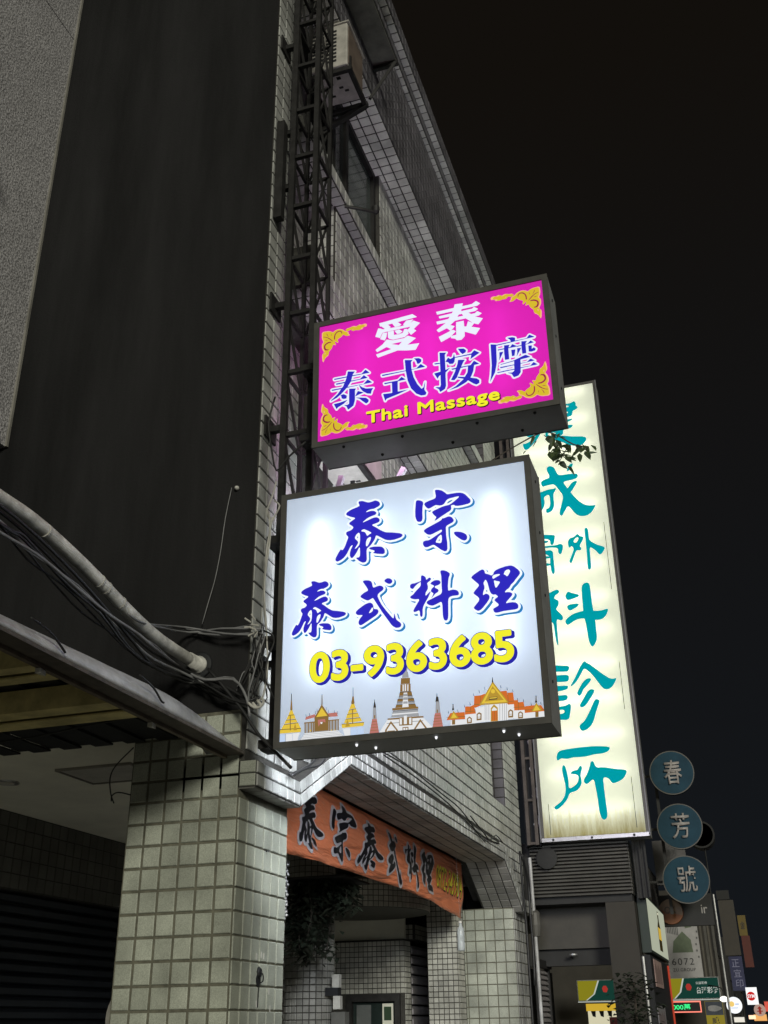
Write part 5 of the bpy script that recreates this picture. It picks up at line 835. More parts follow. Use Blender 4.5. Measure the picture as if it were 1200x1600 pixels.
PATH = {
 'pipe': [(-2.709,2.940,3.597),(-2.709,3.182,3.599),(-2.709,3.404,3.600),(-2.709,3.651,3.574),(-2.709,3.925,3.530),(-2.709,4.226,3.470),(-2.709,4.553,3.427),(-2.709,5.000,3.424)],
 'bundle0': [(-2.700,3.023,3.530),(-2.700,3.186,3.534),(-2.700,3.388,3.512),(-2.700,3.663,3.457),(-2.700,3.935,3.406),(-2.700,4.230,3.370),(-2.700,4.487,3.335),(-2.715,4.930,3.360),(-2.516,4.930,3.266),(-2.321,4.930,3.140)],
 'bundle1': [(-2.688,3.019,3.483),(-2.688,3.181,3.486),(-2.688,3.409,3.446),(-2.688,3.677,3.424),(-2.688,3.922,3.375),(-2.688,4.248,3.324),(-2.688,4.472,3.295),(-2.708,4.920,3.334),(-2.527,4.920,3.218),(-2.334,4.920,3.118)],
 'bundle2': [(-2.676,2.993,3.525),(-2.676,3.151,3.543),(-2.676,3.422,3.516),(-2.676,3.701,3.463),(-2.676,3.953,3.400),(-2.676,4.260,3.310),(-2.676,4.491,3.249),(-2.721,4.910,3.318),(-2.580,4.910,3.239),(-2.387,4.910,3.155),(-2.295,4.910,3.174)],
 'bundle3': [(-2.664,3.034,3.457),(-2.664,3.238,3.464),(-2.664,3.324,3.472),(-2.664,3.676,3.374),(-2.664,3.941,3.362),(-2.664,4.187,3.269),(-2.664,4.439,3.242),(-2.736,4.900,3.324),(-2.616,4.900,3.275),(-2.458,4.900,3.181),(-2.315,4.900,3.145)],
 'bundle4': [(-2.652,2.985,3.432),(-2.652,3.149,3.416),(-2.652,3.408,3.423),(-2.652,3.705,3.389),(-2.652,3.978,3.358),(-2.652,4.242,3.351),(-2.652,4.435,3.330),(-2.754,4.890,3.378),(-2.613,4.890,3.300),(-2.440,4.890,3.282),(-2.360,4.890,3.175),(-2.336,4.890,3.069)],
 'branch0': [(-2.680,4.183,3.441),(-2.680,4.337,3.441),(-2.776,4.930,3.624),(-2.555,4.930,3.589),(-2.342,4.930,3.599)],
 'branch1': [(-2.680,4.183,3.441),(-2.680,4.337,3.441),(-2.791,4.922,3.615),(-2.569,4.922,3.561),(-2.321,4.922,3.545)],
 'branch2': [(-2.680,4.183,3.441),(-2.680,4.337,3.441),(-2.745,4.914,3.595),(-2.547,4.914,3.593),(-2.302,4.914,3.559)],
 'branch3': [(-2.680,4.183,3.441),(-2.680,4.337,3.441),(-2.763,4.906,3.625),(-2.522,4.906,3.558),(-2.328,4.906,3.526)],
 'thin': [(-2.560,4.970,4.503),(-2.590,4.970,4.304),(-2.607,4.970,4.100),(-2.632,4.970,3.922),(-2.664,4.970,3.789),(-2.695,4.970,3.658)],
 'loop0': [(-2.305,4.920,3.554),(-2.320,4.920,3.464),(-2.343,4.920,3.394),(-2.381,4.920,3.327),(-2.426,4.920,3.243)],
 'loop1': [(-2.316,4.912,3.541),(-2.289,4.912,3.440),(-2.323,4.912,3.353),(-2.341,4.912,3.277),(-2.367,4.912,3.182)],
 'loop2': [(-2.289,4.904,3.528),(-2.314,4.904,3.422),(-2.288,4.904,3.329),(-2.325,4.904,3.245),(-2.340,4.904,3.170)],
 'loop3': [(-2.331,4.896,3.523),(-2.319,4.896,3.438),(-2.278,4.896,3.361),(-2.297,4.896,3.275),(-2.323,4.896,3.190)],
 'loop4': [(-2.275,4.888,3.539),(-2.224,4.888,3.507),(-2.211,4.888,3.459),(-2.245,4.888,3.373),(-2.252,4.888,3.268),(-2.212,4.888,3.176),(-2.184,4.888,3.122)],
 'loop5': [(-2.317,4.880,3.140),(-2.286,4.880,3.110),(-2.254,4.880,3.134),(-2.270,4.880,3.163)],
 'loop6': [(-2.339,4.872,3.140),(-2.300,4.872,3.109),(-2.264,4.872,3.116),(-2.288,4.872,3.149)],
 'white': [(-2.237,4.900,4.454),(-2.265,4.900,4.342),(-2.290,4.900,4.264),(-2.260,4.900,4.197),(-2.237,4.900,4.234),(-2.212,4.900,4.291),(-2.249,4.900,4.331)],
 'white2': [(-2.253,4.900,4.225),(-2.278,4.900,4.060),(-2.287,4.900,3.904),(-2.287,4.900,3.712),(-2.265,4.900,3.542),(-2.249,4.900,3.342),(-2.265,4.900,3.185),(-2.293,4.900,3.154)],
 'white3': [(-2.274,4.890,4.256),(-2.259,4.890,4.092),(-2.276,4.890,3.918),(-2.281,4.890,3.765),(-2.267,4.890,3.613),(-2.254,4.890,3.483)],
 'black': [(-2.603,4.900,3.364),(-2.480,4.900,3.225),(-2.379,4.900,3.104),(-2.293,4.900,2.983),(-2.206,4.900,2.892),(-2.096,4.900,2.785)],
 'black2': [(-2.258,4.880,5.025),(-2.293,4.880,4.852),(-2.269,4.880,4.672),(-2.231,4.880,4.514),(-2.160,4.880,4.587),(-2.050,4.880,4.673)],
 'ledgecable': [(-2.300,5.351,2.860),(-2.300,5.515,2.918),(-2.300,5.706,3.006),(-2.300,5.805,3.103),(-2.300,5.761,3.170)],
 'ledgecable2': [(-2.290,5.355,2.853),(-2.290,5.585,2.942),(-2.290,5.784,3.002),(-2.290,5.886,3.090),(-2.290,5.905,3.184)],
 'facadecable': [(-2.320,7.100,3.350),(-2.320,7.898,3.349),(-2.320,8.851,3.320),(-2.320,9.630,3.255),(-2.320,10.265,3.234),(-2.320,10.841,3.267)],
 'facadecable2': [(-2.315,7.056,3.362),(-2.315,7.713,3.385),(-2.315,8.632,3.361),(-2.315,9.273,3.338),(-2.315,9.852,3.231),(-2.315,10.178,3.185)],
 'facadecable3': [(-2.310,9.606,3.337),(-2.310,10.098,3.268),(-2.310,10.359,3.235),(-2.310,10.665,3.322),(-2.310,10.954,3.295)],
 'dropcable': [(-2.300,11.792,3.319),(-2.300,11.815,2.988),(-2.300,11.884,2.604),(-2.300,11.881,2.223),(-2.300,11.878,1.855),(-2.300,11.875,1.497)],
 'dropcable2': [(-2.280,11.786,3.283),(-2.280,12.026,3.063),(-2.280,12.065,2.880),(-2.280,12.061,2.682),(-2.280,12.079,2.359),(-2.280,12.035,1.980)],
 'col_wire': [(-3.019,4.900,2.970),(-3.115,4.900,2.885),(-3.146,4.900,2.819),(-3.132,4.900,2.734),(-3.107,4.900,2.682)],
 'col_wire2': [(-3.011,4.900,2.718),(-3.086,4.900,2.737),(-3.123,4.900,2.723),(-3.124,4.900,2.693)],
 'can_cable1': [(-2.392,3.082,2.993),(-2.392,3.195,2.981),(-2.392,3.273,2.955),(-2.392,3.321,2.931)],
 'can_cable2': [(-2.392,3.874,3.003),(-2.392,4.001,2.981),(-2.392,4.077,2.942),(-2.392,4.101,2.940)],
 'soff_cable': [(-3.648,4.500,2.955),(-3.339,4.500,2.967),(-3.077,4.500,2.993),(-2.857,4.500,3.008),(-2.728,4.500,3.021)],
 'stem': [(-2.286,11.600,8.117),(-2.009,11.600,8.253),(-1.615,11.600,8.404),(-1.424,11.600,8.328),(-1.236,11.600,8.161),(-1.060,11.600,8.071)],
 'stem2': [(-1.586,11.600,8.360),(-1.497,11.600,8.249),(-1.426,11.600,8.123),(-1.357,11.600,7.989)],
}

T = .107                                   # tile pitch
XW = -2.41                                 # street wall of the tiled building
XC = -2.434                                # columns' street side
XB = -2.335                                # arch band
YA, YB = 5.0, 12.47                        # its two ends along the street
UY, UZ, UX = (0, 1, 0), (0, 0, 1), (1, 0, 0)

m_tile = tile_mat('pale_glazed_tile', (.45, .455, .44), .2)
m_coltile = tile_mat('column_tile', (.40, .42, .36), .45, .13, .24, 220.)
m_mosaic = tile_mat('small_mosaic_tile', (.50, .495, .45), .3)
m_darktile = tile_mat('dark_mosaic_tile', (.10, .10, .09), .35)
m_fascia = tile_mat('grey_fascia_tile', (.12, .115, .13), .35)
m_grout = mat('cement_grout', (.042, .040, .036), .9, var=.4, scale=25, bump=.3)
m_colgrout = mat('column_grout', (.13, .125, .095), .9, var=.45, scale=14, bump=.3)
m_concrete = mat('plain_concrete', (.22, .21, .19), .85, var=.3, scale=3, bump=.25)
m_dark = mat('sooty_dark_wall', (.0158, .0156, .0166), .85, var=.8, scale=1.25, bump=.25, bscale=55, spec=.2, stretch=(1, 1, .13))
m_stucco = mat('granular_stucco', (.36, .35, .365), .92, var=.10, scale=2, bump=1.0, bscale=66, speck=.5)
m_ceiling = mat('painted_ceiling', (.72, .71, .62), .8, var=.16, scale=1.3)
m_steel = mat('dark_bracket_steel', (.024, .023, .023), .6, .3, var=.4, scale=14, bump=.2)
m_galv = mat('weathered_galvanised_sheet', (.42, .42, .44), .42, .0, var=.4, scale=6, bump=.15)
m_beam = mat('yellowed_steel_beam', (.62, .53, .25), .55, .1, var=.35, scale=7)
m_housing = mat('grey_sign_housing', (.30, .305, .315), .48, .1, var=.15, scale=5)
m_frame = mat('dark_sign_frame', (.085, .082, .077), .5, .15, var=.2, scale=7)
m_pvc = mat('grimy_white_pipe', (.58, .57, .54), .55, var=.45, scale=11)
m_cable_b = mat('black_cable', (.016, .016, .017), .5, var=.3)
m_cable_g = mat('grey_cable', (.20, .20, .21), .45, var=.25)
m_cable_w = mat('dirty_white_cable', (.45, .44, .41), .5, var=.3)
m_black = mat('dark_void', (.012, .013, .016), .7, var=.3)
m_shutter = mat('blue_black_shutter', (.028, .034, .045), .5, .3, var=.25)
m_greyshut = mat('grey_slat_shutter', (.32, .30, .31), .5, .2, var=.25)
m_white = mat('off_white_paint', (.55, .54, .50), .6, var=.2)
m_alu = mat('bare_aluminium', (.42, .42, .43), .35, .6, var=.2)
m_bglass = glass_mat('dusky_window_glass', (.10, .12, .12), .12, .35)
m_curtain = mat('pale_curtain', (.26, .29, .27), .8, var=.25, scale=4)
m_brown = mat('brown_air_conditioner_side', (.15, .115, .095), .6, var=.25)
m_cream = mat('cream_casing', (.45, .43, .40), .55, var=.25)
m_road = mat('asphalt', (.07, .07, .068), .75, var=.3, scale=4, bump=.4, bscale=120)
m_pave = mat('paving_slab', (.45, .44, .38), .8, var=.25, scale=4, bump=.2)
m_leaf = mat('leaf_green', (.055, .085, .028), .5, var=.5, scale=20)
m_leaf2 = mat('dusty_leaf', (.022, .030, .018), .6, var=.5, scale=20)
m_stem = mat('twig_brown', (.05, .04, .03), .8)

# ------------------------------------------------------------------ ground
structure(MB().box(-2.9, -2.2, -14, 60, -.2, .12).box(-6, -2.9, -14, 60, -.2, .118), 'pavement', m_pave)
structure(MB().box(-2.2, 40, -40, 160, -.25, 0), 'road', m_road)
structure(MB().box(-160, -6, -40, 160, -.3, .05).box(-2.2, 60, 160.01, 300, -.3, .02), 'ground', m_road)

# ------------------------------------------------------------------ tiled building
bld = thing('tiled_building', 'pale tiled building with a chamfered arch and stacked tile ledges, behind the signs', 'building', (-5, 8.5, 0))
ind, stf = [], []                            # tiles as objects / as one joined mesh

# --- near column: core, then each tile
core = build(MB().box(XC - .640, XC - .0, YA, YA + .645, 0, 3.148), 'corner_column', m_colgrout, bld)
fr = grid((XC - .640, YA, 1.462), UX, UZ, 6, 15, T, .1115, .0135)
wfr = [(c, u, v, n, w, h) for (c, u, v, n, w, h) in fr]
wfr += [(c, u, v, n, w, h) for (c, u, v, n, w, h) in grid((XC, YA + .003, 1.462), UY, UZ, 6, 11, T, .1115, .009)]
tile_objects(wfr, core, m_coltile)

# --- far column
core2 = build(MB().box(XC - .640, XC, 11.86, YB, 0, 2.75), 'far_column', m_colgrout, bld)
tile_objects(grid((XC - .640, 11.86, 1.46), UX, UZ, 6, 12, T, T, .009), core2, m_coltile)
tile_stuff(grid((XC, 11.863, 1.46), UY, UZ, 6, 12, .1, T, .009), 'side_tile', m_tile, core2)

# --- arch band: outline along the street (y, z) of its lower edge
low = [(YA, 2.733), (5.612, 2.733), (6.452, 3.146), (11.15, 3.146), (11.955, 2.716), (YB, 2.716)]
BT = .136
def upper(pts):
    r = []
    for i, (y, z) in enumerate(pts):
        d0 = Vector((pts[i][0] - pts[i - 1][0], pts[i][1] - pts[i - 1][1])).normalized() if i else None
        d1 = Vector((pts[i + 1][0] - y, pts[i + 1][1] - z)).normalized() if i < len(pts) - 1 else None
        if d0 is None: d0 = d1
        if d1 is None: d1 = d0
        n0, n1 = Vector((-d0.y, d0.x)), Vector((-d1.y, d1.x))
        b = (n0 + n1).normalized()
        k = BT / b.dot(n0)
        r.append((y + b.x * k, z + b.y * k))
    return r
up = upper(low)
XI = -2.77                                   # inner side of the arch beam
band = build(MB().prism([(XB - .002, y, z) for y, z in low] + [(XB - .002, y, z) for y, z in reversed(up)], (XI - XB, 0, 0)), 'arch_band', m_grout, bld)
bt = []
sf = []
for i in range(5):
    (y0, z0), (y1, z1) = low[i], low[i + 1]
    (a0, b0), (a1, b1) = up[i], up[i + 1]
    L0 = math.hypot(y1 - y0, z1 - z0)
    n = max(1, round(L0 / .108))
    for k in range(n):
        for rw in range(2):
            t0, t1 = (k + .5) / n, (rw + .5) / 2
            yl, zl = y0 + (y1 - y0) * t0, z0 + (z1 - z0) * t0
            yu, zu = a0 + (a1 - a0) * t0, b0 + (b1 - b0) * t0
            c = Vector((XB - .002, yl + (yu - yl) * t1, zl + (zu - zl) * t1))
            u = Vector((0, y1 - y0, z1 - z0)).normalized()
            v = Vector((0, -u.z, u.y))
            bt.append((c, u, v, Vector((1, 0, 0)), L0 / n - .012, BT / 2 - .009))
        u = Vector((0, y1 - y0, z1 - z0)).normalized()
        for q in range(4):
            c = Vector((XB - .055 - q * .105, y0 + (y1 - y0) * (k + .5) / n, z0 + (z1 - z0) * (k + .5) / n))
            sf.append((c, Vector((1, 0, 0)), -u, Vector((1, 0, 0)).cross(-u), .094, L0 / n - .011))
tile_objects(bt, band, m_tile)
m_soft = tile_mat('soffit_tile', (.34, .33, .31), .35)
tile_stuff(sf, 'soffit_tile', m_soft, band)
tile_objects(grid((XC + .002, YA - .0, 2.735), UX, UZ, 1, 2, XB - XC - .004, BT / 2, .006), band, m_coltile)

# --- upper street wall: backing, then tile fields
wall = MB()
wall.box(-2.9, XW, YA + .004, 5.38, 2.872, 10.3)          # corner pier
ZS = 3.786                                                 # top of the strip just above the arch
wall.prism([(XW, y, z) for y, z in [(5.38, up[0][1])] + up[1:5] + [(YB, up[5][1]), (YB, ZS), (5.38, ZS)]], (-.49, 0, 0))
wall.box(-3.2, -2.66, 5.38, 6.25, ZS, 9.2)                # recess back
wall.box(-2.9, XW, 6.25, 11.10, ZS, 7.775)                # spandrels
wall.box(-2.9, -2.75, 11.10, 11.70, ZS, 9.2)            # slot back
wall.box(-2.9, XW, 11.70, YB, ZS, 9.2)
wall.box(-2.9, XW, 7.43, 9.7, 7.9, 9.2)
wall.box(-2.9, -2.6, 6.25, 11.1, 7.775, 9.2)
wall.box(-2.9, XW, 10.9, 11.1, 7.9, 9.2)
street_wall = build(wall, 'street_wall', m_grout, bld)
wt = []
wt += grid((XW, YA + .006, 2.93), UY, UZ, 3, 68, .122, T, .012)
def above_arch(c):
    for i in range(5):
        if up[i][0] <= c.y <= up[i + 1][0]:
            return c.z > up[i][1] + (up[i + 1][1] - up[i][1]) * (c.y - up[i][0]) / (up[i + 1][0] - up[i][0]) + .048
    return c.z > 2.92
wt += grid((XW, 5.385, 2.93), UY, UZ, 66, 8, T, T, .012, keep=above_arch)
wt += grid((-2.66, 5.385, ZS), UY, UZ, 8, 50, T, T, .012)
wt += grid((XW, 6.255, ZS), UY, UZ, 45, 23, T, T, .012, keep=lambda c: c.y < 11.08)
wt += grid((XW, 11.71, ZS), UY, UZ, 7, 49, T, T, .012)
wt += grid((XW, 6.255, 6.65), UY, UZ, 45, 10, T, T, .012, keep=lambda c: c.y < 11.1)
wt += grid((XW, 7.44, 7.91), UY, UZ, 21, 12, T, T, .012)
wt += grid((XW, 10.91, 7.91), UY, UZ, 2, 12, .095, T, .008)
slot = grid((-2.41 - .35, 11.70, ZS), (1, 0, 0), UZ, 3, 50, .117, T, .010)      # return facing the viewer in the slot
wt += grid((XW - .25, 6.25, 6.6), (1, 0, 0), UZ, 2, 11, .12, T, .008)
tile_stuff(wt, 'wall_tile', m_tile, street_wall)
tile_stuff(slot, 'shaded_slot_tile', m_fascia, street_wall)  # dark tile here stands in for the shade on the slot's return

# --- horizontal ledges with tiled undersides: (name, z0, height, inner x, outer x, y0, y1)
def ledge(nm, z0, hgt, xi, xo, y0, y1, tm_face, tm_under, rows, cols):
    b = build(MB().box(xi - .3, xo, y0, y1, z0, z0 + hgt), nm, m_grout, bld)
    n = int((y1 - y0) / T)
    w = (xo - xi) / cols
    f1 = grid((xi, y1, z0 - .001), (1, 0, 0), (0, -1, 0), cols, n, w, T, .012)
    tile_stuff(f1, 'soffit_tile', tm_under, b)
    f2 = grid((xo + .001, y0, z0 + .004), UY, UZ, n, rows, T, hgt / rows, .012)
    tile_stuff(f2, 'face_tile', tm_face, b)
    return b
ledge('sill_ledge', 7.777, .135, -2.66, -2.325, 5.38, YB, m_tile, m_tile, 1, 3)
ledge('head_ledge', 6.27, .34, -2.45, -2.25, 5.38, YB, m_tile, m_tile, 3, 2)
ledge('lower_sill_ledge', 4.84, .135, -2.66, -2.325, 6.25, YB, m_tile, m_tile, 1, 3)
m_litsoffit = tile_mat('lit_soffit_tile', (.86, .86, .82), .3)  # paler copy of the wall tile, light from below put into its colour
ledge('parapet', 9.20, 1.15, -2.47, -2.152, YA + .01, YB, m_fascia, m_litsoffit, 11, 3)
ledge('parapet_trim', 10.352, .13, -2.20, -2.096, YA + .01, YB, m_fascia, m_litsoffit, 1, 1)
ledge('parapet_cap', 10.484, .20, -2.13, -2.018, YA + .01, YB, m_fascia, m_litsoffit, 2, 1)

# --- windows of the top floor
def window(y0, y1, z0, z1, x, mid):
    f = MB()
    for a, b, c, d in ((y0, y0 + .06, z0, z1), (y1 - .06, y1, z0, z1), (y0 + .06, y1 - .06, z0, z0 + .06), (y0 + .06, y1 - .06, z1 - .06, z1), (mid - .03, mid + .03, z0 + .06, z1 - .06)):
        f.box(x - .05, x + .03, a, b, c, d)
    w = build(f, 'window', m_steel, bld)
    build(MB().box(x - .012, x - .004, y0 + .06, mid - .03, z0 + .06, z1 - .06), 'pane', m_bglass, w)
    build(MB().box(x - .012, x - .004, mid + .03, y1 - .06, z0 + .06, z1 - .06), 'pane', m_bglass, w)
    c = MB()
    n = 26
    for i in range(n):
        ya, yb = y0 + .05 + (y1 - y0 - .1) * i / n, y0 + .05 + (y1 - y0 - .1) * (i + 1) / n
        c.add([(x - .09 + .015 * (i % 2), ya, z0), (x - .09 + .015 * ((i + 1) % 2), yb, z0), (x - .09 + .015 * ((i + 1) % 2), yb, z1), (x - .09 + .015 * (i % 2), ya, z1)], [(0, 1, 2, 3)])
    build(c, 'curtain', m_curtain, w, True)
window(6.26, 7.42, 7.915, 9.19, -2.47, 6.62)
window(9.71, 10.89, 7.915, 9.19, -2.47, 10.3)

# --- side wall, slabs, rooms behind
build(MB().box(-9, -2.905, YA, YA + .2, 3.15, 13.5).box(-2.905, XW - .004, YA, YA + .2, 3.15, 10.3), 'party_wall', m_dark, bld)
build(MB().box(-9, XC - .641, YA + .002, YB, 3.06, 3.149), 'arcade_ceiling', m_ceiling, bld)
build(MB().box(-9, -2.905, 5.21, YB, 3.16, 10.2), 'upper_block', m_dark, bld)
pn = MB()
for a, b, c, d in ((-3.95, -3.42, 5.53, 5.545), (-3.95, -3.42, 5.945, 5.96), (-3.95, -3.937, 5.545, 5.945), (-3.433, -3.42, 5.545, 5.945)):
    pn.box(a, b, c, d, 3.045, 3.062)
cp = build(pn, 'ceiling_hatch', m_concrete, bld)
build(MB().box(-3.935, -3.435, 5.547, 5.943, 3.052, 3.061), 'hatch_panel', mat('hatch_board', (.40, .39, .36), .7), cp)
dl = MB().lathe([(.075, 3.05), (.078, 3.061)], (-4.45, 5.74, 0), n=20)
dl = build(dl, 'downlight', m_alu, bld)
build(MB().lathe([(.045, 3.045), (.05, 3.056)], (-4.45, 5.74, 0), n=16), 'lamp', m_white, dl)
# shop front behind the near column
lw = build(MB().box(-5.4, -5.05, YA + .2, 9.4, 2.53, 3.06), 'lintel', m_grout, bld)
tile_stuff(grid((-5.05, YA + .2, 2.535), UY, UZ, 39, 5, T, .104, .008), 'lintel_tile', m_darktile, lw)
sh = MB()
nsl = 33
for i in range(nsl):
    z = i * .0765
    sh.prism([(-5.11, YA + .2, z), (-5.075, YA + .2, z + .012), (-5.07, YA + .2, z + .05), (-5.11, YA + .2, z + .074)], (0, 4.2, 0))
shut = build(sh, 'roller_shutter', m_shutter, bld)
shut['kind'] = 'stuff'
build(MB().box(-9, -8.9, YA + .2, YB, 0, 3.06), 'back_wall', m_dark, bld)

# --- shop front seen through the arch
mw = build(MB().box(-6.0, -3.59, 11.6, 11.84, 1.92, 2.46).box(-6.0, -4.24, 11.6, 11.84, 0, 1.92).box(-3.64, -3.59, 11.6, 11.84, 0, 1.92), 'shop_wall', m_grout, bld)
SMT = .052
tile_stuff(grid((-4.836, 11.6, 1.925), UX, UZ, 24, 10, SMT, SMT, .007) + grid((-3.59, 11.602, 1.3), UY, UZ, 4, 22, SMT, SMT, .007), 'mosaic_tile', m_mosaic, mw)
dfm = MB()
for a, b, c, d in ((-4.24, -4.18, 0, 1.92), (-3.70, -3.642, 0, 1.92), (-4.18, -3.70, 1.85, 1.92)):
    dfm.box(a, b, 11.57, 11.66, c, d)
door = build(dfm, 'door_frame', m_steel, mw)
build(MB().box(-4.18, -3.70, 11.63, 11.64, 0, 1.85), 'glass', mat('dark_door_glass', (.02, .03, .028), .2), door)
build(MB().box(-3.85, -3.73, 11.618, 11.628, 1.2, 1.83), 'notice', m_ceiling, door)
build(MB().box(-3.83, -3.75, 11.612, 11.617, 1.67, 1.80), 'poster', mat('green_poster', (.03, .06, .03), .5), door)
build(MB().box(-4.14, -3.98, 11.618, 11.628, 1.2, 1.82), 'notice', mat('grey_notice', (.12, .13, .13), .5), door)
dd = []
DX, DY, DR = -3.86, 10.9, .73
dr = MB().lathe([(DR, 2.66), (DR, 2.94)], (DX, DY, 0), n=64)
drum = build(dr, 'curved_canopy', mat('dark_render', (.10, .10, .085), .8), bld)
nn = int(2 * math.pi * (DR + .005) / SMT)
for k in range(nn):
    a = 2 * math.pi * k / nn
    n_ = Vector((math.cos(a), math.sin(a), 0))
    u_ = Vector((-math.sin(a), math.cos(a), 0))
    for j in range(5):
        dd.append((Vector((DX, DY, 2.69 + SMT * j)) + n_ * (DR + .001), u_, Vector((0, 0, 1)), n_, SMT - .007, SMT - .007))
tile_stuff(dd, 'mosaic_tile', m_mosaic, drum)
build(MB().box(-6.0, -3.62, 11.66, 13.0, 2.80, 3.059), 'room_block', m_ceiling, bld)
build(MB().box(-6.0, -3.60, 11.64, 11.70, 2.463, 2.80), 'upper_panel', m_ceiling, bld)
hb = build(MB().box(-3.72, -3.54, 11.85, 13.2, 2.46, 2.62), 'shutter_head', m_grout, bld)
tile_stuff(grid((-3.54, 11.86, 2.466), UY, UZ, 25, 3, SMT, SMT, .007) + grid((-3.72, 11.85, 2.466), UX, UZ, 3, 3, SMT, SMT, .007), 'mosaic_tile', m_mosaic, hb)
for (xs, y0s, y1s, zt) in ((-3.54, 11.86, 13.2, 2.46), (-4.2, 9.0, 10.3, 2.5)):
    ss = MB()
    for i in range(int(zt / .1)):
        z = .02 + i * .1
        ss.prism([(xs - .08, y0s, z), (xs - .04, y0s, z + .006), (xs - .04, y0s, z + .05), (xs - .075, y0s, z + .09)], (0, y1s - y0s, 0))
    s2 = build(ss, 'slat_shutter', m_greyshut, bld)
    s2['kind'] = 'stuff'
rc = build(MB().lathe([(.204, 0), (.204, 3.058)], (-3.60, 8.92, 0), n=40), 'round_column', m_grout, bld)
rt = []
nn = 24
for k in range(nn):
    a = 2 * math.pi * k / nn
    n_ = Vector((math.cos(a), math.sin(a), 0))
    u_ = Vector((-math.sin(a), math.cos(a), 0))
    for j in range(34):
        rt.append((Vector((-3.60, 8.92, 1.3 + SMT * (j + .5))) + n_ * .2035, u_, Vector((0, 0, 1)), n_, .0535 - .006, SMT - .006))
tile_stuff(rt, 'mosaic_tile', tile_mat('round_column_mosaic', (.30, .295, .27), .3), rc)
sc = build(MB().box(-3.28, -2.955, 11.42, 11.72, 0, 3.05), 'square_column', m_grout, bld)
tile_stuff(grid((-3.28, 11.42, 1.3), UX, UZ, 6, 33, .054, SMT, .007) + grid((-2.955, 11.422, 1.3), UY, UZ, 5, 33, SMT, SMT, .006), 'mosaic_tile', m_mosaic, sc)

# small things on the columns
cut = thing('wire_stub', 'black stub of wire hanging from a broken hole in the near column side', 'wire', (XC + .01, 5.32, 1.84))
build(MB().lathe([(.012, .0), (.026, .004), (.02, .012)], (XC + .008, 5.32, 1.86), 'X', 10), 'hole', m_black, cut)
build(MB().tube([(XC + .012, 5.32, 1.87), (XC + .03, 5.325, 1.85), (XC + .03, 5.328, 1.82), (XC + .012, 5.322, 1.80), (XC + .010, 5.318, 1.70)], .0035, 6), 'wire', m_cable_b, cut)
build(MB().lathe([(.03, .0), (.03, .0085)], (XC + .001, 5.318, 1.825), 'X', 9).lathe([(.024, .0), (.024, .0085)], (XC + .001, 5.322, 1.865), 'X', 8), 'broken_hole', m_black, cut)
for q, (a, b) in enumerate(((5.28, 1.92), (5.34, 1.93), (5.37, 1.925), (5.45, 1.76), (5.30, 1.70), (5.47, 1.68))):
    build(MB().box(XC + .0072, XC + .0085, a, a + .012, b, b + .03), 'plaster_chip', m_white, cut)
nl = thing('wall_hook', 'small black hook on the near column side below the ledge', 'hook', (XC, 5.36, 2.46))
build(MB().tube([(XC, 5.36, 2.46), (XC + .016, 5.362, 2.462), (XC + .022, 5.366, 2.458)], .005, 6), 'hook', m_cable_b, nl)
fan = thing('wall_fan', 'dim round vent cover with a box behind the near column by the shutter', 'vent', (-3.2, 5.45, 1.7))
build(MB().box(-3.27, -3.10, 5.38, 5.62, 1.45, 1.80), 'box', mat('green_grey_box', (.07, .09, .08), .6), fan)
build(MB().lathe([(.05, -3.345), (.13, -3.325), (.15, -3.29), (.15, -3.271)], (0, 5.5, 1.66), 'X', 24), 'cover', m_cream, fan)
build(MB().bar((-3.12, 5.2, 1.35), (-3.09, 5.2, 1.62), .03), 'handle', m_white, fan)

# ------------------------------------------------------------------ backlit signs
m_wpanel = panel_mat('white_acrylic', (.77, .86, 1.0), .39)
m_ppanel = panel_mat('magenta_acrylic', (.78, .028, .55), .62)
m_ypanel = panel_mat('aged_cream_acrylic', (.91, .935, .80), .38, grime=(3.52, 4.05, (.40, .34, .12)))
m_wfill = lit('white_back_fill', (.88, .94, 1.0), 24.0)  # unseen rear glow, raised far above the face to brighten the facade
m_pfill = lit('pink_back_fill', (1.0, .50, .88), 6.0)  # magenta sign's hidden back, boosted past its front to light the wall
m_yback = lit('cream_back_light', (1.0, .95, .66), .5)
m_tube = lit('fluorescent_tube', (.90, .96, 1.0), 6.0)
m_tube_y = lit('warm_fluorescent_tube', (1.0, .99, .86), 3.6)
m_tube_p = lit('pink_sign_tube', (.95, .95, 1.0), 1.2)
INK = {'blue': lit('blue_ink', (.030, .024, .52), 1), 'navy': lit('navy_ink', (.022, .02, .36), 1), 'sky': lit('sky_blue_ink', (.022, .21, .52), 1),
       'white': lit('white_film', (.90, .96, 1.0), 1.05), 'teal': lit('teal_ink', (.0, .335, .385), 1), 'yellow': lit('yellow_ink', (.90, .86, .03), 1),
       'black': lit('black_ink', (.03, .012, .02), 1), 'gold': lit('gold_ink', (.68, .50, .03), 1), 'cream': lit('cream_ink', (.95, .50, .22), 1), 'maroon': lit('maroon_ink', (.33, .012, .07), 1),
       'pwhite': lit('pink_sign_white_film', (.84, .88, 1.0), 1.0)}
TINK = {'k': (.05, .045, .04), 'b': (.26, .15, .045), 'g': (.50, .31, .04), 'y': (.80, .56, .06), 'w': (.82, .83, .84), 'l': (.55, .68, .90), 'r': (.52, .19, .16), 'o': (.66, .16, .03), 's': (.36, .37, .39)}

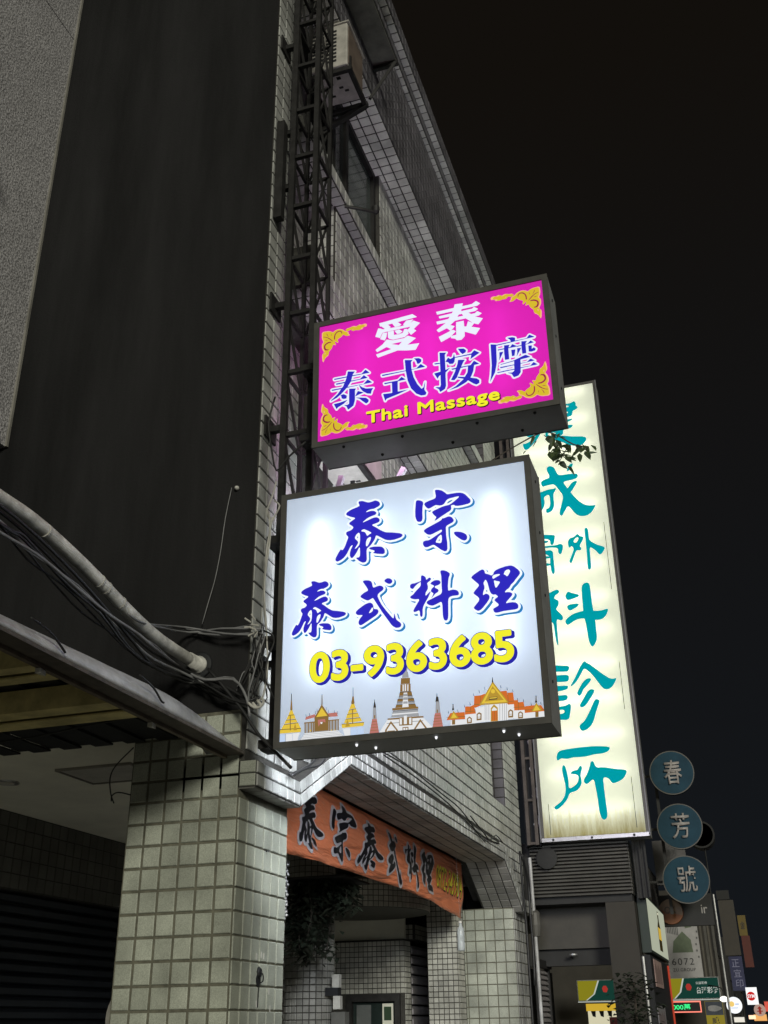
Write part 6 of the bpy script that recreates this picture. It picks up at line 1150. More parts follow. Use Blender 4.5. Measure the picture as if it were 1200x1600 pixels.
def lightbox(name, label, x0, x1, z0, z1, y, d, lip, m_front, m_back, group=None):
    """open housing with a lip round the face, a front sheet, a back sheet"""
    t = thing(name, label, 'sign', ((x0 + x1) / 2, y + d / 2, z0), group)
    h = MB()
    w = .012
    h.box(x0, x0 + w, y + .004, y + d - .004, z0, z1).box(x1 - w, x1, y + .004, y + d - .004, z0, z1)
    h.box(x0 + w, x1 - w, y + .004, y + d - .004, z0, z0 + w).box(x0 + w, x1 - w, y + .004, y + d - .004, z1 - w, z1)
    build(h, 'housing', m_housing, t)
    for nm, ya, yb in (('front_frame', y - .004, y + .006), ('back_frame', y + d - .006, y + d + .004)):
        f = MB()
        f.box(x0 - .002, x0 + lip, ya, yb, z0 - .002, z1 + .002).box(x1 - lip, x1 + .002, ya, yb, z0 - .002, z1 + .002)
        f.box(x0 + lip, x1 - lip, ya, yb, z0 - .002, z0 + lip).box(x0 + lip, x1 - lip, ya, yb, z1 - lip, z1 + .002)
        build(f, nm, m_frame, t)
    a, b = x0 + lip * .6, x1 - lip * .6
    c, e = z0 + lip * .6, z1 - lip * .6
    build(MB().add([(a, y + .010, c), (b, y + .010, c), (b, y + .010, e), (a, y + .010, e)], [(0, 1, 2, 3)]), 'face_panel', m_front, t)
    build(MB().add([(a, y + d - .010, c), (b, y + d - .010, c), (b, y + d - .010, e), (a, y + d - .010, e)], [(0, 3, 2, 1)]), 'back_panel', m_back, t)
    build(MB().box(x0 + w, x1 - w, y + d - .034, y + d - .030, z0 + w, z1 - w), 'glow_blocker', m_white, t)  # added unseen sheet that stops the rear glow reaching the front panel
    return t

def tube_parts(t, lines, m, r=.013):
    for a, b in lines:
        build(MB().tube([a, b], r, 8, sub=0), 'fluorescent_tube', m, t)

def bolts(t, pts, m, r=.009):
    for p in pts:
        build(MB().lathe([(r, .0), (r, -.006), (r * .5, -.012)], p, 'Z', 8), 'bolt_or_light_dot', m, t)

def ink(keys, org, y, material, t, name='lettering', xf=None):
    for k in keys:
        lp = loops_of(k)
        if xf:
            lp = [[xf(p) for p in l] for l in lp]
        me = outline_mesh(lp, name, material)
        place_flat(me, (org[0], y, org[1]), (1, 0, 0), (0, 0, 1))
        link(name, me, t)

# --- white restaurant sign
wx0, wx1, wz0, wz1, wy, wd = -2.153, -.745, 2.865, 4.295, 4.80, .27
ws = lightbox('restaurant_lightbox', 'large white backlit square sign with blue calligraphy, yellow phone number and temple skyline', wx0, wx1, wz0, wz1, wy, wd, .030, m_wpanel, m_wfill)
tube_parts(ws, [((x, wy + .068, 3.20), (x, wy + .068, 4.10)) for x in (-1.93, -1.60, -1.27, -.95)], m_tube)
WO = (-2.153, 2.865)
SC_ = lambda p: (p[0] * .80 - .176, p[1] * .885 - .267)
big = ['tai', 'zong', 'shi', 'liao', 'li']
bb = np.array([p for l in loops_of('tai') for p in l])
mn_, mx_ = bb.min(0), bb.max(0)
def small(p):
    return ((p[0] - mn_[0]) / (mx_[0] - mn_[0]) * .303 + (-2.073 - WO[0]), (p[1] - mn_[1]) / (mx_[1] - mn_[1]) * .318 + (3.432 - WO[1]))
sh_ = lambda p: (p[0] + .0095, p[1] - .0095)
for k in big:
    ink([k + '_h'], WO, wy + .0085, INK['sky'], ws, 'letter_shadow', sh_)
    ink([k + '_h'], WO, wy + .0070, INK['white'], ws, 'letter_outline')
    ink([k], WO, wy + .0055, INK['blue'], ws)
ink(['tai_h'], WO, wy + .0085, INK['sky'], ws, 'letter_shadow', lambda p: sh_(small(p)))
ink(['tai_h'], WO, wy + .0070, INK['white'], ws, 'letter_outline', small)
ink(['tai'], WO, wy + .0055, INK['blue'], ws, 'lettering', small)
ink(['num_o'], WO, wy + .0052, INK['navy'], ws, 'number_shadow', lambda p: (p[0] + .012, p[1] - .010))
ink(['num_o'], WO, wy + .0042, INK['navy'], ws, 'number_outline')
ink(['num'], WO, wy + .0030, INK['yellow'], ws, 'phone_number')
groups = {}
for ln in TEMPLE.split('\n'):
    k, pts = ln.split(':')
    groups.setdefault((k[0]), []).append((int(k[1:]), [tuple(int(v) / 2000 for v in q.split(',')) for q in pts.split(' ')]))
tm = {k: lit('temple_ink_' + k, c, .95) for k, c in TINK.items()}
tp = None
for k, L_ in groups.items():
    mb = MB()
    for lay, pts in L_:
        mb.add([(WO[0] + a, wy + .0088 - .0004 * lay, WO[1] + b) for a, b in pts], [tuple(range(len(pts)))])
    o = build(mb, 'temple_print', tm[k], tp or ws)
    if tp is None:
        tp = o
    o['kind'] = 'stuff'
dots = [(-1.73, 4.86, wz0 + .0), (-1.66, 4.95, wz0), (-1.32, 4.86, wz0), (-.985, 4.86, wz0), (-.93, 4.95, wz0)]
m_dot = lit('tube_light_through_hole', (.95, .97, 1.0), 1.2)
bolts(ws, dots, m_dot, .0065)  # no bolts here: glowing dots put in for tube light through holes
for z in (3.1, 3.55, 3.9, 4.2):
    build(MB().lathe([(.008, 0), (.008, .005)], (wx1, 4.93, z), 'X', 8), 'bolt_or_light_dot', m_black, ws)

# --- magenta massage sign
px0, px1, pz0, pz1, py, pd = -1.977, -.557, 4.572, 5.442, 4.80, .27
ps = lightbox('massage_lightbox', 'wide magenta backlit sign with gold corner ornaments, above the white square sign', px0, px1, pz0, pz1, py, pd, .032, m_ppanel, m_pfill)
tube_parts(ps, [((x, py + .08, 4.72), (x, py + .08, 5.30)) for x in (-1.68, -1.27, -.86)], m_tube_p)
PO = (-1.977, 4.572)
for k in ('tai3', 'shi3', 'an3', 'mo3'):
    ink([k + '_h'], PO, py + .0070, INK['pwhite'], ps, 'letter_outline')
    ink([k], PO, py + .0055, INK['blue'], ps)
ink(['ai', 'tai2'], PO, py + .0060, INK['pwhite'], ps)
cx_, cz_ = (px0 + px1) / 2 - PO[0], (pz0 + pz1) / 2 - PO[1]
for fx in (0, 1):
    for fz in (0, 1):
        f = lambda p, fx=fx, fz=fz: (2 * cx_ - p[0] if fx else p[0], 2 * cz_ - p[1] if fz else p[1])
        ink(['orn'], PO, py + .0075, INK['cream'], ps, 'corner_ornament', lambda p: f(p))
        def inner(p, f=f):
            c = (.135, .735)
            return f((c[0] + (p[0] - c[0]) * .93, c[1] + (p[1] - c[1]) * .93))
        ink(['orn'], PO, py + .0068, INK['gold'], ps, 'corner_ornament', inner)
        ink(['ornred'], PO, py + .0060, INK['maroon'], ps, 'corner_ornament', lambda p: f(p))
for k in ('thai',):
    ink([k + '_o'], PO, py + .0072, INK['black'], ps, 'text_shadow', lambda p: (p[0] + .004, p[1] - .004))
    for lo_, hi_ in ((0, .60), (.60, 2)):
        me = outline_mesh([l for l in loops_of(k) if lo_ < l[0][0] < hi_], 'lettering', INK['yellow'])
        link('lettering', place_flat(me, (PO[0], py + .0056, PO[1]), (1, 0, 0), (0, 0, 1)), ps)
bolts(ps, [(-1.80, 4.84, pz0), (-1.45, 4.84, pz0), (-1.02, 4.84, pz0), (-.70, 4.84, pz0), (-1.62, 5.0, pz0), (-1.2, 5.0, pz0), (-.8, 5.0, pz0)], m_black)
for z in (4.75, 5.1, 5.35):
    build(MB().lathe([(.008, 0), (.008, .005)], (px1, 4.93, z), 'X', 8), 'bolt_or_light_dot', m_black, ps)

# --- tall clinic sign
yx0, yx1, yz0, yz1, yy0, yd = -2.190, -.950, 3.530, 9.68, 12.60, .30
ys = lightbox('clinic_lightbox', 'tall yellowed backlit sign with teal characters, rust stained at its lower end', yx0, yx1, yz0, yz1, yy0, yd, .035, m_ypanel, m_yback)
tube_parts(ys, [((-2.05, yy0 + .10, z), (-1.09, yy0 + .10, z)) for z in [3.85 + .44 * i for i in range(14)]], m_tube_y, .014)
YO = (-2.163, 3.56)
ink(['jian', 'cheng', 'gu', 'wai', 'ke', 'zhen', 'suo'], YO, yy0 + .004, INK['teal'], ys)
lp = MB()
lp.box(yx0 - .004, yx1 + .004, yy0 - .014, yy0 - .005, yz0 - .012, yz0 + .03)
build(lp, 'bottom_trim', m_alu, ys)
build(MB().box(yx1 - .004, yx1 + .012, yy0 - .014, yy0 + .01, yz0 - .012, yz1), 'side_trim', mat('grey_alu_trim', (.17, .17, .18), .5, .3), ys)
build(MB().box(yx0 - .012, yx0 + .004, yy0 - .014, yy0 + .01, yz0 - .012, yz1), 'side_trim', MATS['grey_alu_trim'], ys)
for i, x in enumerate((-2.05, -1.6, -1.12)):
    build(MB().box(x - .012, x + .012, yy0 - .02, yy0 - .0145, yz0 - .006, yz0 + .02), 'clip', m_black, ys)
cr_ = MB()
for x, z0, z1 in ((-1.085, 3.62, 4.2), (-1.068, 5.0, 5.6), (-1.055, 6.55, 7.5), (-2.08, 3.6, 3.95)):
    cr_.box(x, x + .006, yy0 + .003, yy0 + .008, z0, z1)
build(cr_, 'panel_crack', m_black, ys)

# ------------------------------------------------------------------ steel ladder tower that carries the two near signs
tw = thing('sign_tower', 'black steel lattice tower bolted to the tile corner, holding the two front signs', 'sign frame', (-2.2, 5.22, 2.95))
P_ = [(-2.292, 5.10), (-2.115, 5.10), (-2.292, 5.36), (-2.115, 5.36)]
z_lo, z_hi = 2.98, 9.9
for (x, y), w in zip(P_, (.038, .036, .026, .026)):
    build(MB().box(x - w / 2, x + w / 2, y - w / 2, y + w / 2, z_lo, z_hi), 'post', m_steel, tw)
zs = [3.05 + .458 * i for i in range(15)]
for i, z in enumerate(zs):
    rg = MB()
    rg.box(-2.27, -2.137, 5.085, 5.115, z - .014, z + .014).box(-2.274, -2.133, 5.350, 5.370, z - .010, z + .010)
    rg.box(-2.305, -2.285, 5.123, 5.342, z - .010, z + .010).box(-2.124, -2.106, 5.123, 5.342, z - .010, z + .010)
    build(rg, 'rung', m_steel, tw)
    if i < 14:
        br = MB()
        br.bar((-2.115, 5.12, z + .44), (-2.115, 5.34, z + .02), .016)
        br.bar((-2.27, 5.36, z + .02), (-2.137, 5.36, z + .44), .013)
        br.bar((-2.292, 5.12, z + .42), (-2.292, 5.34, z + .03), .016)
        build(br, 'brace', m_steel, tw)
for z in (3.42, 4.95, 5.9, 6.93, 7.45, 8.35, 9.2):
    a = MB().box(-2.398, -2.316, 5.10, 5.14, z - .02, z + .02)
    a.box(-2.400, -2.386, 5.04, 5.2, z - .07, z + .07)
    build(a, 'wall_arm', m_steel, tw)
build(MB().box(-2.398, -2.34, 5.03, 5.09, 6.6, 7.5), 'side_plate', m_steel, tw)
for z in (2.93, 3.5, 4.1):
    build(MB().box(-2.30, -2.155, 4.93, 4.99, z - .022, z + .022).box(-2.31, -2.27, 4.98, 5.078, z - .022, z + .022), 'sign_bracket', m_steel, tw)
for z in (4.75, 5.25):
    build(MB().box(-2.12, -1.98, 4.95, 5.00, z - .02, z + .02).box(-2.13, -2.09, 5.0, 5.078, z - .02, z + .02), 'sign_bracket', m_steel, tw)
build(MB().bar((-2.02, 5.1, 4.12), (-1.93, 5.16, 4.56), .03).bar((-1.7, 5.2, 4.30), (-1.55, 5.2, 4.57), .03), 'stay', m_galv, tw)

# bracket frame of the clinic sign
yb = thing('clinic_sign_bracket', 'rusty steel side frame between the tile wall and the tall yellow sign', 'sign frame', (-2.3, 12.7, 3.5))
for x in (-2.345, -2.245):
    build(MB().box(x - .02, x + .02, 12.62, 12.66, 3.5, 9.7), 'post', mat('rusty_frame_steel', (.09, .075, .07), .7, .2, var=.4, scale=12), yb)
for i in range(13):
    z = 3.52 + .5 * i
    build(MB().box(-2.325, -2.265, 12.63, 12.655, z - .014, z + .014), 'rung', MATS['rusty_frame_steel'], yb)
sc_ = MB()
for i in range(7):
    z = 3.75 + i * .33
    x = -2.30 + .02 * random.random()
    sc_.prism([(x, 12.70, z), (x + .06, 12.70, z + .10), (x + .07, 12.70, z), (x + .03, 12.70, z - .1)], (0, .004, 0))
build(sc_, 'torn_sheet', m_alu, yb)
build(MB().box(-2.40, -2.22, 12.72, 12.78, 3.5, 9.6), 'back_sheet', m_black, yb)

# ------------------------------------------------------------------ cables and pipes
def cable(name, label, paths, mat_, r, group=None, cat='cable', part='cable'):
    p0 = PATH[paths[0]][0]
    t = thing(name, label, cat, p0, group)
    for i, p in enumerate(paths):
        build(MB().tube(PATH[p], r, 7), part, mat_ if not isinstance(mat_, (list, tuple)) else mat_[i % len(mat_)], t, True)
    return t
pc = thing('conduit_pipe', 'grimy white pipe sagging across the dark side wall into its elbow', 'pipe', PATH['pipe'][-1])
build(MB().tube(PATH['pipe'], .032, 14), 'pipe', m_pvc, pc, True)
ex, ey, ez = PATH['pipe'][-1]
build(MB().lathe([(.037, -.13), (.040, -.03), (.050, -.024), (.050, -.001)], (ex, 5.0, ez), 'Y', 18), 'socket', m_pvc, pc, True)
build(MB().lathe([(.080, -.002), (.070, -.008), (.052, -.010)], (ex, 5.0, ez), 'Y', 18), 'wall_hole', m_black, pc, True)
q1, q2 = Vector(PATH['pipe'][-3]), Vector(PATH['pipe'][-4])
for (a, b, k) in ((q2, q1, .1), (q2, q1, .75), (Vector(PATH['pipe'][4]), Vector(PATH['pipe'][5]), .3), (Vector(PATH['pipe'][2]), Vector(PATH['pipe'][3]), .4)):
    c = a.lerp(b, k)
    d = (b - a).normalized() * .006
    build(MB().tube([c - d, c + d], .0345, 14, sub=0), 'tie', m_cable_w, pc)
cable('cable_bundle', 'bundle of black and grey cables strapped along the sagging white pipe', ['bundle0', 'bundle1', 'bundle2', 'bundle3', 'bundle4'], [m_cable_b, m_cable_g, m_cable_b, m_cable_b, m_cable_g], .0075)
cable('cable_branch', 'sheaf of grey cables leaving the pipe for the tile corner', ['branch0', 'branch1', 'branch2', 'branch3'], m_cable_g, .0058)
Rc = random.Random(11)
def extra(src, amp, n, mats, r, parent):
    for i in range(n):
        ph, off = Rc.uniform(0, 6), Vector((Rc.gauss(0, amp), Rc.gauss(0, amp * .5), Rc.gauss(-amp * .4, amp)))
        P3 = PATH[src[i % len(src)]]
        m_ = len(P3)
        pts = []
        for k, p in enumerate(P3):
            e = math.sin(math.pi * k / (m_ - 1)) if m_ > 1 else 0
            v = Vector(p) + off * (.35 + e) + Vector((0, 0, amp * .7 * math.sin(ph + 2.3 * k)))
            v.y = min(v.y, 4.965)
            pts.append(v)
        build(MB().tube(pts, r * Rc.uniform(.6, 1.1), 6), 'cable', mats[i % len(mats)], parent, True)
extra(['bundle0', 'bundle3', 'bundle4', 'bundle1'], .020, 4, [m_cable_b, m_cable_b, m_cable_g], .0055, [o for o in C.objects if o.name == 'cable_bundle'][0])
cable('thin_wire', 'thin pale wire hanging down the dark side wall from a knob', ['thin'], m_cable_g, .0028)
kb = thing('cable_anchor', 'small round white knob on the dark side wall where the thin wire starts', 'knob', (-2.543, 4.98, 4.5))
build(MB().lathe([(.013, 0.0), (.015, -.012), (.010, -.022), (.004, -.028)], (-2.535, 4.998, 4.505), 'Y', 14), 'knob', m_pvc, kb, True)
tg = cable('cable_tangle', 'tangle of looping black cables at the tile corner beside the white sign', ['loop0', 'loop1', 'loop2', 'loop3', 'loop4'], m_cable_b, .0055)
extra(['loop0', 'loop1', 'loop2', 'loop3'], .030, 10, [m_cable_b, m_cable_b, m_cable_g], .0042, tg)
for i in range(9):
    x, z = -2.345 + random.uniform(-.035, .035), 3.565 + random.uniform(-.03, .05)
    a = random.uniform(0, 6.28)
    build(MB().tube([(x, 4.90, z), (x + .022 * math.cos(a), 4.885, z + .022 * math.sin(a)), (x + .034 * math.cos(a), 4.88, z + .036 * math.sin(a))], .005, 6), 'connector', m_cable_w, tg)
cable('cable_coil', 'short pale cable coil at the corner just above the metal canopy end', ['loop5', 'loop6'], m_cable_w, .0075)
cable('white_cable', 'dirty white cable knotted beside the upper left corner of the white sign', ['white', 'white2', 'white3'], m_cable_w, .0052)
cable('diagonal_cable', 'black cable running diagonally down behind the lower left of the white sign', ['black'], m_cable_b, .009)
cable('tower_cable', 'black cable swinging down the steel tower beside the magenta sign', ['black2'], m_cable_b, .006)
cable('ledge_cable', 'black cable loops lying on the arch ledge below the white sign', ['ledgecable', 'ledgecable2'], m_cable_b, .007)
cable('arch_cable', 'thin black cables drooping along the tile band above the arch', ['facadecable', 'facadecable2', 'facadecable3'], m_cable_b, .006)
cable('corner_cable', 'black cables dropping down the far end of the tiled building', ['dropcable', 'dropcable2'], m_cable_b, .014)
cable('column_cable', 'thin black cable loops at the top left of the near tiled column', ['col_wire', 'col_wire2'], m_cable_b, .0035)
cable('ceiling_cable', 'thin dark cable slung under the last yellow beam', ['soff_cable'], m_cable_b, .005)

# ------------------------------------------------------------------ metal canopy in front of the left arcade
cn = thing('metal_canopy', 'grey metal canopy with a rolled edge and yellow steel beams, left of the near column', 'canopy', (-3.2, 3, 2.9))
ys_, rows_ = [], []
mb = MB()
nseg, nst = 12, 40
for i in range(nst + 1):
    y = .2 + (4.985 - .2) * (i / nst)
    k = 1.0
    tail = (4.985 - y)
    h = .055 + .105 * min(1, max(0, (y - 2.0) / 2.2)) if y < 4.2 else .16
    h *= min(1, max(.02, 1 - (1 - min(tail, .75) / .75) ** 2.2)) if tail < .75 else 1
    for j in range(nseg + 1):
        a = math.pi / 2 * j / nseg
        mb.v.append((XW + .004 - .22 * (1 - math.cos(a)), y, 2.918 + h * math.sin(a) + random.uniform(-.0012, .0012)))
for i in range(nst):
    for j in range(nseg):
        a = i * (nseg + 1) + j
        mb.f.append((a, a + 1, a + nseg + 2, a + nseg + 1))
o = build(mb, 'cover_sheet', m_galv, cn, True)
sm = o.modifiers.new('thickness', 'SOLIDIFY')
sm.thickness = .004
build(MB().box(XW - .085, XW + .006, .2, 4.985, 2.900, 2.916), 'edge_lip', mat('rusty_lip', (.10, .085, .075), .7, .2, var=.5, scale=15), cn)
build(MB().box(XW - .112, XW - .088, .2, 4.98, 2.885, 2.925), 'inner_angle', mat('brown_angle', (.14, .11, .085), .6, .2, var=.4, scale=12), cn)
dk = MB()
for i in range(60):
    x = XW - .2 - i * .1
    dk.box(x - .108, x + .004, .2, 4.99, 3.02 + (.015 if i % 2 else 0), 3.03 + (.015 if i % 2 else 0))
build(dk, 'roof_deck', m_black, cn)['kind'] = 'stuff'
for ya, yb_ in ((3.345, 3.505), (3.905, 4.13), (2.6, 2.76)):
    b = MB()
    mid = (ya + yb_) / 2
    b.box(-6.5, XW - .116, ya, mid - .008, 2.905, 2.913).box(-6.5, XW - .116, mid + .008, yb_, 2.893, 2.901)
    b.box(-6.5, XW - .116, yb_ - .006, yb_, 2.901, 3.01).box(-6.5, XW - .116, ya, ya + .006, 2.913, 3.01)
    build(b, 'beam', m_beam, cn)
for y in (3.32, 4.19):
    build(MB().prism([(XW - .11, y, 2.882), (XW - .085, y, 2.882), (XW - .095, y + .05, 2.882)], (0, 0, -.02)), 'clip', m_white, cn)
cable('canopy_strap', 'short black strap of cable over the rolled canopy edge, nearer to the camera', ['can_cable1'], m_cable_b, .005)
cable('canopy_strap', 'short black strap of cable over the rolled canopy edge, nearer to the column', ['can_cable2'], m_cable_b, .005)

# ------------------------------------------------------------------ stucco building on the left
sb = thing('stucco_building', 'upper wall of granular grey stucco at the far left of the photo', 'building', (-6, 1, 5))
swl = MB()
swl.box(-9, -4.27, -6, 4.994, 5.12, 9.02).box(-9, -4.27, -6, 4.994, 9.032, 16).box(-9, -4.285, -6, 4.99, 9.02, 9.032)
build(swl, 'stucco_wall', m_stucco, sb)
build(MB().box(-4.272, -4.255, 4.975, 4.994, 5.12, 16), 'edge_bead', m_concrete, sb)
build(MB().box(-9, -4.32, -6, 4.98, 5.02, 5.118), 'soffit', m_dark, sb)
for i, (pts, lab) in enumerate((([(-4.26, 3.9, 7.5), (-4.1, 4.13, 7.06), (-4.09, 4.14, 7.0)], 'brown drain pipe end poking out of the stucco wall, upper of the pair'),
                                ([(-4.26, 3.7, 7.4), (-4.1, 4.02, 6.94), (-4.09, 4.03, 6.9)], 'brown drain pipe end poking out of the stucco wall, lower of the pair'),
                                ([(-4.26, 3.9, 6.25), (-4.12, 4.0, 6.40), (-4.08, 4.08, 6.50)], 'short pipe stub with a white underside on the stucco wall'))):
    t = thing('drain_pipe', lab, 'pipe', pts[-1], None)
    build(MB().tube(pts, .035, 12), 'pipe', m_brown, t, True)
    if i == 2:
        build(MB().tube([Vector(p) + Vector((.02, 0, -.035)) for p in pts], .008, 8), 'trim', m_white, t)

# ------------------------------------------------------------------ air conditioners
def aircon(label, x0, x1, y0, y1, z0, z1, mside, awn=None):
    t = thing('air_conditioner', label, 'air conditioner', ((x0 + x1) / 2, (y0 + y1) / 2, z0), 'air conditioners on the tiled wall')
    build(MB().box(x0, x1, y0, y1, z0, z1), 'casing', m_cream, t, bevel=.012)
    build(MB().box(x1 + .001, x1 + .008, y0 + .02, y1 - .02, z0 + .03, z1 - .03), 'side_panel', mside, t)
    lv = MB()
    for i in range(9):
        z = z0 + .06 + i * (z1 - z0 - .1) / 9
        for a, b in ((x0 + .03, x0 + (x1 - x0) * .38), (x0 + (x1 - x0) * .44, x0 + (x1 - x0) * .72)):
            lv.box(a, b, y0 - .004, y0 - .001, z, z + .022)
    build(lv, 'louvre', m_black, t)['kind'] = 'stuff'
    dr = MB()
    for i in range(6):
        a, b = random.uniform(x0 + .05, x1 - .08), random.uniform(y0 + .08, y1 - .1)
        dr.box(a, a + .035, b, b + .02, z0 - .004, z0 - .001)
    build(dr, 'drain_slot', m_steel, t)['kind'] = 'stuff'
    build(MB().box(x0 - .005, x1 + .015, y0 - .01, y1 + .02, z1 + .001, z1 + .012), 'lid', m_cream, t)
    f = MB()
    f.box(x0 - .02, x1 + .03, y0 + .02, y0 + .055, z0 - .045, z0 - .006).box(x0 - .02, x1 + .03, y1 + .03, y1 + .07, z0 - .05, z0 - .006)
    f.box(x1 - .01, x1 + .025, y0 + .055, y1 + .03, z0 - .045, z0 - .006)
    f.bar((XW - .3, y1 + .05, z0 - .30), (x1 + .01, y1 + .05, z0 - .04), .04).bar((x1 + .012, y0 + .04, z0 - .04), (x1 + .012, y0 + .04, z0 + .12), .02)
    f.box(XW - .3, x0, y1 + .03, y1 + .07, z0 - .05, z0 - .012)
    build(f, 'bracket', m_steel, t)
    return t
aircon('brown sided air conditioner high on the wall, under the metal awning', -2.42, -2.085, 5.64, 6.02, 8.66, 9.15, m_brown)
aircon('pinkish air conditioner between the magenta sign and the white sign', -2.40, -2.10, 5.75, 6.45, 5.12, 5.62, mat('pale_pink_casing', (.42, .36, .36), .5))
aw = thing('window_awning', 'flat metal awning with a strut at the top of the wall, over the air conditioner', 'awning', (-2.05, 6.0, 9.6))
build(MB().box(-2.43, -1.925, 4.9, 6.50, 9.60, 9.615), 'sheet', mat('dull_green_sheet', (.16, .165, .14), .6, .1, var=.3), aw)
build(MB().box(-2.20, -1.915, 6.50, 6.54, 9.56, 9.62), 'front_bar', m_steel, aw)
build(MB().bar((-1.935, 6.50, 9.57), (-2.13, 6.35, 9.02), .025), 'strut', m_steel, aw)
lm = thing('spot_lamp', 'small dark unlit lamp on an arm beside the top floor window', 'lamp', (-2.3, 6.3, 7.75))
build(MB().tube([(-2.33, 6.26, 7.75), (-2.20, 6.33, 7.74), (-2.12, 6.42, 7.76)], .014, 8), 'arm', m_steel, lm)
build(MB().lathe([(.012, 0), (.03, .02), (.034, .07), (.028, .075)], (-2.11, 6.42, 7.74), 'Z', 14), 'head', m_steel, lm)

# ------------------------------------------------------------------ cloth banner across the arch
bx, by0, by1 = -2.80, 5.90, 11.12
def ban(y, s):
    """y along the street, s from lower edge 0 to upper edge 1"""
    k = (y - by0) / (by1 - by0)
    sag = .035 * math.sin(math.pi * k)
    zt = 3.142
    zb = 2.590 + .075 * math.sin(math.pi * min(1, max(0, (k - .0) / 1.0))) * 1.0
    f = (1 - s) ** .6
    w = .022 * math.sin(11 * k + 5 * s) * f + .007 * math.sin(34 * k + 11 * s + 1) * f + .012 * math.sin(60 * k ** .7 + 7 * s) * f * max(0, 1 - 2.2 * k) + .05 * math.sin(math.pi * k) * s * (1 - s)
    return Vector((bx + w, y, zb + (zt - zb) * s))
ban_m, bt_, bp_ = nodes_mat('orange_satin_cloth')
N, L = bt_.nodes, bt_.links
tcb = N.new('ShaderNodeNewGeometry')
mpb = N.new('ShaderNodeMapping')
mpb.inputs['Rotation'].default_value = (math.radians(-38), 0, 0)
mpb.inputs['Scale'].default_value = (1, 1.0, 7.0)
L.new(tcb.outputs['Position'], mpb.inputs[0])
nzb = N.new('ShaderNodeTexNoise')
nzb.inputs['Scale'].default_value = 1.7
nzb.inputs['Detail'].default_value = 3
nzb.inputs['Distortion'].default_value = .4
L.new(mpb.outputs[0], nzb.inputs['Vector'])
bmp = N.new('ShaderNodeBump')
bmp.inputs['Strength'].default_value = .6
bmp.inputs['Distance'].default_value = .11
L.new(nzb.outputs[0], bmp.inputs['Height'])
L.new(bmp.outputs[0], bp_.inputs['Normal'])
bp_.inputs['Base Color'].default_value = (.86, .26, .12, 1)
bp_.inputs['Roughness'].default_value = .36
bp_.inputs['Metallic'].default_value = .05
bp_.inputs['Anisotropic'].default_value = .5
ban_t = thing('cloth_banner', 'orange satin banner with black white-edged characters hung across the arch', 'banner', (bx, 9, 2.6))
g = MB()
ny, nz_ = 150, 16
for i in range(ny + 1):
    for j in range(nz_ + 1):
        g.v.append(tuple(ban(by0 + (by1 - by0) * i / ny, j / nz_)))
for i in range(ny):
    for j in range(nz_):
        a = i * (nz_ + 1) + j
        g.f.append((a, a + nz_ + 1, a + nz_ + 2, a + 1))
o = build(g, 'cloth', ban_m, ban_t, True)
o.modifiers.new('thickness', 'SOLIDIFY').thickness = .0015
m_bink = mat('banner_black', (.012, .012, .016), .4)
m_bwhite = mat('banner_white', (.55, .52, .55), .5)
m_byel = mat('banner_yellow', (.80, .72, .05), .5)
def on_banner(me, y0, y1, s0, s1, off):
    bm = bmesh.new()
    bm.from_mesh(me)
    bmesh.ops.triangulate(bm, faces=bm.faces)
    for _ in range(2):
        es = [e for e in bm.edges if e.calc_length() > .06]
        if es:
            bmesh.ops.subdivide_edges(bm, edges=es, cuts=1)
            bmesh.ops.triangulate(bm, faces=bm.faces)
    bm.to_mesh(me)
    bm.free()
    co = np.empty(len(me.vertices) * 3)
    me.vertices.foreach_get('co', co)
    co = co.reshape(-1, 3)
    mn, mx = co.min(0), co.max(0)
    for i, v in enumerate(me.vertices):
        a, b = (co[i, 0] - mn[0]) / (mx[0] - mn[0]), (co[i, 1] - mn[1]) / (mx[1] - mn[1])
        p = ban((y0 + (y1 - y0) * a) * .949, s0 + (s1 - s0) * b)
        v.co = (p.x + off, p.y, p.z)
    me.update()
    return me
spots = (('tai', 7.02, 7.53, .13, .86), ('zong', 7.68, 8.18, .10, .90), ('tai', 8.30, 8.86, .10, .83), ('shi', 9.00, 9.42, .05, .86), ('liao', 9.58, 10.02, .10, .86), ('li', 10.12, 10.56, .18, .84))
for k, a, b, c, d in spots:
    e = .045
    link('letter_outline', on_banner(outline_mesh(loops_of(k + '_h'), 'letter_outline', m_bwhite), a - e * .8, b + e * .8, c - e * 1.2, d + e * 1.2, .006), ban_t)
    link('lettering', on_banner(outline_mesh(loops_of(k), 'lettering', m_bink), a, b, c, d, .011), ban_t)
link('phone_shadow', on_banner(text_mesh('0972-343904', 'phone_shadow', m_bink, .012), 10.69, 11.64, .31, .71, .006), ban_t)
link('phone_number', on_banner(text_mesh('0972-343904', 'phone_number', m_byel, .004), 10.66, 11.61, .33, .73, .012), ban_t)
for y in (by0, by1):
    build(MB().tube([(bx, y, 3.13), (bx - .02, y + (.12 if y > 9 else -.12), 3.14)], .004, 6), 'cord', m_cable_w, ban_t)

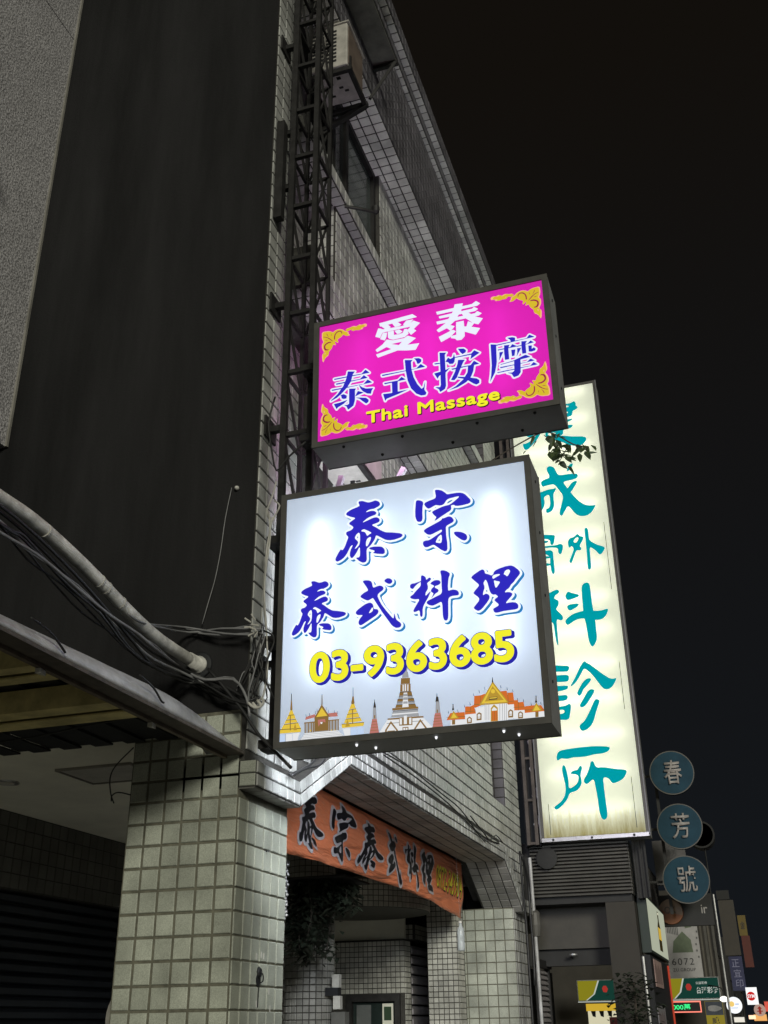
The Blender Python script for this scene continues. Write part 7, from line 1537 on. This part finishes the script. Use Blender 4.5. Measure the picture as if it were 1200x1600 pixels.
# ------------------------------------------------------------------ plants
def leaf_mesh(pts, size, name, m, seed=1, droop=.6):
    R = random.Random(seed)
    mb = MB()
    for p in pts:
        s = size * R.uniform(.6, 1.25)
        a, t = R.uniform(0, 6.28), R.uniform(-.9, .5)
        d = Vector((math.cos(a), math.sin(a), -droop * R.random() + t * .3)).normalized()
        side = d.cross(Vector((R.uniform(-.4, .4), R.uniform(-.4, .4), 1))).normalized()
        n = side.cross(d)
        p = Vector(p)
        mb.add([p, p + d * s * .35 + side * s * .32 + n * s * .08, p + d * s * .75 + side * s * .22, p + d * s * 1.1 - n * s * .12, p + d * s * .75 - side * s * .22, p + d * s * .35 - side * s * .32 + n * s * .08], [(0, 1, 2, 3), (0, 3, 4, 5)])
    return mb.mesh(name, m)
R_ = random.Random(3)
vine = thing('hanging_vine', 'dark leafy vine hanging inside the arch under the orange banner', 'plant', (-3.3, 8.3, 2.7))
pts = []
for i in range(24):
    y0 = 8.3 + R_.uniform(-.25, .25)
    f0 = R_.random()
    x0 = -3.50 + .52 * f0
    ln = (R_.uniform(.34, .60) if f0 < .45 else R_.uniform(.12, .30)) * (1.1 if i % 5 == 0 else 1)
    zt = 2.66
    st = [(x0, y0, zt), (x0 + .03, y0, zt - ln * .5), (x0 + R_.uniform(-.05, .05), y0 + .02, zt - ln)]
    build(MB().tube(st, .004, 5), 'stem', m_stem, vine)
    for k in range(int(80 * ln / .5)):
        f = R_.random()
        pts.append((x0 + R_.gauss(0, .045), y0 + R_.gauss(0, .05), zt - ln * f))
lo = link('foliage', leaf_mesh(pts, .070, 'foliage', m_leaf2, 5), vine)
lo['kind'] = 'stuff'
build(MB().box(-3.62, -2.95, 8.0, 8.6, 2.66, 2.675), 'tray', m_steel, vine)

cl = thing('climbing_branch', 'leafy twig hanging in front of the top of the tall yellow sign', 'plant', (-1.9, 11.6, 7.6))
build(MB().tube(PATH['stem'], .009, 6), 'stem', m_stem, cl, True)
build(MB().tube(PATH['stem2'], .006, 6), 'stem', m_stem, cl, True)
pts = []
for nm, lo_ in (('stem', .25), ('stem2', .35)):
    P2 = [Vector(p) for p in PATH[nm]]
    for k in range(34 if nm == 'stem' else 30):
        f = lo_ + (1 - lo_) * R_.random() ** .7
        q = f * (len(P2) - 1)
        i = min(int(q), len(P2) - 2)
        p = P2[i].lerp(P2[i + 1], q - i)
        pts.append(tuple(p + Vector((R_.gauss(0, .035), R_.gauss(0, .05), R_.gauss(-.05, .05)))))
for i, p in enumerate(pts):
    link('leaf', leaf_mesh([p], .12, 'leaf', m_leaf, 100 + i, 1.2), cl)
fl = thing('window_plant', 'dark pot plant with a pink flower wedged beside the yellow sign top bracket', 'plant', (-2.3, 11.9, 7.3))
build(MB().lathe([(.09, 7.15), (.12, 7.33), (.13, 7.34)], (-2.28, 11.9, 0), n=14), 'pot', m_steel, fl)
pts = [(-2.28 + R_.gauss(0, .09), 11.9 + R_.gauss(0, .08), 7.45 + R_.gauss(0, .12)) for _ in range(90)]
o = link('foliage', leaf_mesh(pts, .10, 'foliage', m_leaf2, 9), fl)
o['kind'] = 'stuff'
o = link('flower', leaf_mesh([(-2.2, 11.8, 7.3 + .02 * i) for i in range(4)], .07, 'flower', mat('pink_petal', (.5, .08, .14), .5), 4), fl)

# bottle and beads under the banner
bo = thing('plastic_bottle', 'clear plastic bottle hung upright under the right end of the banner', 'bottle', (-2.6, 10.3, 2.3))
m_pet = glass_mat('clear_plastic', (.75, .80, .82), .12, .55)
build(MB().lathe([(.03, 2.235), (.036, 2.245), (.036, 2.30), (.032, 2.32), (.036, 2.34), (.036, 2.40), (.028, 2.435), (.014, 2.455), (.014, 2.48)], (-2.62, 10.28, 0), 'Z', 18), 'body', m_pet, bo, True)
build(MB().lathe([(.017, 2.478), (.017, 2.497)], (-2.62, 10.28, 0), 'Z', 14), 'cap', m_white, bo)
build(MB().tube([(-2.62, 10.28, 2.497), (-2.63, 10.29, 2.8), (-2.64, 10.3, 3.14)], .0012, 5), 'string', m_cable_g, bo)
bd = thing('bead_string', 'string of glittering white beads hanging behind the near column under the banner', 'bead string', (-2.86, 6.65, 2.6))
for i in range(18):
    build(MB().lathe([(.004, -.011), (.011, -.005), (.011, .005), (.004, .011)], (-2.87 + .008 * math.sin(i * 2.1), 6.68 + .006 * math.cos(i * 1.7), 2.60 - i * .021), 'Z', 8), 'bead', m_alu, bd)
wl = thing('wall_lantern', 'pale box lantern on a bracket beside the mosaic round column', 'lamp', (-3.36, 8.8, 1.85))
build(MB().box(-3.41, -3.30, 8.80, 8.88, 1.84, 1.90), 'bracket', m_black, wl)
build(MB().box(-3.35, -3.29, 8.80, 8.86, 1.901, 2.00), 'shade', m_white, wl)
build(MB().box(-3.34, -3.28, 8.80, 8.86, 1.74, 1.838), 'lower_shade', m_white, wl)
build(MB().box(-3.37, -3.25, 8.84, 8.94, 1.45, 1.72), 'meter_box', mat('grey_box', (.14, .14, .13), .6), wl)

# ------------------------------------------------------------------ buildings and signs further down the street
m_drk = mat('dim_brown_wall', (.040, .036, .031), .8, var=.25, scale=3)
m_drk2 = mat('dim_grey_wall', (.028, .028, .029), .8, var=.3, scale=3)
m_corr = mat('dull_corrugated_sheet', (.095, .091, .083), .55, .2, var=.25, scale=4)
nb = thing('neighbour_building', 'dim building with a ribbed metal front and brown pillar, below the tall yellow sign', 'building', (-2, 14, 0))
cg = MB()
n = 15
for i in range(n):
    z = 2.935 + i * .0395
    cg.prism([(-2.38, 12.86, z), (-2.38, 12.805, z + .004), (-2.38, 12.80, z + .022), (-2.38, 12.86, z + .039)], (1.14, 0, 0))
    cg.prism([(-1.24, 12.86, z), (-1.235, 12.86, z + .004), (-1.23, 12.86, z + .022), (-1.24, 12.86, z + .039)], (0, 3.5, 0))
o = build(cg, 'ribbed_front', m_corr, nb)
o['kind'] = 'stuff'
build(MB().box(-6, -1.25, 12.87, 17, 2.86, 3.56), 'front_block', m_drk2, nb)
build(MB().box(-2.42, -1.56, 13.2, 13.26, 2.40, 2.85), 'lintel', mat('dim_cream_lintel', (.060, .056, .050), .7), nb)
build(MB().box(-6, -1.56, 13.26, 13.4, 2.22, 2.40), 'beam', m_drk2, nb)
build(MB().box(-1.56, -1.235, 12.88, 13.3, 0, 2.86), 'pillar', m_drk, nb)
build(MB().box(-9, -3.2, 12.55, 16.5, 0, 9), 'rear_block', m_dark, nb)
build(MB().box(-6, -2.95, 13.4, 17, 0, 2.3), 'dark_shopfront', m_drk2, nb)
sl = MB()
for i in range(15):
    z = 1.35 + i * .056
    sl.prism([(-2.42, 12.9, z), (-2.385, 12.9, z + .006), (-2.385, 12.9, z + .020), (-2.42, 12.9, z + .05)], (0, .55, 0))
o = build(sl, 'slat_shutter', m_greyshut, nb)
o['kind'] = 'stuff'
build(MB().box(-2.43, -2.37, 12.84, 12.89, 0, 2.25).box(-2.43, -2.37, 13.46, 13.51, 0, 2.25).box(-2.43, -2.36, 12.84, 13.6, 2.2, 2.28), 'shutter_frame', m_steel, nb)
build(MB().lathe([(.012, 2.31), (.05, 2.325), (.05, 2.34)], (-2.02, 13.15, 0), n=14), 'ceiling_lamp', m_alu, nb)
vt = MB()
for x in (-1.20, -1.13, -1.07):
    vt.box(x, x + .022, 13.0, 13.03, 2.9, 3.62)
vt.box(-1.20, -1.05, 13.035, 13.05, 2.9, 3.62)
build(vt, 'side_rail', m_drk2, nb)
mt = thing('meter_dish', 'dim oval grey dish fixed on the ribbed metal front', 'dish', (-2.15, 12.75, 3.3))
build(MB().lathe([(.02, 0), (.11, -.03), (.125, -.05), (.12, -.052)], (-2.17, 12.79, 3.36), 'Y', 24), 'dish', m_drk2, mt, True)
pp = thing('drain_downpipe', 'narrow metal downpipe at the end of the tiled building beside the ribbed front', 'pipe', (-2.33, 12.55, 0))
build(MB().tube([(-2.34, 12.56, 3.35), (-2.335, 12.56, 2.9), (-2.33, 12.56, 0)], .02, 8), 'pipe', m_galv, pp)
build(MB().lathe([(.05, 2.5), (.07, 2.62), (.06, 2.75), (.03, 2.78)], (-2.33, 12.58, 0), 'Z', 12), 'junction', m_corr, pp)

# bottle billboard
bl = thing('bottle_billboard', 'cream lit poster box showing one dark gold bottle, on the side of the brown pillar', 'billboard', (-1.18, 14.2, 2.3))
build(MB().box(-1.228, -1.125, 13.15, 15.55, 2.33, 2.95), 'box', mat('dark_green_box', (.022, .034, .028), .6), bl)
build(MB().box(-1.124, -1.118, 13.20, 15.50, 2.36, 2.92), 'face', lit('cream_poster', (.62, .66, .50), .62), bl)
bq = [(14.28, 2.41), (14.68, 2.41), (14.68, 2.68), (14.55, 2.76), (14.55, 2.875), (14.42, 2.875), (14.42, 2.76), (14.28, 2.68)]
build(MB().prism([(-1.117, y, z) for y, z in bq], (.002, 0, 0)), 'bottle_picture', lit('bottle_black', (.03, .022, .008), 1), bl)
build(MB().box(-1.1145, -1.1135, 14.29, 14.67, 2.54, 2.68), 'bottle_label', lit('bottle_gold', (.55, .36, .05), 1), bl)
build(MB().box(-1.1145, -1.1135, 14.43, 14.54, 2.835, 2.86), 'bottle_foil', lit('bottle_foil_white', (.7, .68, .5), 1), bl)
for i, (y0, y1, z0, z1, lab) in enumerate(((13.3, 14.3, 1.98, 2.27, 'pale pink notice hung below the bottle billboard'), (13.1, 14.1, 1.45, 1.78, 'grey notice with small print low on the dark frontage below the pink notice'))):
    t = thing('hung_notice', lab, 'notice', (-1.12, y0, z0))
    build(MB().box(-1.135, -1.128, y0, y1, z0, z1), 'sheet', mat('pink_notice' if i == 0 else 'grey_notice2', (.42, .29, .27) if i == 0 else (.25, .24, .26), .7), t)
    pr = MB()
    for k in range(7):
        yy = y0 + .12 + k * (y1 - y0 - .2) / 7
        pr.box(-1.1275, -1.1270, yy, yy + .05, z0 + .04, z1 - .05 - .02 * (k % 3))
    build(pr, 'print', mat('faded_print', (.16, .10, .10), .7), t)
fr_ = thing('dark_frontage', 'dark shop frontage panel below the bottle billboard', 'shop front', (-1.2, 14, 0))
build(MB().box(-1.23, -1.14, 13.05, 15.5, 0, 2.3), 'panel', m_black, fr_)
build(MB().tube([(-1.215, 12.98, 0), (-1.215, 12.98, 2.28)], .018, 8), 'post', m_alu, fr_)
build(MB().box(-1.135, -1.115, 15.3, 15.34, 1.2, 2.28), 'red_strip', lit('red_strip', (.5, .06, .03), .8), fr_)
bu = thing('potted_shrub', 'dark feathery shrub in a pot at the foot of the brown pillar', 'plant', (-1.32, 12.5, 0))
build(MB().lathe([(.14, 0), (.19, .42), (.2, .44)], (-1.32, 12.45, 0), n=16), 'pot', m_drk, bu)
build(MB().tube([(-1.32, 12.45, .4), (-1.31, 12.45, 1.2), (-1.29, 12.44, 2.0)], .014, 6), 'trunk', m_stem, bu)
pts = [(-1.31 + R_.gauss(0, .13), 12.45 + R_.gauss(0, .12), 1.15 + R_.random() * .95) for _ in range(520)]
pts = [p for p in pts if abs(p[0] + 1.31) < .33 * (1.25 - abs(p[2] - 1.55) / .8)]
o = link('foliage', leaf_mesh(pts, .07, 'foliage', m_leaf2, 17, .3), bu)
o['kind'] = 'stuff'

# three round blue signs on one bracket: each a thing
m_disc = mat('dull_blue_enamel', (.020, .054, .082), .75, var=.25, scale=3, spec=.15)
m_letter = mat('pale_raised_letter', (.30, .28, .27), .45)
for i, (ch, x, z, r, lab) in enumerate((('春', -.735, 4.702, .293, 'round blue sign with the first raised character, top of the column of three'),
                                        ('芳', -.725, 3.984, .292, 'round blue sign with the second raised character, middle of the column of three'),
                                        ('號', -.734, 3.303, .296, 'round blue sign with the third raised character, bottom of the column of three'))):
    t = thing('round_sign', lab, 'sign', (x, 15.05, z), 'round blue signs in a column')
    build(MB().lathe([(r - .012, 15.0), (r, 15.01), (r, 15.11), (r - .012, 15.12)], (x, 0, z), 'Y', 48), 'disc', m_disc, t)
    build(MB().lathe([(r + .001, 15.004), (r + .006, 15.004), (r + .006, 15.02), (r + .001, 15.02)], (x, 0, z), 'Y', 48), 'rim', m_corr, t)
    me = text_mesh(ch, 'character', m_letter, .006)
    fit_text(me, x - .105, x + .135, z - .16, z + .165, 14.972)
    o = link('character', me, t)
    o.modifiers.new('thickness', 'SOLIDIFY').thickness = .02
    build(MB().box(x - .25, x - .2, 15.13, 15.17, z - .06, z + .06).box(-1.3, x - .2, 15.135, 15.165, z - .015, z + .015), 'arm', m_steel, t)
rp = thing('sign_pole', 'thin dark pole behind the three round blue signs', 'pole', (-.95, 15.2, 0))
build(MB().box(-1.0, -.96, 15.18, 15.22, 2.9, 4.9), 'pole', m_drk2, rp)

gs = thing('grey_signboard', 'dim grey signboard with faded print behind the middle round sign', 'sign', (-.9, 16, 3.3))
build(MB().box(-1.19, -.745, 16.0, 16.1, 3.36, 3.96), 'board', mat('grey_board', (.105, .10, .105), .6), gs)
for z in (3.78, 3.62, 3.47):
    me = text_mesh('春芳' if z > 3.7 else '百年', 'faded_print', mat('faded_grey_print', (.075, .075, .08), .6), .01)
    fit_text(me, -1.02, -.86, z - .04, z + .055, 15.996)
    link('faded_print', me, gs)
ob = thing('orange_round_logo_board', 'dark shop board with an orange disc behind the lowest round sign', 'sign', (-.85, 15.6, 2.9))
build(MB().box(-1.17, -.47, 15.62, 15.72, 2.78, 3.18), 'board', m_drk2, ob)
build(MB().lathe([(.158, 15.585), (.165, 15.615)], (-1.02, 0, 2.965), 'Y', 32), 'disc', mat('dull_orange', (.24, .085, .03), .5), ob)
build(MB().prism([(-1.02 + .158 * math.cos(a), 15.580, 2.965 + .158 * math.sin(a)) for a in np.linspace(-.35, math.pi - .2, 18)], (0, .004, 0)), 'disc_upper', mat('dull_tan', (.20, .13, .085), .5), ob)
me = text_mesh('OK', 'letters', mat('dark_print', (.05, .04, .035), .5), .01)
fit_text(me, -1.10, -.95, 2.94, 3.03, 15.575)
link('letters', me, ob)
me = text_mesh('ir', 'letters', m_letter, .01)
fit_text(me, -.62, -.54, 2.93, 3.04, 15.612)
link('letters', me, ob)
cd = thing('round_dark_sign', 'dark drum shaped round sign right of the middle blue sign', 'sign', (-.45, 16.9, 4.1))
build(MB().lathe([(.17, 16.8), (.19, 16.82), (.19, 17.15), (.17, 17.17)], (-.52, 0, 4.13), 'Y', 32), 'drum', m_black, cd)
build(MB().lathe([(.195, 16.80), (.195, 16.815)], (-.52, 0, 4.13), 'Y', 32), 'rim', m_drk2, cd)
build(MB().tube([(-.5, 16.9, 3.95), (-.5, 16.95, 3.6), (-.52, 17, 3.0)], .012, 6), 'cable', m_cable_b, cd)

# blocks far behind: each its own building
def block(label, x0, x1, y0, y1, z1, m, cols=4, rows=3):
    b = thing('street_building', label, 'building', ((x0 + x1) / 2, y0, 0), 'dim buildings further down the street')
    build(MB().box(x0, x1, y0, y1, 0, z1), 'wall', m, b)
    for i in range(rows):
        for j in range(cols):
            y = y0 + .6 + j * (y1 - y0 - .8) / cols
            z = 1.0 + i * (z1 - 1.2) / rows
            f = build(MB().box(x1 + .001, x1 + .03, y, y + (y1 - y0) / cols * .6, z, z + .55), 'window', m_drk2, b)
            build(MB().box(x1 + .031, x1 + .036, y + .05, y + (y1 - y0) / cols * .6 - .05, z + .05, z + .5), 'pane', m_black, f)
    return b
block('dim building with striped pipes beside the pale billboard', -5, -.88, 25.2, 30, 4.25, m_drk)
block('dark low building at the far right end of the street', -6, -.75, 30.5, 48, 3.6, m_drk2)
st = thing('downpipe_row', 'row of pale vertical pipes right of the pale billboard', 'pipe', (-.9, 23.9, 0))
for i, x in enumerate((-1.04, -.96, -.89, -.80)):
    build(MB().box(x, x + (.05 if i % 2 else .035), 23.9, 23.95, 1.2, 3.95 - .15 * i), 'pipe', m_corr if i % 2 else mat('pale_dim_pipe', (.10, .09, .075), .6), st)

# 6072 billboard
bb_ = thing('pale_billboard', 'pale billboard with a faint green house drawing and large digits', 'billboard', (-1.3, 22, 2.4))
build(MB().box(-1.60, -.995, 22.0, 22.1, 2.366, 3.41), 'board', mat('pale_board', (.42, .41, .42), .6, var=.12), bb_)
m_pg = mat('faint_green_print', (.13, .165, .11), .6)
m_pk = mat('faint_grey_print', (.14, .14, .145), .6)
mb = MB()
mb.prism([(-1.50, 21.996, 2.80), (-1.12, 21.996, 2.80), (-1.14, 21.996, 3.02), (-1.28, 21.996, 3.17), (-1.46, 21.996, 3.0)], (0, .003, 0))
mb.prism([(-1.22, 21.996, 3.22), (-1.10, 21.996, 3.24), (-1.10, 21.996, 3.38), (-1.22, 21.996, 3.38)], (0, .003, 0))
build(mb, 'house_drawing', m_pg, bb_)
mb = MB()
for i in range(7):
    mb.box(-1.55 + i * .03, -1.535 + i * .03, 21.993, 21.997, 3.15 - i * .008, 3.38)
for i in range(6):
    a, b = R_.uniform(-1.05, -1.01), 2.7 + i * .11
    mb.box(a - .015, a + .012, 21.993, 21.997, b, b + .035)
build(mb, 'line_drawing', m_pk, bb_)
me = text_mesh('6072', 'digits', mat('dark_grey_print', (.045, .045, .048), .6), .0, 0, 1.25)
fit_text(me, -1.53, -1.13, 2.585, 2.70, 21.994)
link('digits', me, bb_)
me = text_mesh('ZU.GROUP', 'lettering', MATS['dark_grey_print'], .0, 0, 1.15)
fit_text(me, -1.53, -1.12, 2.475, 2.53, 21.994)
link('lettering', me, bb_)

# lottery shop signs
m_green = lit('lottery_green', (.010, .055, .040), .75)
m_lyel = lit('lottery_yellow', (.28, .25, .015), .8)
m_lwhite = lit('lottery_white', (.62, .66, .60), .75)
m_lred = lit('lottery_red', (.45, .04, .03), .8)
for i, (x0, x1, lab) in enumerate(((-3.64, -2.28, 'green and yellow lottery shop sign seen left of the brown pillar'), (-1.83, -.80, 'green and yellow lottery shop sign under the pale billboard'))):
    t = thing('lottery_sign', lab, 'sign', ((x0 + x1) / 2, 24, 2.0), 'lottery shop signs')
    z0, z1 = 2.035, 2.435
    build(MB().box(x0, x1, 23.85, 23.99, z0, z1), 'box', m_alu, t)
    build(MB().box(x0 + .015, x1 - .015, 23.842, 23.849, z0 + .015, z1 - .015), 'green_face', m_green, t)
    w_ = x1 - x0
    yl = [(x0 + .016, 23.838, z0 + .016), (x0 + .12 * w_, 23.838, z0 + .016), (x0 + .24 * w_, 23.838, z0 + .13), (x0 + .32 * w_, 23.838, z1 - .016), (x0 + .016, 23.838, z1 - .016)]
    build(MB().prism(yl, (0, .003, 0)), 'yellow_corner', m_lyel, t)
    arc = [(x0 + .12 * w_, z0 + .016), (x0 + .24 * w_, z0 + .13), (x0 + .32 * w_, z1 - .016)]
    build(MB().prism([(a, 23.835, b) for a, b in arc] + [(a + .03, 23.835, b) for a, b in reversed(arc)], (0, .002, 0)), 'swoosh', m_lwhite, t)
    build(MB().prism([(x0 + .42 * w_ + .06 * math.cos(a), 23.836, (z0 + z1) / 2 + .02 + .07 * math.sin(a)) for a in (0, 1.1, 2.0, 2.9, 4.0, 5.2)], (0, .004, 0)), 'red_emblem', m_lred, t)
    me = text_mesh('台灣彩券', 'lettering', m_lwhite, .018)
    fit_text(me, x0 + .56 * w_, x0 + .97 * w_, z0 + .10, z0 + .22, 23.836)
    link('lettering', me, t)
    me = text_mesh('公益彩券', 'small_lettering', m_lwhite, .01)
    fit_text(me, x0 + .56 * w_, x0 + .78 * w_, z0 + .27, z0 + .32, 23.836)
    link('small_lettering', me, t)
    build(MB().box(x0, x1, 23.83, 23.86, z0 - .02, z0 - .005), 'light_edge', m_lwhite, t)
sp = thing('lottery_shop', 'brightly lit lottery shop interior below the left green sign', 'shop', (-3, 24.5, 0))
build(MB().box(-3.6, -2.5, 24.8, 24.9, 0, 2.0), 'lit_wall', lit('shop_glow', (.85, .80, .55), .75), sp)
build(MB().box(-3.6, -2.5, 24.6, 24.65, 1.86, 2.0), 'yellow_valance', lit('shop_yellow', (.75, .48, .04), .8), sp)
build(MB().box(-3.12, -2.86, 24.5, 24.52, 1.2, 1.74), 'red_poster', mat('dark_red_poster', (.10, .01, .015), .6), sp)
for i in range(5):
    build(MB().prism([(-3.5 + .17 * i, 24.55, 1.86), (-3.40 + .17 * i, 24.55, 1.86), (-3.41 + .17 * i, 24.55, 1.74), (-3.47 + .17 * i, 24.55, 1.76)], (0, .01, 0)), 'pennant', m_black, sp)
build(MB().box(-2.84, -2.76, 24.4, 24.44, 0, 2.0), 'yellow_post', m_lyel, sp)

ld = thing('led_sign', 'red framed sign with glowing green digits under the lottery sign', 'sign', (-1.5, 23.5, 1.85))
build(MB().box(-1.76, -1.20, 23.5, 23.56, 1.80, 1.99), 'case', m_black, ld)
f = MB()
for a, b, c, d in ((-1.775, -1.185, 1.975, 1.998), (-1.775, -1.185, 1.792, 1.812), (-1.775, -1.755, 1.812, 1.975), (-1.205, -1.185, 1.812, 1.975)):
    f.box(a, b, 23.49, 23.498, c, d)
build(f, 'frame', lit('red_led', (1.0, .25, .18), 1.3), ld)
me = text_mesh('000萬', 'digits', lit('green_led', (.05, 1.0, .28), 1.2), .012)
fit_text(me, -1.735, -1.39, 1.84, 1.945, 23.492)
link('digits', me, ld)
yb2 = thing('yellow_lotto_board', 'yellow vertical board with a grey cloud badge beside the green digits', 'sign', (-1.0, 23.6, 1.5))
build(MB().box(-1.12, -.78, 23.6, 23.66, 1.2, 1.99), 'board', lit('lotto_board', (.30, .24, .03), .8), yb2)
build(MB().box(-1.115, -.785, 23.594, 23.599, 1.74, 1.985), 'badge_field', mat('grey_blue_field', (.05, .06, .085), .5), yb2)
build(MB().prism([(-.95 + .13 * math.cos(a) * (1 + .12 * math.cos(3 * a)), 23.59, 1.86 + .055 * math.sin(a)) for a in np.linspace(0, 6.1, 20)], (0, .003, 0)), 'badge', mat('badge_silver', (.30, .30, .32), .4), yb2)
for i, ch in enumerate('威力'):
    me = text_mesh(ch, 'lettering', MATS['dark_print'], .02)
    fit_text(me, -1.02, -.88, 1.58 - .17 * i, 1.71 - .17 * i, 23.594)
    link('lettering', me, yb2)

# signs on the right
bt2 = thing('blank_brown_sign', 'tall blank brown signboard above the blue vertical sign', 'sign', (-.4, 20, 2.65))
build(MB().box(-.50, -.245, 20.0, 20.12, 2.62, 3.50), 'board', mat('dim_tan_board', (.052, .045, .038), .65), bt2)
build(MB().box(-.51, -.30, 20.0, 20.14, 3.51, 3.66), 'cap', m_drk2, bt2)
build(MB().tube([(-.56, 20, 0), (-.56, 20, 3.6)], .02, 8), 'post', m_alu, bt2)
bs = thing('blue_vertical_sign', 'dark blue vertical sign with three pale outlined characters', 'sign', (-.36, 20, 2.1))
build(MB().box(-.46, -.245, 20.02, 20.12, 2.08, 2.605), 'board', mat('deep_blue_board', (.022, .025, .085), .5), bs)
for i, ch in enumerate('正宜印'):
    me = text_mesh(ch, 'lettering', mat('pale_violet_letter', (.24, .24, .38), .5), .0)
    z = 2.50 - .155 * i
    fit_text(me, -.42 + .010 * i, -.30 + .010 * i, z - .06, z + .06, 20.014)
    link('lettering', me, bs)
yr = thing('yellow_red_sign', 'dim vertical sign, yellow at its top and red below', 'sign', (-.2, 26, 2.7))
build(MB().box(-.285, -.115, 26, 26.1, 3.32, 3.74), 'yellow_part', mat('dim_yellow', (.15, .105, .02), .6), yr)
build(MB().box(-.265, -.085, 26.002, 26.1, 2.68, 3.318), 'red_part', mat('dim_red', (.105, .022, .016), .6), yr)
me = text_mesh('金', 'lettering', MATS['dark_print'], .01)
fit_text(me, -.245, -.15, 3.46, 3.62, 25.994)
link('lettering', me, yr)
sy = thing('white_square_lightbox', 'small bright white box sign with a red disc', 'sign', (-.17, 20, 1.9))
build(MB().box(-.262, -.085, 20.0, 20.1, 1.865, 2.125), 'box', lit('white_box_light', (.95, .97, .95), 1.1), sy)
build(MB().lathe([(.068, 19.99), (.068, 19.996)], (-.188, 0, 1.992), 'Y', 28), 'disc', lit('sign_red', (.60, .02, .02), 1), sy)
me = text_mesh('SYM', 'lettering', lit('sign_white', (.95, .9, .9), 1), .03)
fit_text(me, -.245, -.13, 1.965, 2.02, 19.985)
link('lettering', me, sy)
rw = thing('white_round_lightbox', 'bright white round sign with a small yellow sun', 'sign', (-.48, 20, 1.86))
build(MB().lathe([(.118, 20.0), (.125, 20.01), (.125, 20.1)], (-.478, 0, 1.862), 'Y', 36), 'drum', lit('round_white_light', (.95, .98, 1.0), 1.1), rw)
build(MB().lathe([(.042, 19.99), (.042, 19.996)], (-.515, 0, 1.88), 'Y', 20), 'sun', lit('sun_yellow', (.90, .62, .18), 1), rw)
build(MB().box(-.46, -.40, 19.99, 19.996, 1.87, 1.885).box(-.53, -.42, 19.99, 19.996, 1.815, 1.825), 'print', lit('print_blue', (.30, .42, .70), 1), rw)
ar = thing('round_arrow_sign', 'pale round sign with a dark red arrow pointing up', 'sign', (-.08, 20, 1.78))
build(MB().lathe([(.088, 20.0), (.093, 20.008), (.093, 20.06)], (-.085, 0, 1.783), 'Y', 32), 'disc', lit('arrow_disc', (.62, .42, .34), .7), ar)
build(MB().prism([(-.085 + a, 19.995, 1.783 + b) for a, b in ((0, .06), (.04, .02), (.018, .02), (.018, -.01), (.045, -.01), (.045, -.025), (.018, -.025), (.018, -.06), (-.018, -.06), (-.018, -.025), (-.045, -.025), (-.045, -.01), (-.018, -.01), (-.018, .02), (-.04, .02))], (0, .004, 0)), 'arrow', lit('arrow_red', (.30, .03, .02), .9), ar)
sl2 = thing('street_lamp_glow', 'small white lamp shining beside the lottery sign end', 'lamp', (-.62, 21, 1.95))
build(MB().lathe([(.03, 0), (.07, .03), (.06, .07), (.02, .09)], (-.66, 21, 1.93), 'Z', 14), 'bulb', lit('lamp_white', (1, .98, .9), 2.0), sl2)
build(MB().tube([(-.66, 21, 2.02), (-.68, 21, 2.15), (-.9, 21, 2.2)], .012, 6), 'arm', m_steel, sl2)
sl3 = thing('orange_lamp', 'small warm orange light at the far right street end', 'lamp', (-.28, 24, 1.68))
build(MB().box(-.33, -.20, 24, 24.1, 1.66, 1.73), 'lamp', lit('warm_lamp', (1.0, .62, .40), 1.6), sl3)

for i, (x, y, z, w, h, c, lab) in enumerate(((-.16, 34, 1.72, .34, .16, (1.0, .50, .16), 'small orange lit shop window at the far right end of the street'),
                                             (-.58, 27, 1.66, .22, .10, (.95, .90, .78), 'small pale lit shop window low behind the white round sign'),
                                             (.06, 30, 1.95, .12, .22, (.75, .12, .08), 'tiny red lit sign at the far right edge of the street'))):
    t = thing('far_shop_light', lab, 'shop light', (x, y, z), 'lit shop fronts at the street end')
    build(MB().box(x - w / 2, x + w / 2, y, y + .06, z - h / 2, z + h / 2), 'lit_face', lit('far_light_%d' % i, c, .9), t)
    build(MB().box(x - w / 2 - .02, x + w / 2 + .02, y + .061, y + .12, z - h / 2 - .02, z + h / 2 + .02), 'case', m_drk2, t)
